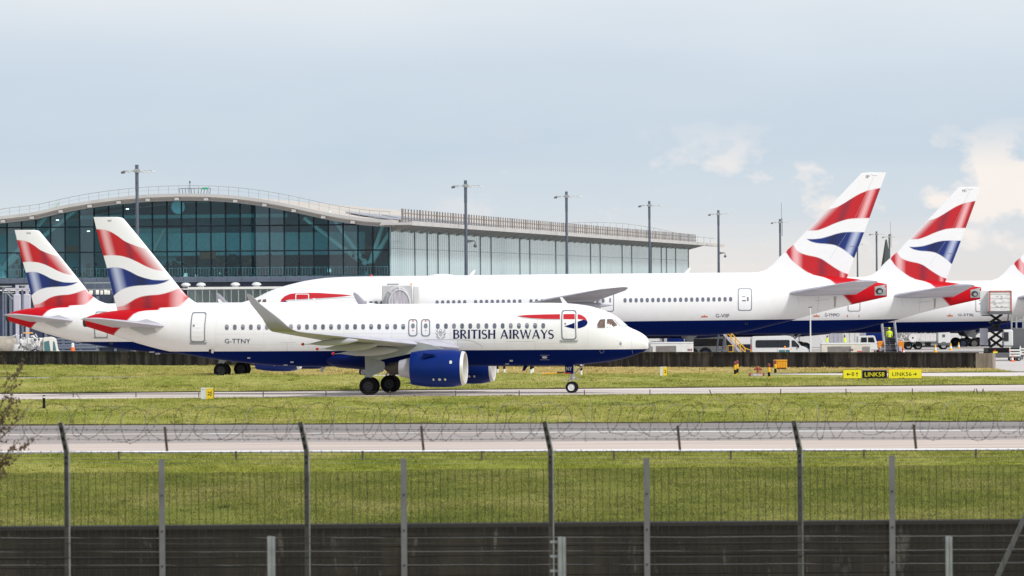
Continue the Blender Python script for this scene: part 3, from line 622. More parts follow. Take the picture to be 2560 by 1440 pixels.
def narrow_jet(name, label, O, deg, reg, tail_text, d1=0.0, d2=0.0, near=True):
    root = empty(name, O, rad(deg), label, 'airliner', 'airliners with red, white and blue tail fins')
    rm = lambda x: x+d1*min(max((-x-7)/4, 0), 1)+d2*min(max((-x-20)/4, 0), 1)
    H = Hull(prof_pts(FN, A_top), prof_pts(FN, A_bot), HWA, rm); fr = Frame(O, deg); J = Jet(root, fr, H, -1)
    W0 = d1; T0 = d1+d2                                           # rigid shifts of wing and tail groups
    Ltot = rm(H.x0)
    xs = list(-np.r_[.0005, np.linspace(.02, .5, 14)**1.0, np.linspace(.58, 6, 60), np.linspace(6.2, 26, 70), np.linspace(26.2, -H.x0, 190)])
    xs = [rm(x) for x in xs]
    V, Q = H.mesh(xs, 150, None)
    fz = np_mesh('fuselage', V, Q, hull_mat(name+'_hull', 2.862, .0), root)
    ez, ex = red_edge_narrow(FN); red = np.clip((np.interp(V[:, 2], ez, ex)-V[:, 0]+T0)/.16+.5, 0, 1)*(V[:, 0]-T0 < -29)
    attr_color(fz, RD*red[:, None]+WH*(1-red[:, None]))
    xe = Ltot; zc, h = H.prof(xe)
    MB().lathe([(.30, xe+.25), (.29, xe-.05), (.21, xe-.10), (.20, xe+.1), (.001, xe+.1)], (0, 0, float(zc)+.0), 'X', 20, sc=(1, 1.05)).build('exhaust_outlet', M_hot, fz, 40)
    # wings, fairings, sharklets
    b = MB(); n = 26
    pr = [(-11.4, .02), (-12.1, .50), (-13, .80), (-15, 1), (-17, 1), (-19, .97), (-20.6, .8), (-21.6, .45), (-22.1, .03)]
    v = []; f = []
    for x, k in pr:
        for j in range(n): a = 2*math.pi*j/n; v.append((x+W0, 2.12*k*math.cos(a), 2.35+1.02*k*math.sin(a)*(.72 if math.sin(a) > 0 else .75)))
    for i in range(len(pr)-1):
        for j in range(n): f.append((i*n+j, i*n+(j+1) % n, i*n+n+(j+1) % n, i*n+n+j))
    b.add(v, f).build('belly_fairing', M_blue, root, 60)
    for sg in (-1, 1):
        def zz(y): return 2.80+.0855*y
        secs = [((-12.0+W0, 1.2*sg, zz(1.2)+.05), 7.1, .13, .06, sg), ((-12.4+W0, 2.2*sg, zz(2.2)+.05), 6.7, .125, .085, sg), ((-14.5+W0, 6.4*sg, zz(6.4)), 4.6, .115, .085, sg), ((-17.2+W0, 11.6*sg, zz(11.6)), 3.0, .11, .085, sg), ((-19.55+W0, 16.2*sg, zz(16.2)), 1.75, .105, .09, sg),
                ((-19.95+W0, 16.9*sg, zz(16.9)+.02), 1.62, .10, .16, sg)]
        wg = solid_wing('wing', secs, M_lgrey, root)
        s2 = [((-19.95+W0, 16.9*sg, zz(16.9)+.02), 1.62, .10, .16, sg), ((-20.15+W0, 17.28*sg, zz(16.9)+.12), 1.50, .10, .5, sg), ((-20.45+W0, 17.55*sg, zz(16.9)+.36), 1.33, .095, .95, sg), ((-20.95+W0, 17.72*sg, zz(16.9)+.85), 1.08, .09, 1.25, sg), ((-22.1+W0, 17.86*sg, zz(16.9)+1.75), .62, .085, 1.42, sg), ((-22.62+W0, 17.93*sg, zz(16.9)+2.28), .36, .08, 1.45, sg), ((-22.85+W0, 17.95*sg, zz(16.9)+2.42), .12, .06, 1.45, sg)]
        solid_wing('winglet', s2, mat('winglet_grey', (.34, .33, .39), .4), wg)
        for (tx, ty, tz, ln_, r) in ((-20.55, 12.3, 3.40, 3.6, .20), (-20.25, 9.1, 3.06, 4.0, .24), (-19.75, 6.3, 2.72, 4.3, .27)):
            q = [(0, .035), (.12, .10), (.35, .75), (.6, 1), (.8, .85), (.95, .4), (1, .05)]
            c = MB(); m_ = 14; vv = []; ff = []
            for u, k in q:
                for j in range(m_): a = 2*math.pi*j/m_; vv.append((tx+u*ln_+W0, sg*ty+r*.75*k*math.cos(a), tz+u*.25+r*1.15*k*math.sin(a)))
            for i in range(len(q)-1):
                for j in range(m_): ff.append((i*m_+j, i*m_+(j+1) % m_, i*m_+m_+(j+1) % m_, i*m_+m_+j))
            ff.append(tuple(range(m_))); c.add(vv, ff); fa = c.build('flap_fairing', M_lgrey, wg, 50)
            MB().lathe([(.045, tx+.10+W0), (.10, tx+.06+W0), (.08, tx-.06+W0), (.001, tx-.12+W0)], (0, sg*ty, tz+.02), 'X', 10).build('red_tip', M_rlens, fa, 40)
        # engine on its pylon
        ex0, ez0 = -11.17+W0, 1.76
        e = engine(root, ex0, sg*5.75, ez0, 1.235, 3.5)
        MB().prism([(ex0-1.2, ez0+1.16), (ex0-3.3, ez0+1.0), (ex0-5.6, ez0+.55), (ex0-7.0, ez0+.95), (ex0-7.2, ez0+1.45), (ex0-3.4, ez0+1.75), (ex0-2.2, ez0+1.5)], sg*5.75-.2, sg*5.75+.2).build('pylon', M_grey, e, 30)
        MB().prism([(ex0-1.75, ez0+.90), (ex0-2.55, ez0+.99), (ex0-2.6, ez0+.70), (ex0-2.5, ez0+.66)], sg*(5.75)-.98-.16 if sg < 0 else 5.75+.95, sg*5.75-.94 if sg < 0 else 5.75+1.1).build('nacelle_strake', M_blue, e, None)
        for xq, rq in ((ex0-1.36, 1.2375), (ex0-2.62, 1.187)): MB().lathe([(rq, xq), (rq, xq-.025)], (0, sg*5.75, ez0), 'X', 40).build('cowl_seam', M_ink, e, None)
        MB().prism([(ex0-2.9, ez0-1.12), (ex0-3.55, ez0-1.0), (ex0-4.15, ez0-.96), (ex0-3.3, ez0-.88)], sg*5.75-.12, sg*5.75+.12).build('drain_fairing', M_blue, e, None)
        if sg < 0:
            yy = 5.75
            def npatch(nm, pts, m):
                vv = []
                for x, z in pts:
                    zz_ = z-ez0; y_ = math.sqrt(max(.01, 1.25**2-zz_**2)); vv.append((x, -(yy+y_), z))
                return mesh_obj(nm, vv, [tuple(range(len(vv)))], m, e)
            npatch('access_panel', rrect(ex0-.85, ez0+.30, ex0-.68, ez0+.50, .05), M_cabinw)
        for k_, (dx, w_) in enumerate(((-1.62, .10), (-1.22, .16), (-.86, .12))):
            p = oval(ex0+dx-.3, ez0-.72, w_/2*1.2, .075, 12, 2.2); y_ = math.sqrt(1.245**2-.72**2)
            mesh_obj('warning_mark', [(x, sg*5.75-math.sqrt(1.247**2-(z-ez0)**2)-.012, z) for x, z in p], [tuple(range(len(p)))], M_cabinw, e)
        # tailplane
        solid_wing('tailplane', [((-31.2+T0, .3*sg, 4.42), 4.3, .10, .1, sg), ((-31.75+T0, 1.0*sg, 4.50), 3.95, .10, .1, sg), ((-35.0+T0, 6.0*sg, 5.06), 1.55, .09, .1, sg), ((-35.35+T0, 6.22*sg, 5.09), 1.1, .07, .1, sg)], M_lgrey, root)
        q_ = [FN.loc(*Z2(*p), -1.3) for p in ((1140, 1040), (1320, 1000), (1443, 1040), (1443, 1110), (1310, 1146), (1180, 1090))]; MB().prism([(a+T0, c) for a, c in q_], sg*.7, sg*1.32).build('tailplane_seal_plate', mat('seal_plate_grey', (.50, .51, .52), .45), root, None)
        # main gear
        gx = -17.83+W0
        g = MB().tube([(gx, sg*3.8, .6), (gx+.02, sg*3.78, 1.4)], .11, 10).tube([(gx+.02, sg*3.78, 1.3), (gx+.1, sg*3.7, 2.9)], .17, 10).tube([(gx, sg*3.35, .6), (gx, sg*4.25, .6)], .09, 8).tube([(gx, sg*3.7, 1.7), (gx+.1, sg*2.0, 2.3)], .08, 8).tube([(gx-.18, sg*3.8, .75), (gx-.3, sg*3.8, 1.15), (gx-.1, sg*3.8, 1.55)], .05, 6)
        gr = g.build('main_gear_strut', M_grey, root, 40)
        for s_ in (-1, 1): wheel('wheel', (gx, sg*3.8+s_*.47, .588), .588, .44, gr, mat('dark_rim', (.022, .023, .026), .5))
        MB().prism([(gx-.20, 2.62), (gx-.16, .95), (gx+.12, .92), (gx+.32, 1.28), (gx+1.02, 1.55), (gx+1.12, 1.78), (gx+1.10, 2.12), (gx+.55, 2.4), (gx+.1, 2.75)], sg*4.32, sg*4.36).build('gear_door', M_grey, gr, None)
    # nose gear
    nx = -5.08
    g = MB().tube([(nx, 0, .40), (nx+.02, 0, 1.05)], .07, 10).tube([(nx+.02, 0, .95), (nx+.10, 0, 2.2)], .12, 10).tube([(nx, -.3, .385), (nx, .3, .385)], .06, 8).tube([(nx+.06, 0, 1.15), (nx+.85, 0, 1.95)], .045, 6).tube([(nx-.12, 0, .55), (nx-.28, 0, .8), (nx-.1, 0, 1.02)], .035, 6).box((nx+.3, 0, .95), (.34, .12, .09)).box((nx-.38, 0, .88), (.35, .3, .05))
    gr = g.build('nose_gear_strut', M_chrome, root, 40)
    for s_ in (-1, 1): wheel('wheel', (nx, s_*.25, .385), .385, .22, gr, M_cabinw if near else M_dgrey)
    MB().lathe([(.001, .0), (.10, .0), (.10, -.1), (.06, -.16)], (nx+.16, -.22, 1.02), 'Y', 14).build('taxi_light', M_cabinw, gr, 40)
    dr = MB().box((nx-.12, -.36, 1.66), (.55, .03, .78)).build('gear_door', M_blue, gr, None)
    MB().box((nx-.2, -.40, 1.30), (.36, .04, .09)).build('red_bar', M_rlens, dr, None)
    sign_text('door_letters', tail_text, .36, .24, Matrix.Translation((nx-.13, -.377, 1.60)) @ Matrix.Rotation(rad(90), 4, 'X'), M_cabinw, dr)
    # fin
    def floc(X, Y): a, b_ = FN.loc(*Z2(X, Y), 0.0); return a+T0, b_
    fin = fin_obj('tail_fin', root, floc, 190, 120, 80.5, 958, NY_LE, NY_TE, .055, paint_ny)
    v, f = text_geo(tail_text); v = v.copy(); w = 36 if len(tail_text) < 3 else 46; v[:, 0] = 974+w*v[:, 0]/v[:, 0].max(); v[:, 1] = 124-19*v[:, 1]
    mesh_obj('fin_letters', [(floc(a, b_)[0], -fin_half(floc, NY_LE, NY_TE, a, b_, .055)-.012, floc(a, b_)[1]) for a, b_ in v], f, M_ink, fin)
    return root, J, H, fr, fz, fin
ny, JN, HN, FNY, fzN, finN = narrow_jet('passenger_jet', 'white and navy twin-engine airliner rolling along the taxiway, nearest of all, upswept grey winglets', FN.O, -9, 'G-TTNY', 'NY')
# windows
M_frame = mat('window_surround', (.50, .51, .53), .4)
win_me = None
M_pane2 = mat('cabin_window_dim', (.095, .115, .14), .3); M_pane3 = mat('cabin_window_blind', (.185, .18, .22), .4)
def cabin_window(J, px, py, hw=4.7, hh=6.9):
    k = random.random(); o = J.patch('window', [oval(px, py, hw, hh, 14, 2.8)], M_pane if k < .5 else M_pane2 if k < .8 else M_pane3, .010, cell=.4)
    if random.random() < .3: J.patch('window_blind', [[(px-hw*.62, py-hh*.72), (px+hw*.62, py-hh*.72), (px+hw*.62, py-hh*(.1-.5*random.random()+.2)), (px-hw*.62, py-hh*.15)]], mat('blind_pale', (.30, .30, .33), .5), .013, o, cell=.4)
    return o
for k in range(23): cabin_window(JN, 567+20.05*k, 818.4-.0036*20.05*k)
for k in range(14): cabin_window(JN, 1094.6+20.27*k, 815.6-.0036*20.27*k)
# doors
def door(J, outer, w, m=M_line, win=None, sill=None, slab=True, name='door'):
    """outer = corner polygon in pixels; w = width of the grey outline"""
    cx = sum(p[0] for p in outer)/len(outer); cy = sum(p[1] for p in outer)/len(outer)
    hx = max(p[0] for p in outer)-cx; hy = max(p[1] for p in outer)-cy
    def sc(k): return [(cx+(x-cx)*(1-k/hx), cy+(y-cy)*(1-k/hy)) for x, y in outer]
    d = J.patch(name, [sc(w*.5)], M_white, .006, cell=.3) if slab else None
    r = J.patch('door_outline', ring_quads(outer, sc(w)), m, .022, d)
    if win: J.patch('door_window', [oval(*win)], M_line, .020, d)
    if sill: J.patch('door_sill', [sill], M_grey, .03, d)
    return d
door(JN, rrect(475.5, 780.5, 512.5, 855.5, 6, skew=4.5), 2.6, win=(484.5, 814.3, 2.7, 2.7, 12, 2), sill=[(474, 855.5), (516.5, 855.5), (515, 861), (475, 861)])
d1_ = door(JN, rrect(1404, 775.3, 1441.5, 849.2, 7), 2.6, sill=[(1399.5, 848), (1403, 851), (1442, 851), (1445, 848), (1443, 855), (1401, 855)])
for x in (1032.3, 1064.2):
    d_ = door(JN, rrect(x-11.2, 798, x+11.4, 840.8, 7), 2.4, win=(x+.3, 814.8, 4.6, 6.4, 14, 2.4), name='overwing_exit')
    JN.patch('red_mark', [[(x-1.6, 801.5), (x+2.2, 801.5), (x+2.2, 804), (x-1.6, 804)]], M_rlens, .024, d_); JN.patch('red_mark', [[(x-1.6, 825.2), (x+2.2, 825.2), (x+2.2, 827), (x-1.6, 827)]], M_rlens, .024, d_)
# ribbon by the forward door
def crop5(L): return [(1100+x/4.571, 740+y/4.571) for x, y in L]
M_shadow = mat('ribbon_grey_edge', (.50, .51, .54), .4)
top_r = [(880, 228), (1000, 217), (1200, 211), (1372, 208)]; bot_r = [(1372, 265), (1200, 263), (1050, 255), (950, 243)]
rib = JN.patch('ribbon_emblem', [crop5(top_r+bot_r), crop5([(1410, 207), (1540, 206), (1540, 266), (1410, 265)]), crop5([(1574, 209), (1610, 215), (1650, 238), (1672, 262), (1681, 284), (1640, 270), (1574, 264)])], M_red, .013)
JN.patch('ribbon_grey_edge', [crop5([(870, 233), (950, 244), (1050, 256), (1200, 264), (1372, 266), (1372, 273), (1200, 271), (1050, 264), (950, 252)])], M_shadow, .0125, rib)
JN.patch('ribbon_blue_tail', [crop5([(1574, 293), (1640, 271), (1681, 285), (1687, 302), (1680, 325), (1655, 348), (1610, 365), (1574, 371)]), crop5([(1420, 347), (1480, 327), (1538, 305), (1538, 375), (1490, 366)])], M_blue, .013, rib)
JN.patch('door_window', [oval(1100+1432/4.571, 740+318/4.571, 2.4, 2.4, 12, 2)], M_line, .026, d1_)
# airline name in flared capitals
def stroke(pts, ws):
    pts = [Vector((p[0], p[1])) for p in pts]; q = []
    l = []; r = []
    for i, p in enumerate(pts):
        t = (pts[min(i+1, len(pts)-1)]-pts[max(i-1, 0)]); t.normalize(); nn = Vector((-t.y, t.x)); w = ws[i] if isinstance(ws, (list, tuple)) else ws
        l.append(tuple(p+nn*w/2)); r.append(tuple(p-nn*w/2))
    return [[l[i], l[i+1], r[i+1], r[i]] for i in range(len(pts)-1)]
def arc(cx, cy, rx, ry, a0, a1, n=9): return [(cx+rx*math.cos(rad(a0+(a1-a0)*i/n)), cy+ry*math.sin(rad(a0+(a1-a0)*i/n))) for i in range(n+1)]
def stem(x, w=.185, y0=0, y1=1): return stroke([(x, y0), (x, y0+.08*(y1-y0)), (x, (y0+y1)/2), (x, y1-.08*(y1-y0)), (x, y1)], [w*1.35, w*1.05, w*.95, w*1.05, w*1.35])
def dg(a, b, w0, w1): p = lambda t: (a[0]+(b[0]-a[0])*t, a[1]+(b[1]-a[1])*t); return stroke([p(0), p(.1), p(.5), p(.9), p(1)], [w0*1.25, w0, (w0+w1)/2, w1, w1*1.25])
TK, TN = .185, .115
GL = {'B': (.62, stem(.11)+stroke([(.1, .955), (.28, .955)]+arc(.30, .745, .21, .21, 80, -80)+[(.1, .535)], [TN]*2+[TN, .1, .12, .14, .155, .155, .14, .12, .1, TN]+[TN])+stroke([(.28, .535)]+arc(.31, .29, .25, .245, 80, -80)+[(.1, .045)], [TN]+[TN, .1, .12, .145, .16, .16, .145, .12, .1, TN]+[TN])),
      'R': (.68, stem(.11)+stroke([(.1, .955), (.28, .955)]+arc(.29, .72, .23, .235, 80, -80)+[(.1, .485)], [TN]*2+[TN, .1, .12, .14, .155, .155, .14, .12, .1, TN]+[TN])+dg((.30, .49), (.62, 0), .13, .15)),
      'I': (.27, stem(.13)), 'T': (.64, stem(.32, TK, 0, .95)+stroke([(.0, .93), (.06, .95), (.32, .95), (.58, .95), (.64, .93)], [.16, TN, .085, TN, .16])),
      'S': (.52, stroke(arc(.26, .73, .21, .225, 35, 270, 12)+arc(.25, .26, .23, .235, 90, -145, 12)[1:], [.14, .11, .10, .10, .12, .13, .13, .13, .14, .15, .16, .17, .17, .17, .16, .15, .15, .14, .14, .13, .12, .10, .10, .11, .14])),
      'H': (.80, stem(.13)+stem(.66)+stroke([(.13, .51), (.66, .51)], TN)), 'A': (.80, dg((.40, 1.0), (.06, 0), .10, .10)+dg((.38, 1.0), (.72, 0), .16, .16)+stroke([(.18, .31), (.60, .31)], .085)),
      'W': (1.12, dg((.05, 1), (.31, 0), .16, .13)+dg((.56, 1), (.30, 0), .09, .09)+dg((.54, 1), (.81, 0), .16, .13)+dg((1.06, 1), (.80, 0), .09, .09)), 'Y': (.68, dg((.04, 1), (.34, .46), .16, .13)+dg((.64, 1), (.34, .46), .09, .1)+stem(.34, TK, 0, .5)), ' ': (.30, [])}
def wordmark(word):
    x = 0; P = []
    for ch in word:
        w, q = GL[ch]; P += [[(a+x, b) for a, b in poly] for poly in q]; x += w+.085
    return x-.085, P
tw, P = wordmark('BRITISH AIRWAYS'); px0, px1, yt_, yb_ = 1133, 1384, 824.5, 846.5
P = [[(px0+(px1-px0)*a/tw, yb_+(yt_-yb_)*b) for a, b in q] for q in P]
xsW = [p[0] for q in P for p in q]
for lo_, hi_ in ((0, 1250), (1250, 1500)): JN.patch('airline_name', [q for q in P if lo_ <= sum(p[0] for p in q)/len(q) < hi_], M_ink, .014, cell=.3)
JN.text('registration', 'G-TTNY', 562, 626, 847, 858.5, M_ink)
# crest: crown, shield and two supporters in thin grey strokes
cr = []
for sx in (-1, 1):
    c0 = 1102
    cr += stroke([(c0+sx*4, 844), (c0+sx*8.5, 841), (c0+sx*9.5, 835), (c0+sx*7, 830), (c0+sx*9.5, 826.5), (c0+sx*8, 823.5)], 1.2)+stroke([(c0+sx*5, 838), (c0+sx*11.5, 836), (c0+sx*12.5, 831)], .9)+stroke([(c0+sx*3, 832), (c0+sx*6.5, 831)], .9)+stroke([(c0+sx*9, 829), (c0+sx*12.5, 826)], .8)+stroke([(c0+sx*1, 846.5), (c0+sx*7.5, 845), (c0+sx*11.5, 842)], 1)
cr += stroke([(1099, 830.5), (1098.8, 836.5), (1102, 841.5), (1105.2, 836.5), (1105, 830.5), (1099, 830.5)], 1.0)+stroke([(1102, 831), (1102, 841)], .6)+stroke([(1099, 835), (1105, 835)], .6)+stroke([(1098, 828.5), (1100, 824), (1102, 822.5), (1104, 824), (1106, 828.5), (1098, 828.5)], .9)
JN.patch('crest', cr, mat('crest_grey', (.22, .23, .25), .45), .014)
# cockpit panes
cw = [crop5([(1806, 360), (1803, 322), (1829, 276), (1887, 270), (1887, 362)]), crop5([(1914, 271), (1968, 271), (2026, 337), (1975, 356), (1914, 361)]), crop5([(1990, 270), (2062, 276), (2141, 350), (2062, 346)])]
for q, m in zip(cw, (M_cock, M_cock, M_cockp)):
    o = JN.patch('cockpit_window', [q], m, .050, cell=.05)
    cx = sum(p[0] for p in q)/len(q); cy = sum(p[1] for p in q)/len(q)
    JN.patch('window_frame', ring_quads([(cx+(x-cx)*1.06, cy+(y-cy)*1.06) for x, y in q], q), M_line if m is M_cock else M_lgrey, .053, o, cell=.06)
# small hull details: panel seams, ports, drains, blade antennas
M_seam = mat('panel_seam', (.36, .37, .38), .5)
def seam(J, pts, w=.55, m=None, off=.009): return J.patch('panel_seam', stroke(pts, w), m or M_seam, off)
C4 = lambda L: [(850+x/5.54, 740+y/5.54) for x, y in L]
seam(JN, C4([(820, 638), (900, 622), (1000, 611), (1200, 604), (1500, 604), (1700, 607), (1800, 616), (1880, 640), (1940, 675), (1978, 712)]), .8)
seam(JN, C4([(1405, 610), (1395, 680)])); seam(JN, C4([(1633, 608), (1630, 735)])); seam(JN, [(1267, 872), (1267, 853.5), (1338, 853.5), (1338, 872)])
seam(JN, [(718, 878), (718, 857)]); seam(JN, [(700, 856.5), (740, 856.5)])
M_fine = mat('fine_seam', (.60, .605, .61), .5)
for px in (540, 660, 728, 860, 980, 1126, 1236, 1344, 1470): seam(JN, [(px, 764 if px < 1400 else 772), (px+.4, 790), (px+.6, 812), (px+.7, 871)], .4, M_fine)
for py in (783, 833, 860): seam(JN, [(540, py+2), (800, py+1), (1100, py), (1390, py-1)], .32, M_fine, .0085)
seam(JN, [(1582, 823), (1582, 884)], .4)
JN.patch('static_port', [rrect(1548.5, 855.5, 1554.5, 863, 1)], M_grey, .012)
JN.patch('static_port_marks', [[(1542.5+i*3, y), (1543.5+i*3, y), (1543.5+i*3, y+1), (1542.5+i*3, y+1)] for i in range(6) for y in (851.5, 866)], M_grey, .012)
JN.patch('outflow_valve', [oval(1361.5, 893, 6.5, 3, 16, 2.4)], M_lgrey, .014); JN.patch('port_marks', [[(1351+i*2.6, y), (1352+i*2.6, y), (1352+i*2.6, y+.9), (1351+i*2.6, y+.9)] for i in range(9) for y in (887.2, 898.6)], M_cabinw, .014)
JN.patch('port_marks', [oval(1504.5+5*math.cos(a), 877.6+4.6*math.sin(a), .7, .6, 6, 2) for a in [k*math.pi/4 for k in range(8)]], M_cabinw, .014)
for x, y, w, h in ((1278, 901.5, 8, 4), (1268, 909.5, 9, 2.4), (730, 905, 8, 3.4), (714, 912, 10, 2.4), (622, 894.5, 7, 3.2)): JN.patch('placard', [[(x-w/2, y-h/2), (x+w/2, y-h/2), (x+w/2, y+h/2), (x-w/2, y+h/2)]], M_lgrey, .014)
JN.patch('outflow_port', [rrect(522, 873, 532, 881, 2.5)], M_dark, .015); JN.patch('port_cover', [rrect(528.5, 871.5, 534.5, 881.5, 2)], M_cabinw, .06)
JN.patch('hull_vent', [oval(1277, 836.3, 2.6, 2.4, 10, 2)], M_dgrey, .02); JN.patch('hull_vent', [oval(1316.5, 838.6, 1.6, 3.2, 10, 2)], M_grey, .02)
for px in (1413, 795, 557):
    x, z = FNY.loc(px, 757.5, 0); zt = float(HN.prof(x)[0]+HN.prof(x)[1])
    MB().prism([(x+.17, zt-.03), (x-.17, zt-.03), (x-.36, zt+.40), (x-.20, zt+.40)], -.02, .02).build('blade_antenna', M_white, ny, None)
for px in (810, 1316, 1155):
    x, z = FNY.loc(px, 915, 0); zb = float(HN.prof(x)[0]-HN.prof(x)[1])
    MB().prism([(x+.16, zb+.05), (x-.16, zb+.05), (x-.28, zb-.32), (x-.12, zb-.32)], -.02, .02).build('belly_antenna', M_lgrey if px == 810 else M_blue, ny, None)
# ---- shorter sister behind it, rolling the same way
dU = ray(22, 806); aU = rad(-9); LU = 37.6-3.73
YU = 424-LU*math.sin(rad(9)); XU = dU[0]*424+LU*math.cos(rad(9))
uog, JU, HU, FU, fzU, finU = narrow_jet('passenger_jet', 'shorter twin-engine airliner mostly hidden behind the nearest one, leftmost tail fin', (XU, YU, 0), -9, '', 'UOG', 2.13, 1.6, False)
door(JU, rrect(236, 779, 269, 845, 5, skew=3), 2.2, win=(244, 808, 2, 2, 10, 2), sill=[(234, 842), (270, 842), (269, 846), (235, 846)])
JU.patch('outflow_port', [rrect(274, 855, 283, 862, 2)], M_dark, .015)
for x, y in ((380, 880), (395, 884)): JU.patch('placard', [[(x-6, y-2), (x+6, y-2), (x+6, y+1.5), (x-6, y+1.5)]], M_lgrey, .014)
# ------------------------------------------------------------ wide-body jets (parked, seen from their port side)
dI = ray(560, 790); FI = Frame((dI[0]*511, 511, 0), 180)
B_top = [(560, 790), (561, 783), (566, 777), (577, 769), (600, 758), (640, 744.5), (653, 738), (668, 730.5), (694.7, 720), (727.5, 710.5), (771, 700.8), (826, 694), (902, 691.2), (1055, 689.5), (1480, 684.5), (1895, 681), (1960, 682), (2030, 686.5), (2120, 695), (2170, 702), (2217, 709.8)]
B_bot = [(560, 790.2), (561, 797), (566, 803), (578, 811), (605, 821), (680, 834), (760, 840.5), (900, 843.5), (1624, 840), (1720, 840), (1770, 838.5), (1856, 830.5), (1931, 813.4), (1991, 798), (2051, 780.5), (2129, 761.7), (2217, 741.8)]
HWB = lambda u, h: np.where(u > -50, np.minimum(h*.985, 3.1), h*np.interp(-u, [50, 54, 58, 62, 64], [.985, .93, .72, .42, .26]))
def Z3(cx, cy): return 1880+cx/3.765, 400+cy/3.765
IF_LE = lambda y: np.interp(y, [116, 118, 121, 125, 180, 465, 660, 800, 905, 990, 1035, 1060, 1135], [1128, 1085, 1045, 1028, 975, 705, 515, 385, 265, 185, 130, 45, 15])
IF_TE = lambda y: np.interp(y, [116, 122, 265, 545, 680, 925, 1075, 1115, 1135], [1262, 1261, 1208, 1106, 1056, 961, 906, 891, 886])
def paint_if(X, Y, te, le):
    dT = te-X; c = np.ones(X.shape+(3,))*WH; dL = X-le
    g = lerp(dT, [(0, DR), (28, RD), (62, PK), (78, PK*1.08), (125, RD), (205, RD), (262, DR), (330, RD), (900, RD)]); f = np.clip(1-dL/105, 0, 1)[..., None]**1.5; g = g*(1-f)+WH*.95*f
    c = mixm(c, between(X, Y, [(690, 470), (780, 450), (860, 410), (940, 360), (1020, 315), (1100, 285), (1215, 262)], [(510, 667), (600, 663), (680, 640), (760, 605), (840, 575), (920, 555), (1010, 548), (1110, 547)], 5), g)
    g = lerp(dT, [(0, BL), (22, BL), (62, LB), (80, LB), (130, BL), (280, DB), (350, BL), (900, BL)])
    c = mixm(c, between(X, Y, [(500, 741), (560, 745), (640, 738), (720, 718), (800, 693), (870, 680), (950, 677), (1060, 680)], [(500, 735), (560, 770), (630, 785), (700, 790), (770, 800), (830, 825), (890, 865), (965, 928)], 5), g)
    g = lerp(X, [(320, DR*1.6), (360, RD), (395, PK), (420, PK*1.08), (480, RD), (600, RD), (655, DR), (720, RD), (820, RD), (855, PK), (880, RD), (910, RD)])
    c = mixm(c, between(X, Y, [(320, 870), (330, 850), (385, 799), (420, 850), (470, 880), (540, 900), (600, 912), (660, 935), (720, 975), (780, 1015), (840, 1050), (910, 1077)], [(320, 871), (370, 940), (440, 1000), (510, 1050), (590, 1100), (600, 1140), (900, 1140)], 5), g)
    return c
def red_edge_wide():
    P = [(600, 1085), (680, 1104), (740, 1130), (790, 1172), (835, 1225), (860, 1270), (945, 1362), (990, 1410)]
    q = sorted([(FI.loc(*Z3(*p), 1.2)[1], FI.loc(*Z3(*p), 1.2)[0]) for p in P]); return [a for a, _ in q], [b for _, b in q]
LB_ = list(zip(*[FI.loc(1565, 751, 3.09), FI.loc(1828, 748, 3.09)])); WK = (LB_[1][1]-LB_[1][0])/(LB_[0][1]-LB_[0][0])      # slope of the window line
def wz(x): return LB_[1][0]+WK*(x-LB_[0][0])
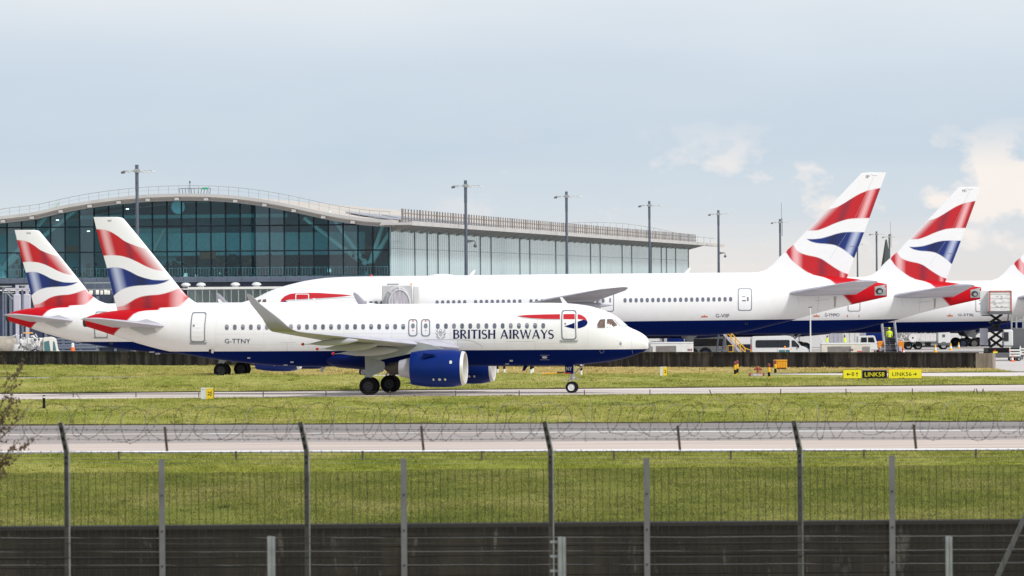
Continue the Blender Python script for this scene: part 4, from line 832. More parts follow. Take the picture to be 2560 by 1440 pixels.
def wide_jet(name, label, O, deg, reg, tail_text, d1=0.0, d2=0.0, stripe=3.70, g0=-.70):
    root = empty(name, O, rad(deg), label, 'airliner', 'airliners with red, white and blue tail fins')
    rm = lambda x: x+d1*min(max((-x-9)/5, 0), 1)+d2*min(max((-x-38)/5, 0), 1)
    H = Hull(prof_pts(FI, B_top), prof_pts(FI, B_bot), HWB, rm); fr = Frame(O, deg); J = Jet(root, fr, H, 1)
    W0 = d1; T0 = d1+d2
    xs = -np.r_[.0005, np.linspace(.03, .8, 12), np.linspace(.95, 12, 50), np.linspace(12.5, 46, 80), np.linspace(46.3, -H.x0, 170)]
    xs = [rm(x) for x in xs]; V, Q = H.mesh(xs, 150, None)
    st0 = FI.loc(1580, 803.3, 3.0); st1 = FI.loc(2000, 798.2, 2.9); sk = (st1[1]-st0[1])/(st1[0]-st0[0])
    fz = np_mesh('fuselage', V, Q, hull_mat(name+'_wide_hull', st0[1]-sk*st0[0]+(stripe-3.70), sk), root)
    ez, ex = red_edge_wide(); red = np.clip((np.interp(V[:, 2], ez, ex)-V[:, 0]+T0)/.2+.5, 0, 1)*(V[:, 0]-T0 < -50)
    attr_color(fz, RD*red[:, None]+WH*(1-red[:, None]))
    n = 26; v = []; f = []; b = MB()
    pr = [(-17, .02), (-18, .5), (-20, .85), (-24, 1), (-34, 1), (-37, .8), (-39, .4), (-40, .02)]
    for x, k in pr:
        for j in range(n): a = 2*math.pi*j/n; v.append((x+W0, 3.3*k*math.cos(a), 3.1+1.6*k*math.sin(a)*.8))
    for i in range(len(pr)-1):
        for j in range(n): f.append((i*n+j, i*n+(j+1) % n, i*n+n+(j+1) % n, i*n+n+j))
    b.add(v, f).build('belly_fairing', M_blue, root, 60)
    for sg in (1, -1):
        wg = solid_wing('wing', [((-19.4+W0, 1.5*sg, 2.75), 14.3, .12, .08, sg), ((-20.6+W0, 3.2*sg, 2.9), 12.8, .12, .1, sg), ((-25.2+W0, 10.6*sg, 4.3), 8.0, .11, .13, sg), ((-30.2+W0, 19*sg, 5.62), 5.2, .10, .13, sg), ((-35.3+W0, 27.4*sg, 6.6), 2.7, .10, .10, sg), ((-37.2+W0, 30.2*sg, 6.85), 1.0, .09, .16, sg), ((-37.6+W0, 30.45*sg, 6.9), .45, .06, .1, sg)], mat('wide_wing_grey', (.27, .265, .30), .5, var=.08, scale=1), root)
        for (tx, ty, tz, ln_, r) in ((-37.0, 21.5, 5.25, 5.0, .30), (-36.6, 15.5, 4.3, 5.5, .36), (-36.0, 9.0, 3.3, 6.0, .42)):
            c = MB(); m_ = 12; vv = []; ff = []; q = [(0, .04), (.12, .35), (.35, .85), (.6, 1), (.8, .85), (.95, .4), (1, .05)]
            for u, k in q:
                for j in range(m_): a = 2*math.pi*j/m_; vv.append((tx+u*ln_+W0, sg*ty+r*.75*k*math.cos(a), tz+r*1.1*k*math.sin(a)))
            for i in range(len(q)-1):
                for j in range(m_): ff.append((i*m_+j, i*m_+(j+1) % m_, i*m_+m_+(j+1) % m_, i*m_+m_+j))
            c.add(vv, ff).build('flap_fairing', M_lgrey, wg, 50)
        MB().box((-36.9+W0, 28.4*sg, 6.80), (.5, .3, .12), ch=.04).build('navigation_light', M_amber, wg, 30)
        e = engine(root, -17.6+W0, sg*9.6, 2.25, 1.75, 4.6, M_nac, 32)
        MB().prism([(-19+W0, 3.85), (-24+W0, 3.3), (-27+W0, 3.2), (-26+W0, 3.9), (-22+W0, 4.2)], sg*9.6-.25, sg*9.6+.25).build('pylon', M_grey, e, None)
        solid_wing('tailplane', [((-53.5+T0, .8*sg, 6.05), 7.2, .11, .1, sg), ((-54.05+T0, 1.9*sg, 6.16), 6.7, .105, .1, sg), ((-59.0+T0, 9.3*sg, 7.10), 2.9, .09, .12, sg), ((-59.9+T0, 10.7*sg, 7.30), 2.2, .08, .12, sg)], M_lgrey, root)
        gx = -32.6+W0
        g = MB().tube([(gx, sg*5.5, .75+g0), (gx+.05, sg*5.45, 3.0)], .20, 10).tube([(gx-1.6, sg*5.5, .68+g0), (gx+1.6, sg*5.5, .68+g0)], .16, 8).tube([(gx, sg*5.4, 1.9), (gx+.2, sg*3.0, 2.4)], .10, 8).tube([(gx, sg*5.4, 1.5), (gx-1.5, sg*5.2, 2.6)], .10, 8).tube([(gx+.5, sg*5.3, .9+g0), (gx+.75, sg*5.3, 1.5+g0), (gx+.15, sg*5.3, 1.95+g0)], .05, 6)
        for k in (-1.45, 0, 1.45): g.tube([(gx+k, sg*4.7, .66+g0), (gx+k, sg*6.3, .66+g0)], .10, 8)
        gr = g.build('main_gear_strut', M_dgrey, root, 40)
        for k in (-1.45, 0, 1.45):
            for s_ in (-1, 1): wheel('wheel', (gx+k, sg*5.5+s_*.70, .66+g0), .66, .50, gr, M_navyp if k else M_dgrey, 22)
        MB().prism([(gx-.1, 2.9), (gx-.2, 1.2), (gx+.9, 1.45), (gx+1.5, 2.3), (gx+1.2, 2.9)], sg*6.0, sg*6.05).build('gear_door', M_dgrey, gr, None)
    nx = -5.9
    g = MB().tube([(nx, 0, .55+g0), (nx+.1, 0, 2.8)], .15, 10).tube([(nx, -.5, .53+g0), (nx, .5, .53+g0)], .08, 8); gr = g.build('nose_gear_strut', M_chrome, root, 40)
    for s_ in (-1, 1): wheel('wheel', (nx, s_*.36, .53+g0), .53, .35, gr, M_cabinw, 20)
    def floc(X, Y): a, b_ = FI.loc(*Z3(X, Y), 0.0); return a+T0, b_
    fin = fin_obj('tail_fin', root, floc, 190, 120, 117, 1134, IF_LE, IF_TE, .045, paint_if)
    # rudder hinge, tab gap and rudder seams as thin raised strips on the visible side
    M_gap = mat('rudder_gap', (.42, .41, .41), .6)
    def fstrip(pts, w, m=M_gap):
        q = [p for poly in stroke(pts, w) for p in poly]
        mesh_obj('rudder_gap', [(floc(a, c)[0], fin_half(floc, IF_LE, IF_TE, a, c, .045)+.014, floc(a, c)[1]) for a, c in q], [tuple(range(4*i, 4*i+4)) for i in range(len(q)//4)], m, fin)
    fstrip([(1180, 145), (1128, 146), (1128, 122)], 3); fstrip([(918, 813), (1000, 818)], 3.5, M_dgrey); fstrip([(650, 1055), (690, 960)], 2.5, M_red); fstrip([(1150, 150), (960, 560)], 1.6); fstrip([(890, 690), (730, 930)], 1.6)
    # dorsal fillet seam and APU exhaust
    a0 = [Z3(*p) for p in ((1157, 1192), (1264, 1172), (1264, 1274), (1157, 1274))]
    ap = [(FI.loc(x, y, .5)[0]+T0, FI.loc(x, y, .5)[1]) for x, y in a0]
    pl = J.patch('exhaust_plate', [ap], M_grey, .02, local=True, cell=.5)
    cx, cz = FI.loc(*Z3(1210, 1234), .5); cx += T0
    J.patch('exhaust_outlet', [oval(cx+.1, cz, .36, .30, 18, 2)], M_dark, .04, pl, local=True, cell=1); J.patch('exhaust_liner', [oval(cx+.04, cz-.05, .20, .17, 14, 2)], M_grey, .055, pl, local=True, cell=1)
    # rear door, seams below the tailplane
    def P2(L, yl=2.9): return [(FI.loc(x, y, yl)[0]+T0, FI.loc(x, y, yl)[1]) for x, y in L]
    o_ = rrect(1845, 721, 1880, 776.5, 5); cx_, cy_ = 1862.5, 748.7
    def sc(k): return [(cx_+(x-cx_)*(1-k/17.5), cy_+(y-cy_)*(1-k/27.7)) for x, y in o_]
    d = J.patch('door', [P2(sc(.8))], M_white, .008, local=True)
    J.patch('door_outline', [P2(q) for q in ring_quads(o_, sc(1.9))], M_line, .022, d, local=True)
    J.patch('door_window', [P2(rrect(1867.5, 742.5, 1872, 752.5, 1.2))], M_line, .02, d, local=True)
    J.patch('door_placard', [P2([(1855, 741), (1863.5, 741), (1863.5, 742.2), (1855, 742.2)]), P2([(1855.5, 750.5), (1864.5, 750.5), (1864.5, 753), (1855.5, 753)])], M_rust, .02, d, local=True)
    J.patch('panel_seam', [P2(q, 2.2) for L_ in ([(1838, 713), (1900, 717)], [(2048, 740), (2046, 778)], [(1994, 742), (1998, 752), (1998, 762)], [(2040, 752), (2075, 748)]) for q in stroke(L_, .6)], M_seam, .012, local=True)
    J.patch('stain_streak', [P2([(2085, 741), (2092, 741), (2090.5, 768), (2086.5, 768)], 1.6)], mat('stain_grey', (.38, .36, .33), .6), .012, local=True)
    for i, (x0, x1) in enumerate(((1177, .5), (1715, .5))):
        x, z = FI.loc(x0, 680, 0); x += T0*(x < -40)+W0*(x > -40); zt = float(H.prof(x)[0]+H.prof(x)[1])
        MB().prism([(x+.2, zt-.04), (x-.25, zt-.04), (x-.5, zt+.52), (x-.3, zt+.52)], -.03, .03).build('blade_antenna', M_white, root, None)
    x, z = FI.loc(1104, 687, 0); zt = float(H.prof(x+W0)[0]+H.prof(x+W0)[1])
    MB().lathe([(.001, 1.28), (.35, 1.05), (.62, .5), (.68, 0), (.62, -.6), (.3, -1.15), (.001, -1.3)], (x+W0, 0, zt-.06), 'X', 18, sc=(1.15, .34)).build('satellite_dome', M_white, root, 60)
    x, z = FI.loc(928, 690, 0); zt = float(H.prof(x+W0)[0]+H.prof(x+W0)[1])
    MB().lathe([(.16, -.02), (.15, .08), (.08, .15), (.001, .17)], (x+W0, 0, zt), 'Z', 12).build('beacon', M_rlens, root, 60)
    v, f = text_geo(tail_text); v = v.copy(); v[:, 0] = 1071+(35 if 'I' in tail_text else 42)*v[:, 0]/v[:, 0].max(); v[:, 1] = 172-28*v[:, 1]
    tx = mesh_obj('fin_letters', [(floc(a, b_)[0], fin_half(floc, IF_LE, IF_TE, a, b_, .045)+.012, floc(a, b_)[1]) for a, b_ in v], f, M_ink, fin)
    return root, J, H, fr, fz, fin, P2, tx
# Nearest parked wide body
jif, JI, HI, FIF, fzI, finI, P2, txI = wide_jet('wide_jet', 'long wide-body airliner parked behind the nearest jet, its tail tallest in view', FI.O, 180, 'G-VIIF', 'IF')
WX = [767, 790.5, 817, 830.8, 899.2, 912.8, 926.6, 940.2, 954]+[1092.8+13.8*i for i in range(6)]+[1189+13.85*i for i in range(9)]+[1327.5, 1341.4, 1355.2]+[1369+13.85*i for i in range(11)]+[1562.7+13.9*i for i in range(20)]
def wide_windows(J, rmf, root):
    me = None
    for px in WX:
        x, z = FI.loc(px, 751, 3.09); x = rmf(x); z = wz(x)
        J.patch('window', [oval(x, z, .155, .215, 14, 2.7)], M_pane, .012, local=True, cell=.5)
wide_windows(JI, lambda x: x, jif)
jmo_O = None
# second wide body is a copy of the first with its own letters
def shift_tree_letters(root, txt):
    for o in list(bpy.data.objects):
        if o.name.startswith('fin_letters') and o.parent and o.parent.parent == root:
            v, f = text_geo(txt); v = v.copy(); v[:, 0] = 1071+42*v[:, 0]/v[:, 0].max(); v[:, 1] = 172-28*v[:, 1]
            p = o.parent; bpy.data.objects.remove(o)
            fl = lambda a, b: FI.loc(*Z3(a, b), 0.0)
            mesh_obj('fin_letters', [(fl(a, b)[0], fin_half(fl, IF_LE, IF_TE, a, b, .045)+.012, fl(a, b)[1]) for a, b in v], f, M_ink, p); return
YM = 567; dM = ray(960, 790); zM = -.42
jmo = copy_tree(jif); jmo.location = (dM[0]*YM, YM, zM); jmo['label'] = 'wide-body airliner parked second, between the tallest fin and the cut-off tail at right'
for c in children(jmo):
    if 'gear_strut' in c.name: c.location.z += gz(YM)+.70-zM
bpy.context.view_layer.update(); shift_tree_letters(jmo, 'MO')
FMO = Frame(jmo.location, 180); JM = Jet(jmo, FMO, HI, 1)
JI.text('registration', 'G-VIIF', 1789.5, 1823.5, 784.5, 793.5, M_ink); JM.text('registration', 'G-YMMO', 2062, 2098.5, 783, 791, M_ink)
M_oplac = mat('orange_placard', (.60, .16, .04), .5)
for J, x, y in ((JI, 1761, 791.5), (JM, 2041, 790.2)): J.patch('placard', [[(x-8, y-1.6), (x+8, y-1.6), (x+8, y+1.8), (x-8, y+1.8)], [(x-1, y-4), (x+1.4, y-4), (x+1.4, y-1.8), (x-1, y-1.8)]], M_oplac, .014)
for x in (2119, 2147.5): JM.patch('placard', [[(x-1, 787), (x+1, 787), (x+1, 793), (x-1, 793)]], M_oplac, .014)
JI.patch('hull_vent', [rrect(1862, 806.5, 1865.5, 812, 1), rrect(1867, 806.5, 1870, 812, 1)], M_dark, .014)
# forward ribbon and cockpit panes of the nearest wide body
c6 = lambda L: [(640+x/4.571, 660+y/4.571) for x, y in L]
rib = JI.patch('ribbon_emblem', [c6([(275, 445), (290, 405), (330, 368), (390, 342), (460, 334), (600, 330), (720, 331), (860, 340), (980, 347), (1100, 358), (990, 372), (860, 384), (700, 393), (600, 398), (440, 405), (380, 408), (335, 418)])], M_red, .014)
JI.patch('ribbon_grey_edge', [c6([(335, 419), (440, 407), (600, 400), (700, 396), (860, 388), (990, 378), (1155, 380), (990, 388), (700, 407), (440, 416), (345, 424)])], M_shadow, .013, rib)
JI.patch('ribbon_blue_tail', [c6([(275, 462), (285, 440), (332, 420), (370, 440), (430, 462), (420, 480), (300, 500), (272, 480)])], M_blue, .0145, rib)
dd = JI.patch('door_outline', ring_quads(c6(rrect(450, 340, 607, 560, 16)), c6(rrect(460, 349, 597, 552, 14))), M_white, .02)
JI.patch('door_emblem', [oval(640+622/4.571, 660+444/4.571, 2.9, 2.9, 14, 2)], M_blue, .016, dd)
for q, m in ((c6([(12, 455), (22, 412), (62, 404), (42, 462)]), M_cock), (c6([(60, 460), (82, 405), (116, 402), (116, 462)]), M_cock)): JI.patch('cockpit_window', [q], m, .014)
JI.patch('hull_vent', [rrect(640+552/4.571, 660+440/4.571, 640+572/4.571, 660+462/4.571, 1)], M_dgrey, .014)
d3 = JI.patch('door_outline', ring_quads(rrect(1499, 722, 1535, 779, 5), rrect(1501, 724, 1533, 777, 4)), M_line, .02); JI.patch('door_window', [rrect(1523.5, 745, 1527.5, 756, 1.2)], M_line, .02, d3)
# third, longer wide body, tail running out of the frame; a fourth beyond it
YS = 622; dS = ray(2741, 740); LS = 73.64; zS = -.85
jst, JS, HS, FS, fzS, finS, P2S, txS = wide_jet('wide_jet', 'longest wide-body airliner parked third, its tail cut off by the right edge', (dS[0]*YS-LS, YS, zS), 180, 'G-STBJ', 'BJ', -5.2, -4.8, 3.45, gz(622)-zS)
JS.text('registration', 'G-STBJ', 2395, 2433, 784, 791.5, M_ink)
JS.patch('placard', [[(2368, 788), (2382, 788), (2382, 791), (2368, 791)], [(2373.5, 785), (2376, 785), (2376, 788), (2373.5, 788)]], M_oplac, .014)
j4 = copy_tree(jst); j4.location = (dS[0]*YS-LS+27.1, 692, -1.2); j4['label'] = 'wide-body airliner farthest back, only its dark belly and gear showing under the others'
# ============================================================ TERMINAL
dT = ray(973, 560); YT = 737; TR = -7.85
FT = Frame((dT[0]*YT, YT, 0), TR)
def side_y(px, xl=0.0):                                       # depth along the long side wall for a photo column
    d = ray(px, 640); c, n = math.cos(FT.a), math.sin(FT.a)
    # local x = c*(X-Ox)+n*(Y-Oy) = xl
    t = (c*FT.O.x+n*FT.O.y+xl)/(c*d[0]+n*d[1]); return -n*(d[0]*t-FT.O.x)+c*(t-FT.O.y)
def tint_glass(name, tint, gloss=.06, base=None):
    m = bpy.data.materials.new(name); m.use_nodes = True; t = m.node_tree; t.nodes.clear()
    o = t.nodes.new('ShaderNodeOutputMaterial'); tr = t.nodes.new('ShaderNodeBsdfTransparent'); gl = t.nodes.new('ShaderNodeBsdfGlossy'); mx = t.nodes.new('ShaderNodeMixShader')
    tr.inputs[0].default_value = tint+(1,); gl.inputs['Roughness'].default_value = .03; gl.inputs[0].default_value = (.75, .9, 1, 1); mx.inputs[0].default_value = gloss
    t.links.new(tr.outputs[0], mx.inputs[1]); t.links.new(gl.outputs[0], mx.inputs[2]); t.links.new(mx.outputs[0], o.inputs[0]); return m
M_tglass = tint_glass('terminal_glass', (.50, .88, .95), .06)
M_tg2 = tint_glass('terminal_glass_hazy', (.47, .80, .88), .11); M_tg3 = tint_glass('terminal_glass_deep', (.42, .80, .90), .045)
M_bglass = tint_glass('bridge_glass', (.62, .70, .68), .10)
M_mull = mat('mullion_dark', (.008, .016, .024), .5, spec=.2); M_fascia = mat('roof_fascia_white', (.47, .46, .445), .5, var=.08, scale=.4)
M_roof = mat('roof_sheet', (.50, .455, .40), .6, var=.07, scale=.25); M_soffit = mat('soffit', (.30, .29, .28), .7); M_band = mat('spandrel_blue_grey', (.10, .125, .17), .4, var=.12, scale=.3)
M_inw = mat('hall_wall', (.17, .50, .60), .9, var=.35, scale=.15); M_inw2 = mat('hall_pale', (.34, .66, .70), .8, var=.1); M_floor = mat('hall_floor', (.20, .26, .26), .6); M_beam = mat('steel_tree_white', (.50, .62, .58), .5)
M_side = mat('fritted_side_glass', (.375, .535, .575), .12, var=.05, scale=.2); M_sidel = mat('side_joint', (.27, .34, .36), .5); M_base = mat('base_navy', (.022, .032, .055), .5, var=.3, scale=.4)
M_plant = mat('hall_planting', (.012, .022, .02), .9); M_osign = mat('orange_sign', (.35, .10, .03), .5)
T = empty('terminal_building', FT.O, FT.a, 'glass-fronted terminal hall with a curved white-edged roof and long pale side wall', 'terminal')
LT = 470.0
gx = lambda px, py: FT.loc(px, py, 0.0)
# roof curve (upper edge of the white fascia) from the photograph
RC = [(-90, 566), (-40, 554), (0, 542.5), (45, 537), (91, 531), (155, 516.5), (215, 505), (275, 496.5), (336, 490), (396, 486), (460, 484.3), (521, 485), (581, 488.5), (642, 495.5), (704, 506), (766, 519), (826, 532), (880, 541), (930, 547), (975, 549.5)]
rc = [gx(*p) for p in RC]; xw = -64.0
rc = [(xw-3, rc[0][1]-1.2)]+[p for p in rc if p[0] > xw]
rx = np.linspace(rc[0][0], 0.8, 90); rz_ = pchip([p[0] for p in rc], [p[1] for p in rc], rx)
RZ = lambda x: float(np.interp(x, rx, rz_))
def shell(name, y0, y1, dz0, dz1, m, x0=None, x1=None, par=None):
    q = [(x, z) for x, z in zip(rx, rz_) if (x0 is None or x >= x0) and (x1 is None or x <= x1)]; n = len(q); v = []; f = []
    for y in (y0, y1):
        for x, z in q: v.append((x, y, z+dz0))
        for x, z in q: v.append((x, y, z+dz1))
    for i in range(n-1):
        f += [(i, i+1, 2*n+i+1, 2*n+i), (n+i, 3*n+i, 3*n+i+1, n+i+1), (i, n+i, n+i+1, i+1), (2*n+i, 2*n+i+1, 3*n+i+1, 3*n+i)]
    f += [(0, 2*n, 3*n, n), (n-1, 2*n-1, 4*n-1, 3*n-1)]
    b = MB(); b.add(v, f); return b.build(name, m, par or T, 30)
roof = shell('roof', -1.9, LT, -.62, -.04, M_roof)
fas = shell('roof_fascia', -2.25, -1.85, -.44, 0, M_fascia, par=roof)
shell('soffit', -1.85, .9, -1.0, -.63, M_soffit, par=roof)
for i in range(16):
    x = xw+1.5+i*(63.5/15.4)
    if x < 0: MB().box((x, -1.5, RZ(x)-.72), (.62, 1.3, .42)).build('roof_bracket', M_fascia, roof, None)
# roof rail along the curve, posts and wire
rail = MB()
for i in range(46):
    x = xw+i*1.42; z = RZ(x); rail.tube([(x, 1.2, z-.1), (x, 1.2, z+1.15)], .03, 5)
rail.tube([(x, 1.2, RZ(x)+1.15) for x in np.linspace(xw, 0, 70)], .035, 5).tube([(x, 1.2, RZ(x)+.65) for x in np.linspace(xw, 0, 70)], .018, 4)
rail.build('roof_rail', M_grey, roof, None)
rl2 = MB()
for i in range(32): x = -46+i*1.42; rl2.tube([(x, LT-4, RZ(x)-.1), (x, LT-4, RZ(x)+1.25)], .05, 4)
rl2.tube([(x, LT-4, RZ(x)+1.25) for x in np.linspace(-46, -1, 50)], .06, 4); rl2.build('roof_rail', M_grey, roof, None)
x0 = gx(436, 478)[0]; tr_ = MB()
for i in range(11): x = x0+i*.42; tr_.tube([(x, 4, RZ(x)-.1), (x+(-.12 if i < 6 else .14), 4, RZ(x)+.85)], .045, 5)
tr_.tube([(x0, 4, RZ(x0)+.85), (x0+4.3, 4, RZ(x0)+.8)], .04, 5).tube([(x0+1.4, 4, RZ(x0)), (x0+1.4, 4, RZ(x0)+1.75)], .05, 6).box((x0+1.4, 4, RZ(x0)+1.7), (.18, .18, .3)); tr_.build('roof_access_frame', M_dgrey, roof, None)
MB().box((x0+3.6, 3.8, RZ(x0)+.78), (.8, .1, .28)).build('exit_sign', mat('green_sign', (.02, .35, .18), .5), roof, None)
# solar panels on the falling right-hand slope
for k, (y0, y1) in enumerate(((18, 44), (50, 84), (92, 138))):
    for j in range(2):
        xa, xb = -9.2+j*3.3, -6.4+j*3.3; n = 5; v = []; f = []
        for i in range(n+1): x = xa+(xb-xa)*i/n; v += [(x, y0, RZ(x)+.22), (x, y1, RZ(x)+.22), (x, y0, RZ(x)+.10), (x, y1, RZ(x)+.10)]
        for i in range(n): a = 4*i; f += [(a, a+4, a+5, a+1), (a+2, a+3, a+7, a+6), (a, a+2, a+6, a+4), (a+1, a+5, a+7, a+3)]
        f += [(0, 1, 3, 2), (4*n, 4*n+2, 4*n+3, 4*n+1)]
        b = MB(); b.add(v, f); b.build('roof_light_panel', mat('roof_panel_grey', (.20, .21, .25), .3), roof, None)
# gable: one glazed bay per mullion spacing
zb = gx(500, 690)[1]; zf1 = gx(500, 628.6)[1]; zf2 = gx(500, 565)[1]
mx0 = gx(53/2.977, 600)[0]; mdx = (gx(2335/2.977, 600)[0]-mx0)/21
xsb = [mx0+mdx*i for i in range(-7, 30)]; xsb = [x for x in xsb if xw < x < -.4]+[-.05]
for a, b_ in zip(xsb[:-1], xsb[1:]):
    v = [(a+.05, 0, zb), (b_-.05, 0, zb), (b_-.05, 0, RZ(b_)-.62), (a+.05, 0, RZ(a)-.62)]
    bay = mesh_obj('window_bay', v, [(0, 1, 2, 3)], random.choice((M_tglass, M_tglass, M_tg2, M_tg3)), T)
    m = MB().box((a, -.03, (zb+RZ(a))/2-.4), (.17, .26, RZ(a)-zb-.7))
    for z in (zf1, zf2):
        if z < RZ(a)-1.2: m.box(((a+b_)/2, -.02, z), (b_-a-.1, .24, .18))
    m.build('window_frame', M_mull, bay, None)
MB().box((-.05, 0, (zb+RZ(-.05))/2-.4), (.16, .3, RZ(0)-zb-.6)).build('corner_mullion', M_mull, T, None)
# interior: back wall, floors, steel trees, planting, signs
hb = [(x, z-.8) for x, z in zip(rx, rz_) if -63 < x < -.5]; MB().prism([(hb[-1][0], zb-1), (hb[0][0], zb-1)]+hb, 26, 26.4).build('hall_back_wall', M_inw, T, None)
MB().box((-32, 13.3, zb-.25), (63, 25.6, .4)).build('hall_floor', M_floor, T, None)
MB().box((-22, 17, zf1+1.1), (33, 9, 3.2)).build('hall_block', M_inw2, T, None)
MB().box((-36.5, 18, zf1+.8), (9, 7, 5.2)).build('hall_block', M_inw2, T, None)
MB().box((-32, 20, RZ(-32)-2.9), (30, 10, .5)).build('hall_ceiling_duct', M_inw2, T, None)
def steel_tree(x, y, hz, arms):
    b = MB()
    for dx, dz in arms: b.tube([(x, y, zb+hz), (x+dx, y+.8, zb+hz+dz)], [.42, .26], 10)
    b.tube([(x, y, zb-.2), (x, y, zb+hz)], [.75, .40], 10); return b.build('steel_tree', M_beam, T, 60)
xt = gx(912, 660)[0]; steel_tree(xt, 3.4, 1.0, [(-9.2, 7.0), (-5.8, 7.9), (2.0, 6.2), (3.3, 5.6)])
steel_tree(gx(-10, 660)[0], 3.4, 1.0, [(4.5, 5.5), (11.5, 9.2), (8, 9.6), (-3, 6)])
steel_tree(gx(320, 640)[0], 10, .6, [(-3, 6), (3, 6)])
rails = MB()
for i in range(150): x = -60+i*.4; rails.box((x, .8, zb+.55), (.05, .05, 1.1))
rails.box((-30, .8, zb+1.12), (60, .06, .06)); rails.build('hall_rail', mat('rail_pale', (.24, .33, .33), .5), T, None)
random.seed(5)
for k in range(26):
    x = -59+random.random()*57; h = .9+random.random()*2.6; b = MB()
    for q in range(16):
        c = Vector((x+random.gauss(0, .55), 2.2+random.random()*2, zb+.1+h*random.random())); s = .18+.3*random.random()
        b.box(c, (s*1.6, s, s*1.5), M=Matrix.Rotation(random.random()*3, 3, random.choice('XYZ')), ch=s*.4)
    b.build('hall_planting', M_plant, T, None)
for px, py, w, h in ((488, 636, 2.3, 1.1), (598, 655, .35, 1.6), (680, 655, .4, 1.7), (902, 625, 1.8, 1.2), (145, 622, 1.5, .9), (240, 632, 1.2, 1.2)): x, z = gx(px, py); MB().box((x, 9, z), (w, .3, h)).build('hall_sign', M_osign, T, None)
for px, py in ((296, 521), (198, 577), (232, 579), (120, 549)): x, z = gx(px, py); MB().box((x, 6, z), (.34, .34, .14)).build('hall_lamp', mat('hall_lamp', (1, .93, .8), .5, emit=3.5), T, None)
for px, py in ((536, 680), (472, 686), (446, 687), (808, 676)): x, z = gx(px, py); MB().box((x, 5, z), (.5, .3, .5)).build('hall_lamp', mat('hall_lamp_dim', (.8, 1, .95), .5, emit=.55), T, None)
x, z = gx(440, 517.5); MB().lathe([(.001, 0), (.95, 0), (.95, .12), (.001, .12)], (x, 1.4, z), 'Y', 28).build('hall_round_disc', mat('disc_pale', (.30, .55, .60), .4), T, None)
# spandrel bands and dark base under the gable
zb2 = gx(500, 703.5)[1]; zb3 = gx(500, 722)[1]
for i in range(31):
    x = xw+1+i*2.06
    if x < -1: MB().box((x, -.12, (zb+zb2)/2-.06), (2.02, .5, zb-zb2-.16)).build('spandrel_panel', M_band, T, None); MB().box((x, .22, (zb2+zb3)/2), (2.03, .5, zb2-zb3-.12)).build('spandrel_panel', M_navyp if i % 4 == 1 else M_base, T, None)
MB().box((-32, -.32, zb2-.02), (64, .8, .14)).build('ledge', M_band, T, None)
MB().box((-32, 1.6, zb3/2-1.2), (64, 1.0, zb3+2.2)).build('base_wall', M_base, T, None)
for i in range(16): MB().tube([(xw+2+i*4.1, -.4, -2), (xw+2+i*4.1, -.4, zb3)], .16, 8).build('base_column', M_bluegrey, T, 40)
# long side wall: pale fritted panels between dark fins, canopy with brackets, louvre screen on the eave
ztop = 14.6
# canopy underside follows the photo: height at the near corner and at the far tip
def side_z(px, py, xl=0.0):
    y = side_y(px, xl); p = Vector((xl*math.cos(FT.a)-y*math.sin(FT.a), xl*math.sin(FT.a)+y*math.cos(FT.a)))+Vector((FT.O.x, FT.O.y)); return CH+ray(px, py)[2]*p.y
edges = [975, 1034, 1065, 1092, 1120, 1198, 1225, 1297, 1322, 1387, 1414, 1474, 1498, 1553, 1577, 1626, 1651, 1664, 1687, 1719]
yd = [side_y(px) for px in edges]; zt_ = side_z(975, 563); zmid = side_z(1000, 622)
for i in range(len(yd)-1):
    a, b_ = yd[i], yd[i+1]
    p = MB().box((.02, (a+b_)/2, (zt_-3)/2), (.28, b_-a-.25, zt_+3)).build('side_panel', M_side, T, None)
    n = max(2, int((b_-a)/1.9)); j = MB()
    for k in range(1, n): j.box((.165, a+(b_-a)*k/n, (zt_-3)/2), (.02, .09, zt_+2.9))
    j.box((.165, (a+b_)/2, zmid), (.03, b_-a-.3, .10)); j.build('panel_joint', M_sidel, p, None)
    MB().box((.12, b_, (zt_-3)/2), (.30, .22, zt_+3)).build('side_fin', M_dgrey, T, None)
yend = side_y(1719)
MB().box((-32, yend-.2, 7), (63, .4, 18)).build('far_end_wall', M_side, T, None)
zc = side_z(1060, 559, 3.75)-.1; print('zc', zc, zt_)
can = MB().box((1.55, yend/2-.5, zc), (4.3, yend+6, .34)).build('canopy', M_fascia, T, None)
MB().box((3.75, yend/2-.5, zc+.06), (.14, yend+6, .60)).build('canopy_edge', M_fascia, can, None)
MB().box((3.0, yend+9.5, zc+.05), (2.2, 15, .38)).build('canopy_tip', M_fascia, can, None)
for i in range(46):
    y = 1+i*(yend/45); v = [(.2, y, zc-.17), (3.7, y, zc-.17), (.2, y, zc-1.1)]
    b = MB(); b.add([(x, y-.3, z) for x, _, z in v]+[(x, y+.3, z) for x, _, z in v], [(0, 1, 2), (5, 4, 3), (0, 3, 4, 1), (1, 4, 5, 2), (2, 5, 3, 0)]); b.build('canopy_bracket', M_soffit, can, None)
y0l = side_y(1003, 1.2); y1l = side_y(1740, 1.2); nl = 150; lv = MB(); zl = side_z(1003, 523, 1.2)
per = 6
for k in range(25):
    g = MB(); ya = y0l+(y1l-y0l)*k/25; yb_2 = y0l+(y1l-y0l)*(k+1)/25
    for q in range(per): y = ya+(yb_2-ya)*(q+.5)/per; g.box((1.2, y, (zc+zl)/2+.1), (.10, .62 if q else 1.5, zl-zc))
    g.box((1.27, (ya+yb_2)/2, zc+.75*(zl-zc)), (.06, yb_2-ya, .12)).box((1.27, (ya+yb_2)/2, zc+.42*(zl-zc)), (.06, yb_2-ya, .12)); g.build('louvre_screen', mat('louvre_grey_brown', (.19, .172, .162), .6), T, None)
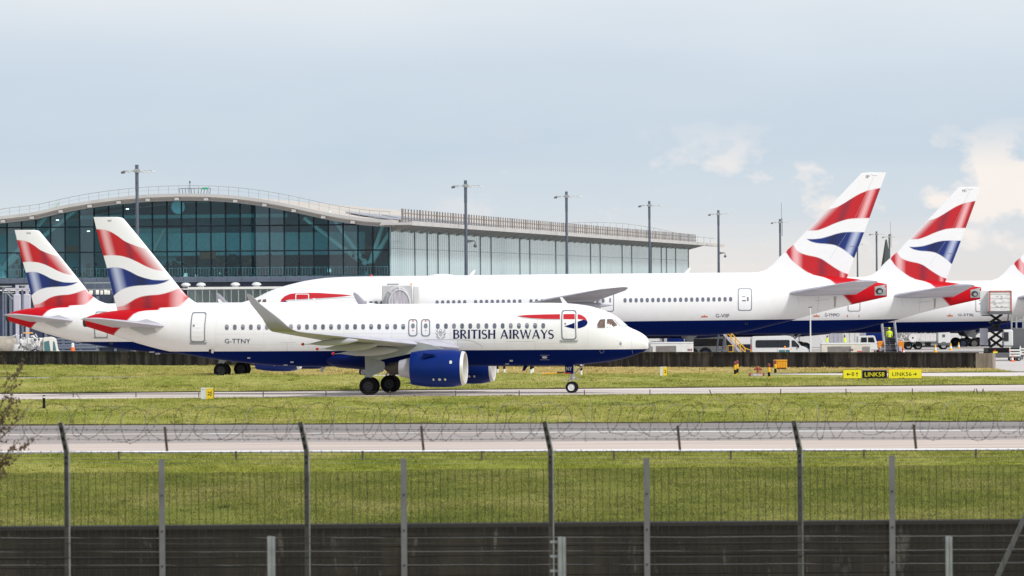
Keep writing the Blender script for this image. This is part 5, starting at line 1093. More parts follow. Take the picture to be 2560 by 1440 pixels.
# ------------------------------------------------------------ glazed passenger bridge in front of it
YB = 610; B0 = at(470, 760, YB).x; B1 = at(705, 760, YB).x
BR = empty('passenger_bridge', (B0, YB, 0), 0, 'pale glazed passenger bridge with white roof domes behind the tail fin', 'bridge')
bz1 = at(560, 723, YB).z; bz0 = bz1-2.9; nb = 13; w = (B1-B0)/nb
MB().box(((B1-B0)/2, 1.5, bz1+.14), (B1-B0, 3.4, .26)).build('bridge_roof', M_ow, BR, None)
MB().box(((B1-B0)/2, 1.5, bz0-.2), (B1-B0, 3.2, .4)).build('bridge_floor', M_grey, BR, None)
MB().box(((B1-B0)/2, 3.0, (bz0+bz1)/2), (B1-B0, .1, bz1-bz0)).build('bridge_back', mat('bridge_back', (.42, .46, .44), .7), BR, None)
for i in range(nb):
    p = mesh_obj('bridge_pane', [(i*w+.05, 0, bz0), (i*w+w-.05, 0, bz0), (i*w+w-.05, 0, bz1), (i*w+.05, 0, bz1)], [(0, 1, 2, 3)], M_bglass, BR)
    MB().box((i*w, -.03, (bz0+bz1)/2), (.10, .14, bz1-bz0)).build('pane_frame', M_grey, p, None)
    if i in (1, 3, 5, 8, 10): MB().tube([(i*w, .1, bz1), (i*w+w, .1, bz0)], .03, 5).build('brace', M_lgrey, p, None)
for i in (3, 4.6, 5.8, 7.2, 8.4, 9.6, 11): MB().box((i*w, 2.3, bz0+.95), (w*.86, .3, .75), ch=.2).build('red_seat_back', mat('seat_red', (.34, .02, .03), .6), BR, 40)
for px in (463, 501, 587, 640): x = at(px, 715, YB).x-B0; MB().lathe([(.36, bz1+.26), (.36, bz1+.42), (.55, bz1+.45), (.5, bz1+.62), (.3, bz1+.75), (.001, bz1+.79)], (x, 1.2, 0), 'Z', 16).build('roof_dome', M_cabinw, BR, 50)
for x in (2, (B1-B0)-2): MB().tube([(x, 1.5, -1.2), (x, 1.5, bz0-.3)], .35, 10).build('bridge_column', M_grey, BR, 40)
# jet bridge head docked at the second wide body's near door: box, curved glazed hood, column with wheels
YJ = 504.5; J0 = at(955, 740, YJ); JB = empty('jet_bridge', (J0.x, YJ, 0), 0, 'grey jet bridge cab with a ribbed clear hood docked to the parked jet', 'jet bridge')
q = lambda px, py: (at(px, py, YJ).x-J0.x, at(px, py, YJ).z)
x1, zt1 = q(1029, 713); zb1 = zt1-3.6
MB().box((x1/2, 1.55, (zt1+zb1)/2), (x1, 2.3, zt1-zb1), ch=.06).build('bridge_cab', mat('cab_grey', (.50, .50, .50), .5, var=.06), JB, 30)
MB().box((x1+.42, 1.55, (zt1+zb1)/2-.05), (.55, 2.4, zt1-zb1), ch=.08).build('cab_post', M_ow, JB, 30)
cx, _ = q(993, 740); hood = MB(); n = 12; v = []; f = []
for i in range(n+1):
    a = rad(180*i/n)
    for k, (yy, sc_) in enumerate(((.35, 1), (-.5, .96), (-1.2, .82))): v.append((cx+1.18*sc_*math.cos(a)+.12*k, yy, zt1-1.75+1.62*sc_*math.sin(a)*(1 if k < 2 else .98)))
for i in range(n):
    for k in range(2): a = i*3+k; f.append((a, a+1, a+4, a+3))
f.append(tuple(i*3+2 for i in range(n+1)))
hd = mesh_obj('clear_hood', v, f, mat('hood_clear', (.44, .42, .46), .3, var=.35, scale=2.5, stretch=(3, 1, .2)), JB, 60)
hr = MB()
for k in (0, 1, 2): hr.tube([Vector(v[i*3+k])*1+Vector((0, -.03, .02)) for i in range(n+1)], .05, 6)
for i in (3, 6, 9): hr.tube([Vector(v[i*3+k])+Vector((0, -.03, .02)) for k in range(3)], .05, 6)
hr.tube([(cx-.25, -1.3, zt1-2.9), (cx+.25, -1.0, zt1-.1)], .06, 6); hr.build('hood_ribs', M_cabinw, hd, 40)
MB().box((cx, -.3, zt1-2.75), (2.5, 1.9, 2.0)).build('hood_skirt', mat('cab_grey'), JB, None)
MB().box((x1*.35, 2.0, zt1+.1), (x1*.4, .5, .16)).build('cab_roof_gear', M_grey, JB, None)
MB().lathe([(.09, 0), (.09, .16), (.001, .2)], (x1*.98, 1.2, zt1), 'Z', 10).build('beacon', M_amber, JB, 40)
jc = MB().tube([(x1/2, 1.6, .5), (x1/2, 1.6, zb1)], .4, 12).box((x1/2, 1.6, .55), (2.4, .5, .5)); jc.build('lift_column', M_grey, JB, 40)
for s_ in (-.9, .9): wheel('wheel', (x1/2+s_, 1.6, .5), .5, .35, JB)
# ------------------------------------------------------------ mast lights
def mast(px, py_top, Y, ant=False, cctv=False, label='', face=1, w=1.0):
    p = at(px, py_top, Y); H = p.z; r = empty('light_mast', (at(px, 690, Y).x, Y, gz(min(Y, 760))), 0, label, 'light mast', 'light masts along the terminal')
    h = H-gz(min(Y, 760)); MB().tube([(0, 0, 0), (0, 0, h*.86)], [.30*w, .205*w], 12).tube([(0, 0, h*.86), (0, 0, h-.05)], .23*w, 10).build('mast_pole', mat('mast_grey', (.10, .118, .15), .5, .3, var=.1), r, 40)
    a = MB().box((0, 0, h-.85), (.7, .7, .5)).tube([(-1.9, 0, h-.85), (2.0, 0, h-.85)], .07, 6).tube([(0, -1.6, h-.85), (0, 1.6, h-.85)], .07, 6); a.build('lamp_ring', M_grey, r, 40)
    for i, (x, y, s_) in enumerate(((-1.95, -.2, .8), (-.9, -1.4, .6), (.95, -1.4, .9), (1.7, -.3, 1.2), (2.35, .3, 1.1), (.6, 1.5, .9), (-1.2, 1.3, .9))):
        MB().box((x*w**.5*.92, y, h-.95-(.1 if i == 0 else 0)), (.7*s_, .4, .13 if i else .3), M=Matrix.Rotation(rad(8*(-1 if x < 0 else 1)), 3, 'Y'), ch=.06).build('lamp_head', M_dgrey if i == 0 else M_ow, r, 30)
    if ant: b = MB().tube([(.35, 0, h-.6), (.35, 0, h+3.8)], .045, 5).tube([(.5, 0, h-4), (.5, 0, h+.2)], .06, 5); [b.box((.42, 0, h-1.6-.6*i), (.35, .05, .06)) for i in range(5)]; b.build('antenna', M_dgrey, r, None)
    if cctv:
        zc_ = h*.62; MB().prism([(.1, zc_-.15), (.1, zc_+.35), (1.3, zc_+.22), (1.3, zc_+.1)], -.05, .05).build('camera_bracket', M_dgrey, r, None); MB().lathe([(.001, -.3), (.22, -.2), (.28, 0), (.2, .2), (.06, .3), (.06, .62)], (1.36, 0, zc_-.55), 'Z', 12).build('dome_camera', M_dgrey, r, 50)
mast(344, 411, 700, label='light mast in front of the dark glass gable, leftmost of the masts')
mast(1165.5, 450, 775, cctv=True, label='light mast with a dome camera in front of the pale side wall')
mast(1417.5, 478, 885, label='light mast in front of the middle of the pale side wall')
mast(1624.5, 502, 985, label='light mast in front of the far end of the pale side wall')
mast(1797, 525, 1110, cctv=True, label='light mast with a small camera, first one clear of the terminal', w=1.1)
mast(1951, 547, 1260, ant=True, label='light mast topped by a whip antenna, left of the tallest tail fin', w=1.15)
mast(2192, 578, 1560, label='bare-topped light mast between the two right-hand tail fins, left of the pair', w=1.2)
mast(2224, 585, 1590, ant=True, label='light mast with a whip antenna between the two right-hand tail fins', w=1.2)
mast(2144, 604, 1800, label='small far light mast just behind the tallest tail fin', w=1.25)
sp = at(2212, 600, 1500); SPI = empty('spire_roof', (at(2216, 690, 1500).x, 1500, -6), 0, 'dark pointed roof far off between two tail fins', 'tower')
MB().lathe([(3.6, 0), (3.4, 8), (2.5, 12), (.25, sp.z+6), (.001, sp.z+6.3)], (0, 0, 0), 'Z', 6).build('spire', mat('spire_green', (.05, .062, .062), .7), SPI, None)
# ------------------------------------------------------------ gate structures at the far left
YG = 560
def gx_(px): return at(px, 760, YG).x
GB = empty('gate_building', (gx_(60), YG+36, -.5), 0, 'low dark navy gate block behind the leftmost tail fin', 'building')
k = 1+36/YG
MB().box((0, 2, 3.3), (17, 3, 7.4)).build('wall_block', M_base, GB, None)
for i in range(9): MB().box((-7.8+i*1.95, .42, 3.0), (1.5, .1, 5.0)).build('navy_panel', M_navyp, GB, None)
for i in range(10): MB().box((-8.7+i*1.95, .3, 3.2), (.30, .4, 7.2)).build('grey_column', M_bluegrey, GB, None)
MB().box((0, .2, 1.2), (17, .5, .25)).build('ledge', M_bluegrey, GB, None)
PF = empty('pier_frame', (at(215, 760, 600).x, 600, -.7), 0, 'grey steel pier frame with lit windows between the two left tail fins', 'building')
zt6 = at(250, 707, 600).z+.7
for i in range(5): MB().box((i*1.0, 0, zt6/2), (.14, .2, zt6)).build('frame_post', M_bluegrey, PF, None)
for z in (zt6, zt6-.75, zt6-1.5, zt6-2.4, zt6-3.6): MB().box((2, -.02, z), (4.4, .18, .13)).build('frame_beam', M_grey, PF, None)
MB().box((2, 1.2, zt6/2), (5, .3, zt6)).build('back_wall', M_band, PF, None)
M_lit = mat('lit_window', (.95, .9, .78), .5, emit=.55)
for i, (px, py, w_, h_) in enumerate(((226, 733, .4, .6), (242, 732, .35, .6), (253, 733, .3, .6), (262, 732, .35, .7), (270, 733, .3, .6), (245, 748, .35, .45), (261, 748, .35, .45))):
    MB().box((at(px, py, 600).x-PF.location.x, .9, at(px, py, 600).z+.7), (w_, .1, h_)).build('lit_window', M_lit, PF, None)
def stand(px, Y, txt, sx, label):
    r = empty('stand_sign', (at(px, 780, Y).x, Y, 0), 0, label, 'sign', 'yellow stand number boards'); zt8 = at(px, 712, Y).z; zs_ = at(px, 776, Y).z
    MB().box((0, .2, (zt8)/2), (.34, .3, zt8)).box((-.5, .2, zt8-.4), (1.5, .4, .16)).build('sign_column', M_lgrey, r, None)
    MB().box((0, -.08, zt8-1.9), (.75, .5, 1.9), ch=.1).build('equipment_box', M_lgrey, r, 30)
    pl = MB().box((0, -.12, zs_), (.50*sx, .1, .95), ch=.03).build('number_plate', M_sign, r, None)
    sign_text('stand_number', txt, .36*sx, .55, Matrix.Translation((0, -.175, zs_)) @ Matrix.Rotation(rad(90), 4, 'X'), M_black, pl)
stand(43, 548, '53', 1.0, 'taller yellow stand number board on a grey column left of the first tail fin')
stand(68, 552, '53', .95, 'yellow stand number board tucked against the first tail fin')
for px, h in ((8, 715), (14, 730), (56, 712)):
    r = empty('gantry_post', (at(px, 760, 556).x, 556, 0), 0, 'grey steel gantry post at the left edge, %s' % {8: 'leftmost and tall', 14: 'shorter one beside the tall post', 56: 'between the two yellow number boards'}[px], 'post', 'gantry posts by the gate')
    z_ = at(px, h, 556).z; MB().tube([(0, 0, 0), (0, 0, z_)], .10, 8).build('post', M_bluegrey, r, 40); MB().beam((0, 0, z_), (1.6, 0, z_-1.5), .09).box((.3, 0, z_-.05), (1.2, .2, .12)).build('bracket', M_grey, r, None)
# ============================================================ GROUND VEHICLES
def place(name, px, Y, label, cat, group=None, rz=0.0):
    return empty(name, (at(px, 870, Y).x, Y, gz(Y)), rz, label, cat, group)
def vbody(name, prof, w, m, par, ch=0.06, y=0.0):
    """side profile (x,z) extruded over the width with softened edges"""
    o = MB().prism(prof, y-w/2, y+w/2).build(name, m, par, None)
    bm = bmesh.new(); bm.from_mesh(o.data); bmesh.ops.bevel(bm, geom=bm.edges[:], offset=ch, segments=2, affect='EDGES', clamp_overlap=True); bm.to_mesh(o.data); bm.free(); shade(o.data, 40); return o
def side_pane(name, poly, y, par, m=M_glass, d=.03): return MB().prism(poly, y-d, y+d).build(name, m, par, None)
def vwheels(par, xs, w, r, tw=.22, rim=M_grey):
    for x in xs:
        for s in (-1, 1): wheel('wheel', (x, s*(w/2-tw*.45), r), r, tw, par, rim, 20)
def minibus(px, Y, label, flip=1, ln=6.5):
    r = place('minibus', px, Y, label, 'minibus', 'white minibuses on the apron'); L_ = ln; s = L_/6.5
    P_ = [(-3.25, .35), (-3.25, 2.28), (-3.12, 2.50), (.9, 2.56), (1.3, 2.48), (2.25, 1.55), (3.0, 1.30), (3.22, 1.0), (3.25, .45), (3.1, .32)]
    P_ = [(x*s*flip, z) for x, z in P_]; b = vbody('van_body', P_, 2.05, M_cabinw if flip > 0 else M_ow, r, .09)
    for y in (-1.035, 1.035):
        wnd = side_pane('side_window', [(x*s*flip, z) for x, z in [(-2.75, 1.45), (-2.75, 2.03), (-2.62, 2.13), (.95, 2.13), (1.05, 2.05), (1.05, 1.45), (.95, 1.36), (-2.62, 1.36)]], y, b)
        for x in (-1.5, -.3): MB().box((x*s*flip, y*1.02, 1.74), (.03, .04, .74)).build('window_divider', M_black, wnd, None)
        side_pane('cab_window', [(x*s*flip, z) for x, z in [(1.28, 1.42), (1.28, 2.08), (1.58, 2.08), (2.12, 1.55), (2.12, 1.42)]], y, b, M_glass)
        MB().box((2.0*s*flip, y*1.08, 1.45), (.14, .2, .32), ch=.04).build('wing_mirror', M_black, b, 30)
    ws = MB(); ws.add([(2.22*s*flip, -.85, 1.62), (2.22*s*flip, .85, 1.62), (1.36*s*flip, .8, 2.42), (1.36*s*flip, -.8, 2.42)], [(0, 1, 2, 3)]); o = ws.build('windscreen', M_glass, b, None); o.location = (.05*flip, 0, .03)
    for y in (-.8, .8): MB().box((3.12*s*flip, y, 1.05), (.25, .34, .2), ch=.05).build('headlight', M_metal, b, 30)
    MB().box((-3.25*s*flip, -.9, 1.2), (.06, .2, .8)).build('tail_light', M_rlens, b, None)
    MB().box((1.0*s*flip, -1.04, 1.18), (.42, .02, .16)).build('side_placard', M_amber, b, None)
    MB().box((0, 0, .42), (L_*.96, 1.9, .2)).build('sill', M_black, b, None)
    vwheels(r, (-1.75*s*flip, 2.25*s*flip), 2.05, .36); return r
minibus(1949.5, 550, 'white high-roof minibus with long black windows parked under the jets', 1, 6.0)
minibus(1788, 570, 'white minibus half hidden behind the yellow stairs', 1, 5.9)
def pickup(px, Y, label):
    r = place('pickup', px, Y, label, 'pickup'); b = vbody('car_body', [(-2.4, .45), (-2.4, 1.05), (-.9, 1.1), (-.7, 1.75), (.55, 1.78), (1.15, 1.15), (2.3, 1.0), (2.4, .5)], 1.8, M_cabinw, r, .08)
    for y in (-.91, .91): side_pane('side_window', [(-.6, 1.18), (-.5, 1.62), (.0, 1.64), (.0, 1.18)], y, b); side_pane('side_window', [(.08, 1.18), (.08, 1.64), (.5, 1.64), (.95, 1.18)], y, b)
    vwheels(r, (-1.5, 1.5), 1.8, .35); return r
pickup(1642, 590, 'small white pickup behind the ground power trailer by the jet nose')
def gpu(px, Y, ln, h, label, cream=False):
    r = place('ground_power_trailer', px, Y, label, 'trailer', 'long low white service trailers behind the wall'); m = mat('cream_paint', (.58, .55, .46), .5, var=.08) if cream else M_ow
    b = MB().box((0, 0, .35+(h-.35)/2), (ln, 1.7, h-.35), ch=.05).build('trailer_body', m, r, 30); MB().box((0, 0, h+.06), (ln*1.01, 1.75, .14), ch=.04).build('roof_cap', M_cabinw, b, 30)
    g = MB(); x0, x1 = -ln*.37, ln*.10
    g.box(((x0+x1)/2, -.86, h*.56), (x1-x0, .05, h*.62))
    for i in range(18): g.box((x0+(x1-x0)*(i+.5)/18, -.89, h*.56), (.05, .04, h*.6))
    g.build('louvre_panel', mat('louvre_panel', (.24, .22, .205), .6, .2, var=.12), b, None)
    if cream: MB().box((ln*.40, -.87, h*.54), (ln*.15, .05, h*.62)).build('louvre_panel', mat('louvre_panel'), b, None)
    else: MB().box((-ln*.47, -.87, h*.54), (ln*.05, .05, h*.62)).build('louvre_panel', mat('louvre_panel'), b, None)
    v = [(ln*.16, h*.42), (ln*.2, h*.50), (ln*.28, h*.52), (ln*.2, h*.535), (ln*.155, h*.50)] if not cream else [(ln*.22, h*.55), (ln*.32, h*.52), (ln*.31, h*.58), (ln*.22, h*.6)]
    MB().prism(v, -.875, -.86).build('ribbon_emblem', M_rlens, b, None)
    for k in range(3): MB().box((ln*(.42 if not cream else .1)+(k-1)*.17, -.87, h*.66), (.11, .03, .2)).build('small_emblem', mat('plum', (.25, .06, .09), .5), b, None)
    vwheels(r, (-ln*.3, ln*.3), 1.6, .3); MB().tube([(ln*.3, 0, h+.1), (ln*.3, 0, h+.45)], .04, 6).build('exhaust_pipe', M_grey, b, None); return r
gpu(1679, 540, 4.35, 1.93, 'white ground power trailer with a ribbed grey panel, right of the nearest jet nose')
gpu(2114, 545, 5.1, 1.68, 'cream service trailer with brown louvres below the second jet', True)
def belt_stairs(px, Y, label):
    """yellow railed stairs leaning up to the hull on a small white tug"""
    r = place('boarding_stairs', px, Y, label, 'stairs')
    top = Vector((-1.35, 0, 3.0)); bot = Vector((1.0, 0, .35)); n = 10; st = MB()
    for s in (-.5, .5): st.beam(top+Vector((0, s, 0)), bot+Vector((0, s, 0)), .07, .22)
    st.build('stair_stringer', M_lgrey, r, None); tr = MB()
    for i in range(n): p = bot.lerp(top, (i+.5)/n); tr.box(p, (.26, 1.0, .05))
    tr.build('treads', M_dgrey, r, None)
    for s in (-.55, .55):
        h = MB(); up = Vector((0, 0, .95))
        h.tube([top+Vector((0, s, 0))+up, bot+Vector((0, s, 0))+up], .045, 6).tube([top+Vector((0, s, 0))+up*.55, bot+Vector((0, s, 0))+up*.55], .035, 6)
        for i in range(6): p = bot.lerp(top, i/5)+Vector((0, s, 0)); h.tube([p, p+up], .04, 6)
        h.tube([bot+Vector((0, s, 0))+up, bot+Vector((.6, s, .75)), bot+Vector((.6, s, -.3))], .045, 6).tube([bot+Vector((.6, s, .3)), bot+Vector((0, s, .3))], .035, 6)
        h.build('handrail', M_yellow, r, 40)
    lg = MB()
    for x in (-1.9, -1.3): lg.beam((x-.15, -.45, 0), (x+.25, -.45, 3.0), .10, .14).beam((x-.15, .45, 0), (x+.25, .45, 3.0), .10, .14)
    for z in (.6, 1.2): lg.box((-1.55, -.45, z), (.75, .08, .08))
    lg.build('support_legs', mat('leg_blue_grey', (.06, .075, .10), .5), r, None)
    c = MB().box((-.35, 0, .55), (1.5, 1.3, .5), ch=.08).build('tug_body', M_cabinw, r, 30); MB().box((-.5, -.1, 1.2), (.55, 1.1, .85), ch=.05).build('tug_cab', M_yellow, c, 30); MB().box((-.5, -.66, 1.3), (.40, .06, .55)).build('cab_window', M_glass, c, None)
    vwheels(r, (-.8, .7), 1.3, .28); return r
belt_stairs(1838, 548, 'yellow railed boarding stairs leaning up under the nearest wide jet')
def tug(px, Y, label, m=M_teal, h=2.0):
    r = place('baggage_tug', px, Y, label, 'tug', 'baggage tugs'); b = vbody('tug_body', [(-1.3, .25), (-1.3, .85), (.2, .9), (1.2, .75), (1.3, .3)], 1.3, M_dgrey, r, .06)
    c = vbody('tug_cab', [(-.95, .85), (-.75, h), (.35, h), (.55, .85)], 1.2, M_ow, r, .05)
    for y in (-.62, .62): side_pane('cab_window', [(-.78, .95), (-.64, h-.12), (-.12, h-.12), (-.12, .95)], y, c, m); side_pane('cab_window', [(-.04, .95), (-.04, h-.12), (.28, h-.12), (.42, .95)], y, c, m)
    MB().lathe([(.08, h), (.07, h+.2), (.001, h+.23)], (-.1, 0, 0), 'Z', 10).build('beacon', M_amber, c, 40); vwheels(r, (-.8, .8), 1.25, .28); return r
tug(1965, 478, 'small teal-windowed baggage tug just over the wall in front of the minibus')
def car(px, Y, label):
    r = place('dark_car', px, Y, label, 'car'); b = vbody('car_body', [(-2.0, .4), (-2.0, .95), (-1.5, 1.0), (-1.1, 1.45), (.4, 1.47), (1.05, 1.0), (1.95, .85), (2.0, .4)], 1.7, M_navyp, r, .08)
    for y in (-.86, .86): side_pane('side_window', [(-1.2, 1.02), (-.95, 1.36), (.3, 1.36), (.75, 1.02)], y, b)
    MB().box((1.9, -.87, .8), (.16, .03, .7)).box((1.6, -.87, .8), (.1, .03, .7)).build('red_stripe', M_rlens, b, None); vwheels(r, (-1.25, 1.25), 1.7, .32); return r
car(1868, 578, 'dark car with red and white striped tail left of the white minibus')
# white tank van and cargo boxes seen under the bellies
r = place('cargo_van', 2036, 640, 'plain white van behind the main wheels of the third jet', 'van'); vbody('van_body', [(-1.9, .4), (-1.9, 2.2), (.5, 2.25), (1.1, 1.2), (1.9, 1.0), (1.95, .4)], 1.9, M_cabinw, r, .1); vwheels(r, (-1.2, 1.2), 1.9, .34)
for px, Y, w_, h_, lb in ((2089, 655, 1.6, 1.75, 'low grey cargo container between the workers'), (2130, 660, 2.0, 2.1, 'taller pale cargo container right of the worker in the vest'), (2154, 664, 1.0, 2.15, 'narrow cream cargo container at the end of the row')):
    r = place('cargo_container', px, Y, lb, 'container', 'cargo containers under the third jet'); b = MB().prism([(-w_/2, .5), (-w_/2, .4+h_), (w_/2, .4+h_), (w_/2, .5)], -.7, .7).build('container_shell', M_lgrey if w_ < 1.8 else M_ow, r, None)
    g = MB(); [g.box((-w_/2+w_*k/3, -.71, .45+h_/2), (.05, .05, h_*.98)) for k in range(4)]; [g.box((0, -.71, z), (w_, .05, .06)) for z in (.52, .38+h_)]; g.build('edge_frame', M_grey, b, None); MB().box((0, 0, .3), (w_, 1.3, .2)).build('dolly_deck', M_dgrey, r, None); vwheels(r, (-w_*.3, w_*.3), 1.3, .18, .12)
r = place('utility_truck', 2178, 600, 'white utility truck with a blue bonnet left of the passenger steps', 'truck'); b = vbody('truck_body', [(-1.6, .5), (-1.6, 2.1), (.35, 2.15), (.55, 1.45), (1.35, 1.2), (1.5, .5)], 1.9, M_cabinw, r, .08)
side_pane('side_window', [(-1.2, 1.4), (-1.2, 1.95), (-.55, 1.95), (-.55, 1.4)], -.96, b); side_pane('side_window', [(-.4, 1.4), (-.4, 1.95), (.2, 1.95), (.35, 1.4)], -.96, b); MB().prism([(.5, 1.2), (.75, 1.42), (1.3, 1.25), (1.35, 1.0)], -.965, .965).build('blue_bonnet', mat('mid_blue', (.04, .07, .32), .4), b, None); vwheels(r, (-1.0, 1.0), 1.9, .38)
# passenger steps truck seen end-on
def steps(px, Y, label):
    r = place('passenger_steps', px, Y, label, 'passenger steps'); n = 15
    t = MB()
    for i in range(n): t.box((0, -1.6+i*.30, .30+i*.20), (1.15, .32, .05))
    t.build('treads', mat('tread_grey', (.22, .225, .24), .6), r, None); t = MB(); [t.box((0, -1.74+i*.30, .185+i*.20), (1.15, .02, .165)) for i in range(n)]; t.build('risers', mat('riser_dark', (.03, .031, .035), .7), r, None)  # paler treads and dark risers: sunlit tops and shade put into the colours
    for s in (-1, 1):
        p = MB(); p.add([(s*.62, -1.8, .15), (s*.62, 2.9, 3.25), (s*.62, 2.9, 4.4), (s*.62, -1.8, 1.25), (s*.78, -1.8, .15), (s*.78, 2.9, 3.25), (s*.78, 2.9, 4.4), (s*.78, -1.8, 1.25)], [(0, 1, 2, 3), (7, 6, 5, 4), (0, 4, 5, 1), (1, 5, 6, 2), (2, 6, 7, 3), (3, 7, 4, 0)]); p.build('side_parapet', M_lgrey, r, None)
        MB().tube([(s*.70, -1.85, 1.2), (s*.70, 2.9, 4.45)], .05, 6).build('handrail', M_metal, r, 40)
        MB().box((s*1.12, -.9, 1.25), (.62, .6, .80), ch=.05).build('orange_box', mat('safety_orange', (.80, .27, .02), .5), r, 30); MB().tube([(s*1.1, -1.0, .1), (s*1.1, -1.0, 1.0)], .07, 6).tube([(s*1.3, -1.0, .1), (s*1.3, -1.0, 1.0)], .05, 6).build('jack_leg', M_rlens, r, 40)
        wheel('wheel', (s*.95, .9, .36), .36, .25, r)
        MB().box((s*1.05, -.2, .8), (.3, 2.2, .5)).build('chassis_side', M_ow, r, None)
    MB().box((0, -1.9, .14), (1.5, .3, .12)).build('bumper', M_metal, r, None); MB().box((0, 1.2, .55), (1.7, 3.6, .35)).build('chassis', M_dgrey, r, None); return r
PS = steps(2225, 584, 'passenger steps truck seen end-on with orange boxes on both sides')
# fuel hydrant truck
def fuel_truck(px, Y, label):
    r = place('fuel_truck', px, Y, label, 'truck'); MB().box((-.2, 0, .75), (5.4, 2.0, .28)).build('chassis', M_dgrey, r, None)
    cab = vbody('truck_cab', [(1.45, .75), (1.45, 2.95), (2.55, 2.95), (2.78, 1.9), (2.8, .55), (1.6, .55)], 2.2, M_cabinw, r, .08)
    side_pane('cab_window', [(1.95, 1.95), (1.95, 2.75), (2.45, 2.75), (2.62, 1.95)], -1.11, cab, M_teal); MB().box((2.1, -1.115, 1.5), (.3, .02, .3)).build('door_emblem', M_dgrey, cab, None); MB().box((2.2, 0, .62), (1.3, 2.24, .3), ch=.05).build('bumper', M_dgrey, cab, 30)
    MB().box((.1, 0, 2.75), (1.9, 1.9, .5)).build('platform', M_lgrey, r, None)
    k = MB()
    for x in (-.8, -.3, .2, .7, 1.1): k.tube([(x, -.9, .9), (x, -.9, 2.9)], .05, 6)
    k.tube([(-.8, -.95, 1.9), (1.2, -.95, 2.2)], .05, 6).tube([(-.6, -.95, 1.0), (.6, -.95, 2.5)], .05, 6); k.build('ladder_frame', M_ow, r, None)
    MB().box((-1.9, .1, 1.9), (1.7, 1.7, 1.8), ch=.08).build('pump_box', mat('pump_grey', (.34, .33, .32), .5, var=.45, scale=4), r, 30)
    h = MB()
    random.seed(3)
    for i in range(26):
        a = Vector((-2.6+random.random()*2.3, -.95-random.random()*.12, 1.0+random.random()*1.3)); h.tube([a, a+Vector((random.gauss(0, .15), -.05, random.gauss(0, .22))), a+Vector((random.gauss(0, .25), 0, random.gauss(0, .25)))], .045, 6)
    h.build('hoses', M_ow, r, 50)
    rl = MB().lathe([(.46, -.25), (.46, -.15), (.2, -.12), (.2, .12), (.46, .15), (.46, .25)], (-1.25, -1.0, 1.3), 'Y', 20).build('hose_reel', M_ow, r, 40); MB().lathe([(.001, -.28), (.09, -.28), (.09, -.2)], (-1.25, -1.0, 1.3), 'Y', 10).build('reel_hub', M_black, rl, None)
    for x in (-2.1, -1.0, .1): MB().box((x+.3, -1.0, .6), (.6, .3, .4)).build('side_locker', M_black, r, None)
    vwheels(r, (-1.7, -.65, 2.1), 2.2, .45, .3); return r
fuel_truck(2309, 652, 'white fuel hydrant truck with hoses and reel, cab facing right').scale = (1.13,)*3
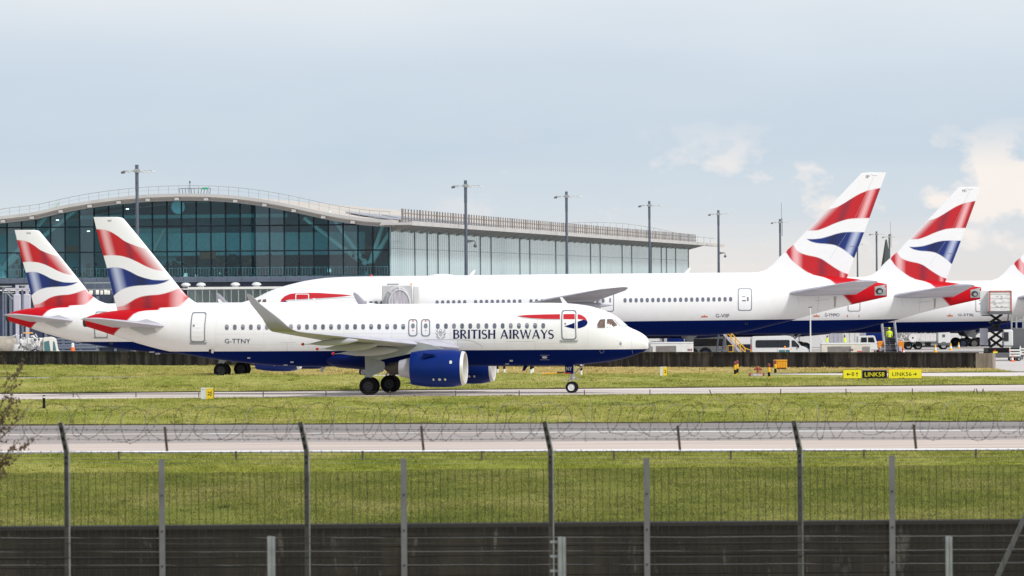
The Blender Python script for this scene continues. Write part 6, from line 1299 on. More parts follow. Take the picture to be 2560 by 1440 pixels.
# scissor lift catering truck
def hi_loader(px, Y, label):
    r = place('catering_lift_truck', px, Y, label, 'lift truck'); sc_ = F/Y
    def q(px_, py_): p = at(px_, py_, Y); return p.x-r.location.x, p.z-r.location.z
    x0, zt8 = q(2471, 727); x1, zb8 = q(2527, 778); x0b, zc8 = q(2472, 786)
    bx = MB().box(((x0+x1)/2, 1.4, (zt8+zb8)/2), (x1-x0, 4.6, zt8-zb8), ch=.03).build('lift_box', mat('scuffed_white', (.66, .655, .63), .5, var=.16, scale=3, stretch=(1, 1, 3)), r, 30)
    fr_ = MB()
    for x in (x0+.04, x1-.04): fr_.box((x, -.93, (zt8+zb8)/2-.1), (.12, .1, zt8-zb8+.1))
    fr_.box(((x0+x1)/2, -.93, zt8-.05), (x1-x0, .1, .14)); fr_.build('red_edge_frame', mat('faded_red', (.42, .12, .09), .6), bx, None)
    for z in np.linspace(zb8+.4, zt8-.35, 4): MB().box(((x0+x1)/2, -.915, z), (x1-x0-.2, .02, .02)).build('shutter_slat', M_grey, bx, None)
    sm = MB(); random.seed(9)
    for i in range(12): sm.box(((x0+x1)/2+random.uniform(-.7, .7), -.913, zb8+.3+random.random()*1.5), (.1+random.random()*.25, .012, .03+random.random()*.08))
    sm.build('scuff_marks', M_grey, bx, None)
    MB().box(((x0+x1)/2, 1.2, (zb8+zc8)/2), (x1-x0, 5.0, zb8-zc8)).build('lift_deck', M_dgrey, r, None)
    xp0, _ = q(2452, 740); MB().box(((xp0+x0)/2, .6, (zt8+zc8)/2), (x0-xp0, .12, zt8-zc8)).build('front_screen', M_cabinw, r, None); MB().box((x0-.2, .3, zc8-.1), (.9, 1.5, .14)).build('bridge_platform', M_dgrey, r, None)
    s = MB(); zl = 1.35; nx_ = 4; hz = (zc8-zl)/nx_
    for k in range(nx_):
        for y in (-.75, .95):
            a, b_ = (-.75, .80) if True else 0
            s.beam((x0+.15, y, zl+hz*k), (x0+1.35, y, zl+hz*(k+1)), .10, .16).beam((x0+1.35, y, zl+hz*k), (x0+.15, y, zl+hz*(k+1)), .10, .16)
        s.box((x0+.15, .1, zl+hz*k), (.1, 1.8, .1)).box((x0+1.35, .1, zl+hz*k), (.1, 1.8, .1))
    s.build('scissor_arms', M_black, r, None)
    xr = q(2503, 800)[0]; MB().tube([(x1-.3, -.5, zc8), (xr+.5, -.2, 1.6)], .05, 6).build('hydraulic_hose', M_black, r, 40)
    cx0 = q(2463, 800)[0]; cx1 = q(2528, 800)[0]
    MB().box(((cx0+cx1)/2+.35, .6, 1.0), (cx1-cx0+.5, 5.2, .5), ch=.05).build('chassis', M_black, r, 30); MB().box(((cx0+cx1)/2+.5, -2.0, .55), (cx1-cx0+.3, .5, .5), ch=.05).build('rear_bumper', M_dgrey, r, 30)
    x_, z_ = q(2519, 852); cb = MB().box((x_, .2, 2.25), (1.0, 1.6, 1.7), ch=.1).build('truck_cab', M_cabinw, r, 30); MB().box((x_-.2, -.62, 2.4), (.5, .05, .9)).build('cab_window', M_glass, cb, None)
    x_, z_ = q(2462, 842); MB().box((x_, 1.0, z_), (.8, .3, 1.7)).build('mudguard_panel', M_lgrey, r, None)
    x_, z_ = q(2483, 880); MB().box((x_, -2.27, z_), (.45, .04, .16)).build('number_plate', M_sign, r, None)
    for px_ in (2482, 2519): x_, z_ = q(px_, 876); MB().box((x_, -2.28, z_), (.22, .05, .14)).build('tail_light', M_rlens, r, None)
    for x_ in (cx0+.35, cx1+.2):
        for y in (-1.4, 1.8): wheel('wheel', (x_, y, .48), .48, .34, r)
    return r
hi_loader(2497, 538, 'catering truck with its white box raised on a black scissor lift')
r = place('lift_platform_truck', 2546, 562, 'dark lift truck with pale uprights at the right edge', 'lift truck'); b = MB()
for x in (-.7, -.2, .5): b.tube([(x, 0, .8), (x, 0, 4.3)], .09, 6)
for z in (1.4, 2.2, 3.0, 3.8): b.box((-.1, 0, z), (1.4, .1, .12))
b.build('mast_frame', M_grey, r, None); MB().box((.2, .8, 2.0), (1.7, 1.8, 2.2), ch=.05).build('truck_body', M_dgrey, r, 30); MB().box((0, 0, .8), (3.0, 2.0, .4)).build('chassis', M_black, r, None); vwheels(r, (-.9, .9), 2.0, .42)
for px, Y, lb in ((2536, 532, 'slatted white baggage dolly right of the scissor lift'), (2562, 545, 'slatted white baggage dolly cut by the right edge')):
    r = place('baggage_dolly', px, Y, lb, 'dolly', 'slatted baggage dollies'); b = MB(); [b.box((0, -.6, z), (1.1, .06, .16)) for z in (.55, .82, 1.09)]; [b.box((x, -.57, .85), (.07, .08, 1.1)) for x in (-.5, .5)]; b.build('slatted_side', M_ow, r, None); MB().box((0, 0, .4), (1.2, 1.3, .12)).build('dolly_deck', M_dgrey, r, None); vwheels(r, (-.4, .4), 1.2, .2, .12)
# cones
M_conew = mat('cone_white', (.72, .72, .70), .5)
def cone(px, Y, h, m, label, zoff=0):
    r = place('traffic_cone', px, Y, label, 'cone', 'traffic cones on the apron'); MB().lathe([(.17*h/.75, .04), (.135*h/.75, h*.3), (.09*h/.75, h*.62), (.035*h/.75, h), (.001, h)], (0, 0, 0), 'Z', 14).build('cone_body', m, r, 40); MB().box((0, 0, .02), (.46*h/.75, .46*h/.75, .04), ch=.01).build('cone_base', m, r, None)
    MB().lathe([(.142*h/.75, h*.28), (.10*h/.75, h*.58)], (0, 0, 0), 'Z', 14).build('white_band', M_conew, r, 40); return r
for px, Y, h, m, lb in ((2338.5, 620, .95, M_yellow, 'tall yellow and white cone in front of the fuel truck cab'), (2377, 640, .9, M_yellow, 'yellow and white cone beside the dark aircraft wheel'), (2397, 662, .8, M_yellow, 'small yellow cone right of the aircraft wheel'), (2305.5, 612, .35, M_orange, 'tiny pale orange cone just over the wall below the fuel truck'), (2187, 600, .75, M_orange, 'red-orange cone left of the passenger steps'), (2259, 598, .75, M_orange, 'red-orange cone right of the passenger steps'),
                        (2483, 526, .62, M_orange, 'orange cone at the left foot of the scissor-lift truck'), (2531, 526, .68, M_orange, 'orange cone at the right foot of the scissor-lift truck'), (2414, 690, .9, M_yellow, 'farthest yellow cone, under the fourth jet'), (2541, 533, .5, M_orange, 'small orange cone by the slatted dolly at right')): cone(px, Y, h, m, lb)
# white crane truck at the left, corrugated fence, orange drum
def service_rig(px, Y, label):
    r = place('service_rig', px, Y, label, 'truck'); r.scale = (1, 1, 1.22); cab = vbody('rig_cab', [(1.0, .5), (1.0, 2.55), (1.75, 2.6), (2.15, 2.45), (2.35, 1.5), (2.75, 1.35), (2.75, .5)], 2.0, mat('cream_white', (.68, .66, .60), .45), r, .07)
    side_pane('cab_window', [(1.15, 1.3), (1.12, 2.2), (1.6, 2.3), (1.78, 1.25), (1.5, 1.15)], -1.01, cab, M_teal); side_pane('quarter_window', [(1.98, 1.5), (2.02, 2.25), (2.14, 2.2), (2.3, 1.5)], -1.01, cab, M_teal)
    MB().box((-.4, 0, .75), (3.6, 1.9, .35)).build('chassis', M_lgrey, r, None); MB().box((-.6, -.97, .72), (2.4, .04, .16)).build('red_stripe', M_rlens, r, None)
    random.seed(11); k = MB()
    for i in range(46):
        a = Vector((-2.0+random.random()*2.9, -.9+random.random()*1.2, .9+random.random()*(1.9 if i % 2 else 1.4))); d = Vector((random.gauss(0, .28), random.gauss(0, .15), random.gauss(0, .28))); k.tube([a, a+d], .05+.05*random.random(), 6)
    k.build('pipework', M_cabinw, r, 50); k = MB()
    for i in range(14): a = Vector((-1.8+random.random()*2.5, -.3+random.random()*.8, 1.1+random.random()*1.2)); k.box(a, (.6, .5, .55), ch=.08)
    k.build('machinery', M_ow, r, 30); k = MB()
    for i in range(8): a = Vector((-1.6+random.random()*2.3, -.95, 1.2+random.random()*1.3)); k.lathe([(.001, -.04), (.11, -.04), (.11, .04), (.001, .04)], a, 'Y', 10)
    k.build('valves', M_dgrey, r, None); MB().box((-.5, -.2, 2.92), (.9, .6, .1)).build('amber_bar', mat('amber_bar', (.75, .36, .06), .5), r, None); vwheels(r, (-1.6, 1.9), 2.0, .42); return r
service_rig(84, 520, 'white service rig covered in pipework with a cream cab, far left')
r = place('corrugated_fence', 187, 548, 'blue-grey ribbed blast fence behind the white service rig', 'fence'); r.scale = (1, 1, 1.13); w_ = 4.6
for i in range(9): MB().box((0, .05*(i % 2), .25+i*.27), (w_, .3, .20), ch=.06).build('rib', M_bluegrey, r, 30)
for x in (-2.2, 0, 2.2): MB().box((x, .35, 1.2), (.15, .2, 2.5)).build('fence_post', M_grey, r, None)
r = place('safety_drum', 182, 533, 'orange and white safety drum in front of the ribbed fence', 'drum'); r.scale = (1.2, 1.2, 1.55); MB().lathe([(.30, 0), (.30, .1), (.22, .12), (.22, .5), (.19, .95), (.15, 1.3), (.001, 1.3)], (0, 0, .0), 'Z', 16).build('drum_body', M_orange, r, 40); MB().lathe([(.235, .55), (.215, .8)], (0, 0, 0), 'Z', 16).build('white_band', M_conew, r, 40); MB().lathe([(.13, 1.3), (.12, 1.55), (.001, 1.6)], (0, 0, 0), 'Z', 12).build('lamp', M_conew, r, 40)
r = place('tank_trailer', 8, 528, 'pale grey tank trailer cut by the left edge', 'trailer'); MB().lathe([(.001, -2), (.8, -1.9), (1.0, -1.5), (1.0, 1.5), (.8, 1.9), (.001, 2)], (-.6, 0, 2.2), 'X', 20).build('tank', mat('dull_beige', (.30, .27, .22), .6, var=.3, scale=1.5), r, 40); MB().box((-.6, 0, .9), (3.6, 1.6, .4)).build('chassis', M_grey, r, None); vwheels(r, (-1.6, .6), 1.7, .42)
# thin white lamp post standing just behind the wall
r = empty('wall_lamp_post', (at(2026.5, 880, 462).x, 462, gz(462)), 0, 'thin pale flat-headed lamp post behind the wall, in front of a tail cone', 'lamp post'); zt9 = at(2026, 768, 462).z-gz(462)
MB().tube([(0, 0, 0), (0, 0, zt9)], [.075, .05], 10).build('post', M_ow, r, 40); MB().box((0, 0, zt9), (.34, .2, .07), ch=.02).build('lamp_head', M_dgrey, r, None)
# ============================================================ PEOPLE
def person(name, loc, rz, label, pose='climb', vest=True):
    r = empty(name, loc, rz, label, 'person')
    J_ = {'pel': (0, 0, .93, .135), 'bel': (0, 0, 1.12, .125), 'che': (0, .01, 1.34, .15), 'nek': (0, 0, 1.52, .06), 'hd0': (0, -.01, 1.60, .085), 'hd1': (0, -.01, 1.72, .09)}
    st = .12 if pose == 'climb' else .03
    for s, k in ((-1, 'r'), (1, 'l')):
        J_['hip'+k] = (s*.10, 0, .90, .10); J_['kne'+k] = (s*.11, .06 if s > 0 else .0, .49+(.10 if s > 0 and pose == 'climb' else 0), .07); J_['ank'+k] = (s*.11, (st if s > 0 else -.02), .09+(.2 if s > 0 and pose == 'climb' else 0), .048); J_['toe'+k] = (s*.12, (st if s > 0 else -.02)+.16, .045+(.2 if s > 0 and pose == 'climb' else 0), .04)
        J_['sho'+k] = (s*.19, 0, 1.43, .07); J_['elb'+k] = (s*.27, .02, 1.14, .052); J_['wri'+k] = (s*.27, .14, .92, .036); J_['pal'+k] = (s*.27, .17, .85, .038)
        for i, dx in enumerate((-.03, -.01, .012, .032)): J_['f%d%s' % (i, k)] = (s*.27+dx, .20, .765-.012*abs(i-1.5), .010)
        J_['th'+k] = (s*.225, .205, .82, .012)
    E_ = [('pel', 'bel'), ('bel', 'che'), ('che', 'nek'), ('nek', 'hd0'), ('hd0', 'hd1')]
    for k in 'rl': E_ += [('pel', 'hip'+k), ('hip'+k, 'kne'+k), ('kne'+k, 'ank'+k), ('ank'+k, 'toe'+k), ('che', 'sho'+k), ('sho'+k, 'elb'+k), ('elb'+k, 'wri'+k), ('wri'+k, 'pal'+k), ('pal'+k, 'th'+k)]+[('pal'+k, 'f%d%s' % (i, k)) for i in range(4)]
    nm = list(J_); me = bpy.data.meshes.new('body'); me.from_pydata([J_[n][:3] for n in nm], [(nm.index(a), nm.index(b)) for a, b in E_], []); o = bpy.data.objects.new('body', me); COL.objects.link(o)
    sk = o.modifiers.new('s', 'SKIN')
    for i, n in enumerate(nm): me.skin_vertices[0].data[i].radius = (J_[n][3],)*2; me.skin_vertices[0].data[i].use_root = (n == 'pel')
    o.modifiers.new('u', 'SUBSURF').levels = 1; dg_ = bpy.context.evaluated_depsgraph_get(); dg_.update(); m2 = bpy.data.meshes.new_from_object(o.evaluated_get(dg_)); o.modifiers.clear(); o.data = m2; o.parent = r
    m2.materials.clear(); m2.materials.append(M_navy); m2.materials.append(M_skin)
    for p in m2.polygons: c = p.center; p.material_index = 1 if (c.z > 1.5 or (abs(c.x) > .2 and c.z < .95 and c.z > .6)) else 0
    shade(m2, 180)
    v = MB(); n = 18; pr = [(.86, .185, .15), (1.0, .18, .15), (1.2, .185, .16), (1.36, .215, .17), (1.46, .20, .13), (1.50, .09, .08)]; vv = []; ff = []
    for z, a, b in pr:
        for j in range(n): q = 2*math.pi*j/n; vv.append((a*math.cos(q), b*math.sin(q)+.01, z))
    for i in range(len(pr)-1):
        for j in range(n): ff.append((i*n+j, i*n+(j+1) % n, i*n+n+(j+1) % n, i*n+n+j))
    v.add(vv, ff)
    for s in (-1, 1): v.tube([(s*.17, 0, 1.45), (s*.235, .01, 1.28), (s*.27, .02, 1.13), (s*.27, .12, .95)], [.085, .08, .068, .052], 10)
    jk = v.build('hi_vis_jacket', M_hivis, r, 60); b = MB().lathe([(.200, 1.05), (.200, 1.10)], (0, .01, 0), 'Z', 18, sc=(1, .84)); b.build('reflective_band', M_conew, jk, 40)
    MB().lathe([(.105, 1.66), (.112, 1.72), (.09, 1.80), (.04, 1.835), (.001, 1.84)], (0, -.015, 0), 'Z', 14).build('cap', M_hivis if pose == 'climb' else M_navy, r, 60)
    f = MB()
    for s in (-1, 1): f.lathe([(.001, .0), (.014, .004), (.001, .012)], (s*.033, .077, 1.685), 'Y', 8)
    f.box((0, .082, 1.625), (.05, .012, .012)); f.build('eyes_and_mouth', M_black, r, None)
    fn = MB().box((0, .094, 1.66), (.024, .035, .04), ch=.008)
    for s in (-1, 1): fn.box((s*.097, -.01, 1.67), (.02, .04, .06), ch=.006)
    fn.build('nose_and_ears', M_skin, r, 40); return r
zst = PS.location.z+.30+4*.20+.03
pp = person('person', (PS.location.x-.10, PS.location.y-1.6+4*.30-.12, zst-.02), 0, 'worker in a yellow hi-vis jacket climbing the passenger steps, back to us', 'climb')
pp.scale = (1.12,)*3
person('person', (at(2068, 870, 652).x, 652, gz(652)), 1.2, 'worker in a hi-vis jacket standing left of the grey cargo container', 'stand')
person('person', (at(2112, 870, 652).x, 652, gz(652)), -1.9, 'worker in a hi-vis vest standing between the grey and white containers', 'stand')
# ============================================================ AIRFIELD FURNITURE
def ground(px, py): p = at(px, py, gy(px, py)); return p
def post_mat_stack(name, x, Y, bands, r, label, cat, group):
    e = empty(name, (x, Y, 0), 0, label, cat, group); z = 0
    for i, (h, m) in enumerate(bands): MB().lathe([(r, z), (r, z+h)] if i < len(bands)-1 else [(r, z), (r, z+h-.05), (r*.6, z+h), (.001, z+h)], (0, 0, 0), 'Z', 14).build('post_band', m, e, 40); z += h
    return e
for i, (px, dy, t_) in enumerate(((1243.7, 0, 'left of a pair just right of the far engine'), (1260.8, 0, 'right of a pair just right of the far engine'), (1327.5, 1, 'nearer of two overlapping posts midway to the nose wheel'), (1332, -1.5, 'rear of two overlapping posts midway to the nose wheel'), (1453, 4, 'right beside the nose wheel leg'))):
    p = ground(px, 933+dy); post_mat_stack('marker_post', p.x, p.y, [(.34, M_conew), (.38, M_black), (.34, M_conew), (.2, M_black if i != 4 else M_rlens)], .095, 'black and white banded marker post, '+t_, 'post', 'black and white marker posts')
for i, (px, py, t_) in enumerate(((1838, 937, 'front one of the pair left of the hydrant'), (1843.5, 934, 'rear one of the pair left of the hydrant'), (1922.5, 943.5, 'right of the hydrant'), (1938.5, 934, 'in front of the yellow bin'))):
    p = ground(px, py); post_mat_stack('guard_post', p.x, p.y, [(.06, M_yellow), (.34, M_black), (.36, M_yellow), (.30, mat('dark_red', (.16, .02, .02), .5))], .10, 'black, yellow and red guard post '+t_, 'post', 'striped guard posts around the hydrant')
p = ground(1895, 941); r = empty('fire_hydrant', (p.x, p.y, 0), 0, 'red fire hydrant on a white base between striped posts', 'hydrant'); r.scale = (.78,)*3; M_hyd = mat('hydrant_red', (.30, .055, .035), .6, var=.2, scale=6)
b = MB().lathe([(.16, .2), (.13, .25), (.13, .75), (.17, .78), (.17, .84), (.10, .95), (.001, .97)], (0, 0, 0), 'Z', 14).tube([(-.35, 0, .72), (.35, 0, .72)], .10, 10).tube([(-.38, 0, .72), (-.32, 0, .72)], .14, 10).tube([(.32, 0, .72), (.38, 0, .72)], .14, 10); b.build('hydrant_body', M_hyd, r, 40)
MB().box((-.15, 0, .13), (1.15, .7, .26), ch=.03).build('base_slab', mat('chipped_white', (.42, .40, .38), .8, var=.3, scale=5), r, None); MB().box((-.72, -.1, .2), (.42, .4, .3), ch=.05).build('valve_box', M_hyd, r, 30); MB().box((.45, -.1, .2), (.42, .4, .32), ch=.08).build('valve_box', M_hyd, r, 30)
p = ground(1951, 924); r = empty('grit_bin', (p.x, p.y, 0), 0, 'orange-yellow ribbed bin standing against the dark wall', 'bin'); b = MB().box((0, 0, .42), (1.08, .6, .58), ch=.05).build('bin_body', mat('bin_orange', (.72, .34, .012), .5), r, 30); MB().box((0, 0, .76), (1.14, .66, .10), ch=.03).build('lid', mat('bin_orange'), r, 30)
for i in range(5): MB().box((-.42+i*.21, -.31, .42), (.06, .05, .5)).build('rib', mat('bin_orange2', (.60, .26, .01), .5), b, None)
MB().box((0, 0, .07), (.9, .45, .14)).build('feet', M_black, r, None)
p = ground(1385, 938); r = empty('tow_bar', (p.x, p.y, 0), 0, 'long yellow tow bar lying on the dry grass behind the nose wheel', 'tow bar'); MB().tube([(-.95, 0, .12), (.95, -.1, .17)], .06, 8).build('bar', mat('towbar_orange', (.72, .36, .02), .5), r, 40); MB().box((.55, 0, .22), (.6, .3, .1)).build('tow_head', M_rust, r, None)
def marker_box(px, py, w, h, label, rows):
    p = ground(px, py); r = empty('marker_box', (p.x, p.y, 0), 0, label, 'sign box', 'white and yellow marker boxes')
    MB().box((0, 0, h/2), (w, .35, h), ch=.015).build('box_shell', M_cabinw, r, None); y = mat('board_yellow', (.78, .55, .01), .5); b = MB().box((w*.21, -.185, h/2), (w*.56, .03, h*.96)).build('yellow_face', y, r, None)
    g = MB(); [g.box((w*(.21+dx), -.204, h*zz), (w*ww, .006, h*.10)) for zz, dx, ww in rows]; g.build('lettering', M_rust, b, None); MB().box((-w*.32, -.18, h*.86), (w*.14, .012, h*.07)).build('number_tag', M_grey, r, None); MB().box((w*.505, -.05, h/2), (.02, .3, h*.98)).build('dark_edge', M_black, r, None)
marker_box(518.5, 998, .82, .72, 'white and yellow marker box beside the taxiway, left of the main wheels', [(.62, -.12, .08), (.56, .0, .1), (.64, .1, .08), (.4, -.1, .14), (.36, .06, .1), (.48, .12, .06)])
marker_box(1659, 939.5, .56, .70, 'white and yellow marker box on the straw-coloured grass below the wall', [(.62, -.1, .1), (.58, .08, .1), (.36, 0, .2), (.45, .1, .08)])
# taxiway signs
M_signb = mat('sign_back', (.05, .05, .05), .5); M_sframe = mat('sign_frame_orange', (.55, .22, .04), .5)
YSG = 391
def arrow(w, h, d):
    a = [(-.5, 0), (-.14, .42), (-.02, .33), (-.22, .10), (.5, .10), (.5, -.10), (-.22, -.10), (-.02, -.33), (-.14, -.42)]
    R_ = {'l': lambda x, y: (x, y), 'r': lambda x, y: (-x, y), 'u': lambda x, y: (-y, -x)}[d]
    return [(R_(x, y)[0]*w, R_(x, y)[1]*h) for x, y in a]
def taxi_sign(x0, x1, y0, y1, items, m_face, m_txt, label, frame):
    a = at(x0, y1, YSG); b_ = at(x1, y0, YSG); w, h = b_.x-a.x, b_.z-a.z; r = empty('taxiway_sign', ((a.x+b_.x)/2, YSG, 0), 0, label, 'sign', 'illuminated taxiway direction signs'); zc_ = (a.z+b_.z)/2
    MB().box((0, .1, zc_), (w, .2, h), ch=.012).build('sign_case', frame, r, None); fc = MB().box((0, -.012, zc_), (w-.05, .03, h-.06)).build('sign_face', m_face, r, None)
    for x in (-w*.35, w*.35): MB().tube([(x, .1, 0), (x, .1, zc_-h/2+.02)], .04, 8).build('sign_leg', M_grey, r, None)
    for kind, body, px_0, px_1, py_0, py_1 in items:
        cx, cz = at((px_0+px_1)/2, (py_0+py_1)/2, YSG).x-r.location.x, at((px_0+px_1)/2, (py_0+py_1)/2, YSG).z; ww, hh = (px_1-px_0)*YSG/F, (py_1-py_0)*YSG/F
        M_ = Matrix.Translation((cx, -.034, cz)) @ Matrix.Rotation(rad(90), 4, 'X')
        if kind == 't': sign_text('sign_letters', body, ww, hh, M_, m_txt, fc, 0)
        else: mesh_obj('sign_arrow', [M_ @ Vector((p_[0], p_[1], 0)) for p_ in arrow(ww, hh, body)], [(0, 1, 2, 3, 4, 5, 6, 7, 8)], m_txt, fc)
    return r
X4 = lambda x: 2100+x/4.8; Y4 = lambda y: 660+y/4.8
taxi_sign(2107.5, 2154.5, 923, 947, [('a', 'l', X4(78), X4(128), Y4(1299), Y4(1347)), ('t', 'B', X4(141), X4(172), Y4(1299), Y4(1344)), ('a', 'u', X4(186), X4(222), Y4(1296), Y4(1348))], M_sign, M_black, 'yellow taxiway sign with the letter B and two arrows', M_black)
taxi_sign(2155.5, 2218, 924.5, 946.2, [('t', 'LINK58', X4(297), X4(532), Y4(1299), Y4(1350))], M_black, M_sign, 'black taxiway sign lettered LINK58 in yellow', mat('sign_frame_grey', (.35, .36, .33), .5))
taxi_sign(2221, 2304.5, 922.5, 947, [('t', 'LINK56', X4(628), X4(858), Y4(1297), Y4(1344)), ('a', 'r', X4(876), X4(922), Y4(1300), Y4(1344))], M_sign, M_black, 'yellow taxiway sign lettered LINK56 with a right arrow', M_sframe)
a = at(2192, 923.5, YSG+1.5); e_ = empty('sign_rail', (a.x, YSG+1.5, 0), 0, 'thin orange rail behind the black taxiway sign', 'rail'); MB().box((.35, 0, a.z), (1.5, .08, .07)).build('rail', M_sframe, e_, None); MB().box((.9, 0, a.z/2), (.06, .06, a.z)).box((-.3, 0, a.z/2), (.06, .06, a.z)).build('rail_post', M_sframe, e_, None)
p = ground(110, 1021); post_mat_stack('short_marker_post', p.x, p.y, [(.62, M_black), (.08, M_conew), (.08, M_black)], .085, 'short black marker post with a pale ring near the left edge', 'post', None)
# low rabbit fences: one beside the taxiway, one beside the runway
M_pw = mat('weathered_wood', (.105, .085, .07), .9, var=.3, scale=8); M_wire = mat('dull_wire', (.10, .09, .08), .6, .5)
def low_fence(name, pts, h, w, label, lean={}, mesh_rows=4, wire_r=.008):
    Ys = [gy(*p) for p in pts]; O = at(*pts[0], Ys[0]); r = empty(name, (O.x, O.y, 0), 0, label, 'fence'); W_ = []
    for i, (p, Y) in enumerate(zip(pts, Ys)):
        q = at(*p, Y)-O; W_.append(Vector((q.x, q.y, 0))); k = lean.get(i, 0)
        MB().tube([(q.x, q.y, -.05), (q.x+k, q.y, h*(1 if not k else .92))], w, 8).build('fence_post', M_pw, r, 40)
    wr = MB()
    for j in range(mesh_rows):
        z = h*(.15+.72*j/(mesh_rows-1)); wr.tube([v+Vector((0, -w, z+.01*((i*7) % 3-1))) for i, v in enumerate(W_)], wire_r, 4, False)
    wr.build('wire_strands', M_wire, r, None); return r
low_fence('rabbit_fence', [(-60, 994.5), (183, 993.5), (340, 993.4), (497, 993.2), (658, 993), (815, 993), (975, 992.6), (1139, 992), (1298, 991.3), (1461, 990.3), (1625, 989.5), (1780, 988.5), (1952, 988), (2115, 987.4), (2281, 987), (2445, 986), (2620, 985)], .40, .032, 'low post and wire fence along the near side of the taxiway', {1: 0, 11: -.16, 15: -.1})
p = ground(183, 993.5); r = empty('leaning_stake', (p.x+.15, p.y-.4, 0), 0, 'short stake leaning on the low taxiway fence at left', 'stake'); MB().tube([(.28, 0, 0), (-.06, .3, .36)], .022, 6).build('stake', M_pw, r, 40)
for i, (dx, k) in enumerate(((-.35, .14), (.2, .1), (.42, -.14))): p = ground(2445, 986); r = empty('leaning_stake', (p.x+dx, p.y-.3, 0), 0, ('left', 'middle', 'right')[i]+' stake of the bundle on the low taxiway fence at right', 'stake', 'bundle of stakes'); MB().tube([(0, 0, 0), (k, 0, .38)], .024, 6).build('stake', M_pw, r, 40)
low_fence('runway_fence', [(-20, 1153), (297, 1152), (590, 1151.5), (907, 1151), (1205, 1151), (1535, 1150.5), (1827, 1150), (2160, 1148), (2440, 1147), (2720, 1146)], .38, .042, 'low post and wire fence along the near edge of the runway', {}, 3, .008)
# ============================================================ PERIMETER FENCES
YM1 = 55.0; MP = [(-203, 1150), (404.5, 1149), (1009, 1147), (1616, 1144.5), (2229, 1138.5), (2842, 1136)]
mf = empty('mesh_fence', (0, YM1, VZ), 0, 'close-mesh security fence on flat galvanised posts across the foreground', 'fence')
M_mesh = mat('mesh_wire', (.020, .018, .016), .8); M_flat = mat('flat_post_grey', (.135, .132, .145), .5, .3, var=.15, scale=5)
xp = [at(*p, YM1).x for p in MP]; zp = [at(*p, YM1).z-VZ for p in MP]; ztm = at(1280, 1173, YM1).z-VZ
for x, z, p in zip(xp, zp, MP):
    lean = .0
    po = MB().box((x, -.03, z/2), (.060, .012, z)).build('fence_post', M_flat, mf, None)
    bl = MB(); [bl.lathe([(.001, -.045), (.009, -.045), (.009, -.03)], (x, 0, z-k), 'Y', 8) for k in (.37, .74, 1.1, 1.46)]; bl.build('post_bolts', M_black, po, None)
for i in range(len(xp)-1):
    a, b_ = xp[i], xp[i+1]; g = MB(); zz = 0.05; z1 = ztm+at(1280, 1173, YM1).z*0-(.0 if i != 1 else .012)+.004*(i-2)
    n = int((z1-.6)/.0127)
    V = []; Fc = []
    def bar(c, d):
        x, y, z = d[0]/2, d[1]/2, d[2]/2; k = len(V)
        V.extend([(c[0]-x, c[1]-y, c[2]-z), (c[0]+x, c[1]-y, c[2]-z), (c[0]+x, c[1]-y, c[2]+z), (c[0]-x, c[1]-y, c[2]+z), (c[0]-x, c[1]+y, c[2]-z), (c[0]+x, c[1]+y, c[2]-z), (c[0]+x, c[1]+y, c[2]+z), (c[0]-x, c[1]+y, c[2]+z)])
        Fc.extend([(k, k+1, k+2, k+3), (k+3, k+2, k+6, k+7), (k+1, k+5, k+6, k+2), (k+4, k, k+3, k+7), (k+5, k+4, k+7, k+6)])
    for k in range(n): bar(((a+b_)/2, .0, z1-k*.0127), (b_-a, .0035, .0042))
    nv = int(round((b_-a)/.0762))
    for k in range(nv+1):
        w_ = .0052+(.0016 if (k*5+i*3) % 7 in (0, 3) else 0); bar((a+(b_-a)*k/nv, -.004, (z1+.4)/2), (w_, .0035, z1-.4))
    mesh_obj('mesh_panel', V, Fc, M_mesh, mf)
# cranked post fence with barbed wire and a concertina coil, just behind it
YC = 65.5; CP = [(-440, 1130), (168, 1131), (768, 1130), (1378, 1129), (2001, 1127), (2612, 1124)]
cf = empty('cranked_fence', (0, YC, VZ), 0, 'fence of dark cranked posts topped with barbed wire behind the mesh', 'fence')
M_crank = mat('crank_post_dark', (.035, .034, .034), .7, .1, var=.3, scale=10); M_cranksun = mat('crank_post_sunlit', (.25, .245, .235), .7, var=.2, scale=10)  # second material paints the sunlit right edge of each post
tops = []
for px, py in CP:
    k = at(px, py, YC); t = at(px-14.5, py-72, YC); x, z = k.x, k.z-VZ; po = MB().box((x-.012, 0, z/2), (.052, .05, z)).build('fence_post', M_crank, cf, None)
    tx, tz = t.x, t.z-VZ; ln_ = (t-k).length; d = Vector((tx-x, 0, tz-z)).normalized(); M_ = Matrix((Vector((d.z, 0, -d.x)), Vector((0, 1, 0)), d)).transposed()
    MB().box(Vector((x-.012, -.003, z))+d*ln_/2, (.052, .05, ln_+.03), M=M_).build('crank_arm', M_crank, po, None)
    e = MB().box((x+.022, 0, z/2), (.016, .054, z)).box(Vector((x+.022, -.003, z))+d*ln_/2, (.014, .054, ln_), M=M_); e.build('sunlit_edge', M_cranksun, po, None)
    hl = MB()
    for q in (.08, .2, .33): hl.box(Vector((x-.012, -.030, z))+d*ln_*q*2.4, (.026, .012, .05), M=M_)
    for q in (.06, .13, .33, .55, .9, 1.3, 1.7): hl.lathe([(.001, -.032), (.014, -.032), (.014, -.024)], (x-.012, 0, z-q), 'Y', 8)
    hl.build('post_holes', M_black, po, None); tops.append((x, z, tx, tz))
M_barb = mat('barbed_wire', (.04, .036, .034), .7, .3); M_barbl = mat('bright_wire', (.20, .205, .215), .5, .4)
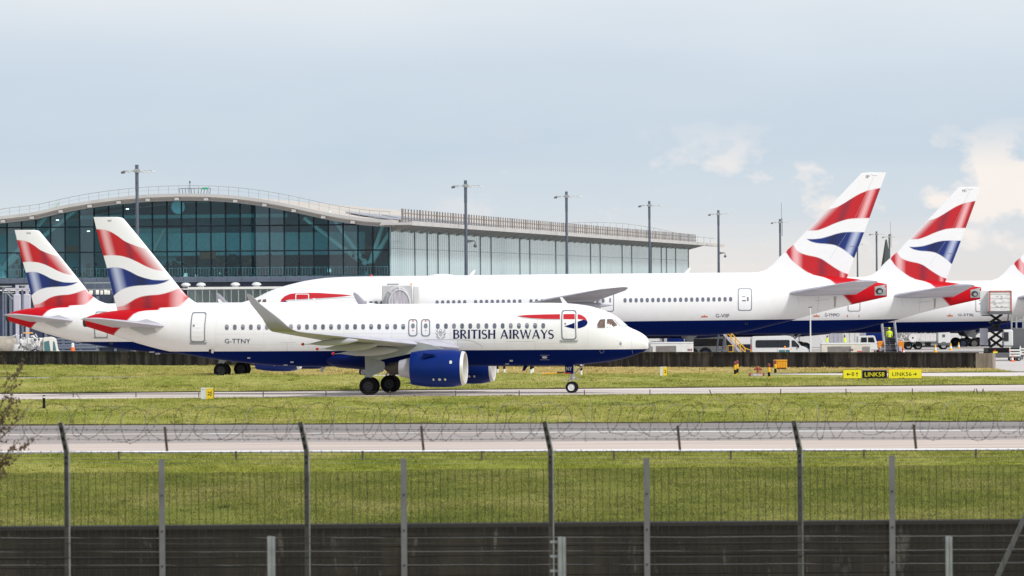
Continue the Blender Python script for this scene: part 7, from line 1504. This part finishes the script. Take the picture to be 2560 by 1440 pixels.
def strand(name, frac=None, dz=None, m=M_barb, r=.0028, barbs=True, sag=.012, par=cf, y=0):
    P_ = []
    for i in range(len(tops)-1):
        a, b_ = tops[i], tops[i+1]
        pa = Vector((a[0]+(a[2]-a[0])*frac, y, a[1]+(a[3]-a[1])*frac)) if frac is not None else Vector((a[0], y, a[1]+dz)); pb = Vector((b_[0]+(b_[2]-b_[0])*frac, y, b_[1]+(b_[3]-b_[1])*frac)) if frac is not None else Vector((b_[0], y, b_[1]+dz))
        for k in range(12): t = k/12; P_.append(pa.lerp(pb, t)-Vector((0, 0, sag*4*t*(1-t)+random.gauss(0, .0015))))
    P_.append(pb); b = MB().tube(P_, r, 5, False)
    if barbs:
        d = 0
        for i in range(len(P_)-1):
            for t in (.2, .7): p = P_[i].lerp(P_[i+1], t); b.tube([p+Vector((-.012, 0, -.014)), p+Vector((.012, 0, .014))], r*.8, 4).tube([p+Vector((.012, 0, -.014)), p+Vector((-.010, .01, .014))], r*.8, 4)
    return b.build(name, m, par, None)
random.seed(2)
for fq in (.80, .46, .02): strand('barbed_wire', fq, None)
for dz in (-.075, -.13): strand('line_wire', None, dz, M_barbl, .0016, False)
for dz in (-1.05, -1.22, -1.385): strand('line_wire', None, dz, M_barbl, .0026, False, .006, y=-.03)
for dz in (-1.12, -1.29): strand('line_wire', None, dz, M_crank, .004, False, .006, y=-.03)
for px, py in ((418, 1128), (1059, 1126), (1700, 1125), (2290, 1122)):
    k = at(px, py, YC); t = at(px-6, py-61, YC); MB().beam((k.x, -.01, k.z-VZ), (t.x, -.01, t.z-VZ), .034, .03).build('wire_dropper', M_rust, cf, None)
# concertina coil: alternating tilted loops
CO = empty('razor_coil', (0, YC, VZ), 0, 'coil of razor wire riding along the barbed strands', 'razor wire'); random.seed(21)
x = at(60, 1060, YC).x; i = 0; zc_ = at(1280, 1052, YC).z-VZ; R_ = .205; xe_ = at(2600, 1060, YC).x
while x < xe_:
    tl = rad((34 if i % 2 else -34)+random.gauss(0, 20)); ph = random.gauss(0, .5); P_ = []; rr = R_*(1+random.gauss(0, .07)); sg_ = random.gauss(0, .02); k3 = random.gauss(0, .022); k2 = random.gauss(0, .03)
    for k in range(33):
        a = 2*math.pi*k/32; lx = rr*math.cos(a); lz = rr*math.sin(a)+k3*math.sin(3*a+ph); lx += k2*math.sin(2*a+ph*2); P_.append(Vector((x+lx*math.sin(abs(tl))*1.25*(1 if tl > 0 else -1)+.04*math.sin(a+ph), lx*math.cos(tl)+.0, zc_+sg_-.004*(x)+lz)))
    b = MB().tube(P_, .0026, 5, False)
    for k in range(0, 32, 2): p = P_[k]; b.box(p, (.024, .010, .005), M=Matrix.Rotation(random.random()*3, 3, 'Y'))
    b.build('coil_loop', M_barb if i % 3 else mat('coil_grey', (.24, .245, .23), .5, .3), CO, None)
    x += .125+random.random()*.11; i += 1
# nearest short posts, one with clamps, and a diagonal brace
for px, py, w, lb in ((678.5, 1341, .074, 'short pale galvanised post in front of the mesh, left of centre'), (1405, 1342, .076, 'short galvanised post with side clamps beside the central cranked post'), (2372.5, 1341, .062, 'short galvanised post in front of the mesh at right')):
    Yq = 51.5; t = at(px, py, Yq); r = empty('short_post', (at(px, 1400, Yq).x, Yq, VZ), 0, lb, 'post', 'short galvanised posts'); h = t.z-VZ
    MB().box((-w*.2, 0, h/2), (w*.6, .05, h)).box((w*.3, -.005, h/2), (w*.38, .055, h-.004)).build('post', M_steel, r, None)
    if px == 1405: [MB().box((-.06, .02, h-.05-k*.14), (.11, .03, .022)).build('clamp', M_steel, r, None) for k in range(3)]
a = at(2562, 1292, 58); b_ = at(2492, 1445, 58); r = empty('brace_strut', (b_.x, 58, VZ), 0, 'dark diagonal brace rising out of the lower right corner', 'brace'); q = a-b_
MB().beam((-q.x*1.3, 0, b_.z-VZ-q.z*1.3), (q.x*1.6, 0, b_.z-VZ+q.z*1.6), .05, .05).build('strut', M_dgrey, r, None)
# dead shrub at the left edge, close to the fence
SH = empty('dry_shrub', (at(-22, 1300, 60).x, 60, VZ), 0, 'leafless brown shrub with dry seed heads at the left edge', 'shrub'); random.seed(8)
M_twig = mat('dry_twig', (.055, .040, .028), .9, var=.3, scale=20); M_seed = mat('dry_seed_head', (.095, .062, .034), .9, var=.4, scale=30)
tw = MB(); sd = MB()
def grow(p, d, ln, r, dep):
    q = [p]
    for k in range(4): d = (d+Vector((random.gauss(0, .16), random.gauss(0, .16), random.gauss(0, .10)))).normalized(); q.append(q[-1]+d*ln/4)
    if q[-1].x > .43: return
    tw.tube(q, [r*(1-.13*k) for k in range(5)], 5)
    if dep:
        for k in range(3 if dep > 1 else 4): t = random.choice(q[1:]); grow(t, (d+Vector((random.gauss(-.03, .36), random.gauss(0, .5), random.gauss(.15, .35)))).normalized(), ln*(.48+.25*random.random()), r*.55, dep-1)
    else:
        for k in range(12):
            c = q[random.randrange(1, 5)]+Vector((random.gauss(0, .016), random.gauss(0, .016), random.gauss(0, .016))); s = .008+.012*random.random()
            sd.box(c, (s, s*.7, s*1.5), M=Matrix.Rotation(random.random()*3, 3, random.choice('XYZ')))
for k in range(18): grow(Vector((random.gauss(-.38, .07), random.gauss(0, .08), 2.0+.25*random.random())), Vector((random.gauss(.02, .10), 0, 1)).normalized(), .85+.35*random.random(), .014, 3)
tw.tube([(-.12, 0, 0), (-.36, 0, 2.2)], [.04, .025], 8)
tw.build('branches', M_twig, SH, 60); sd.build('seed_heads', M_seed, SH, None)
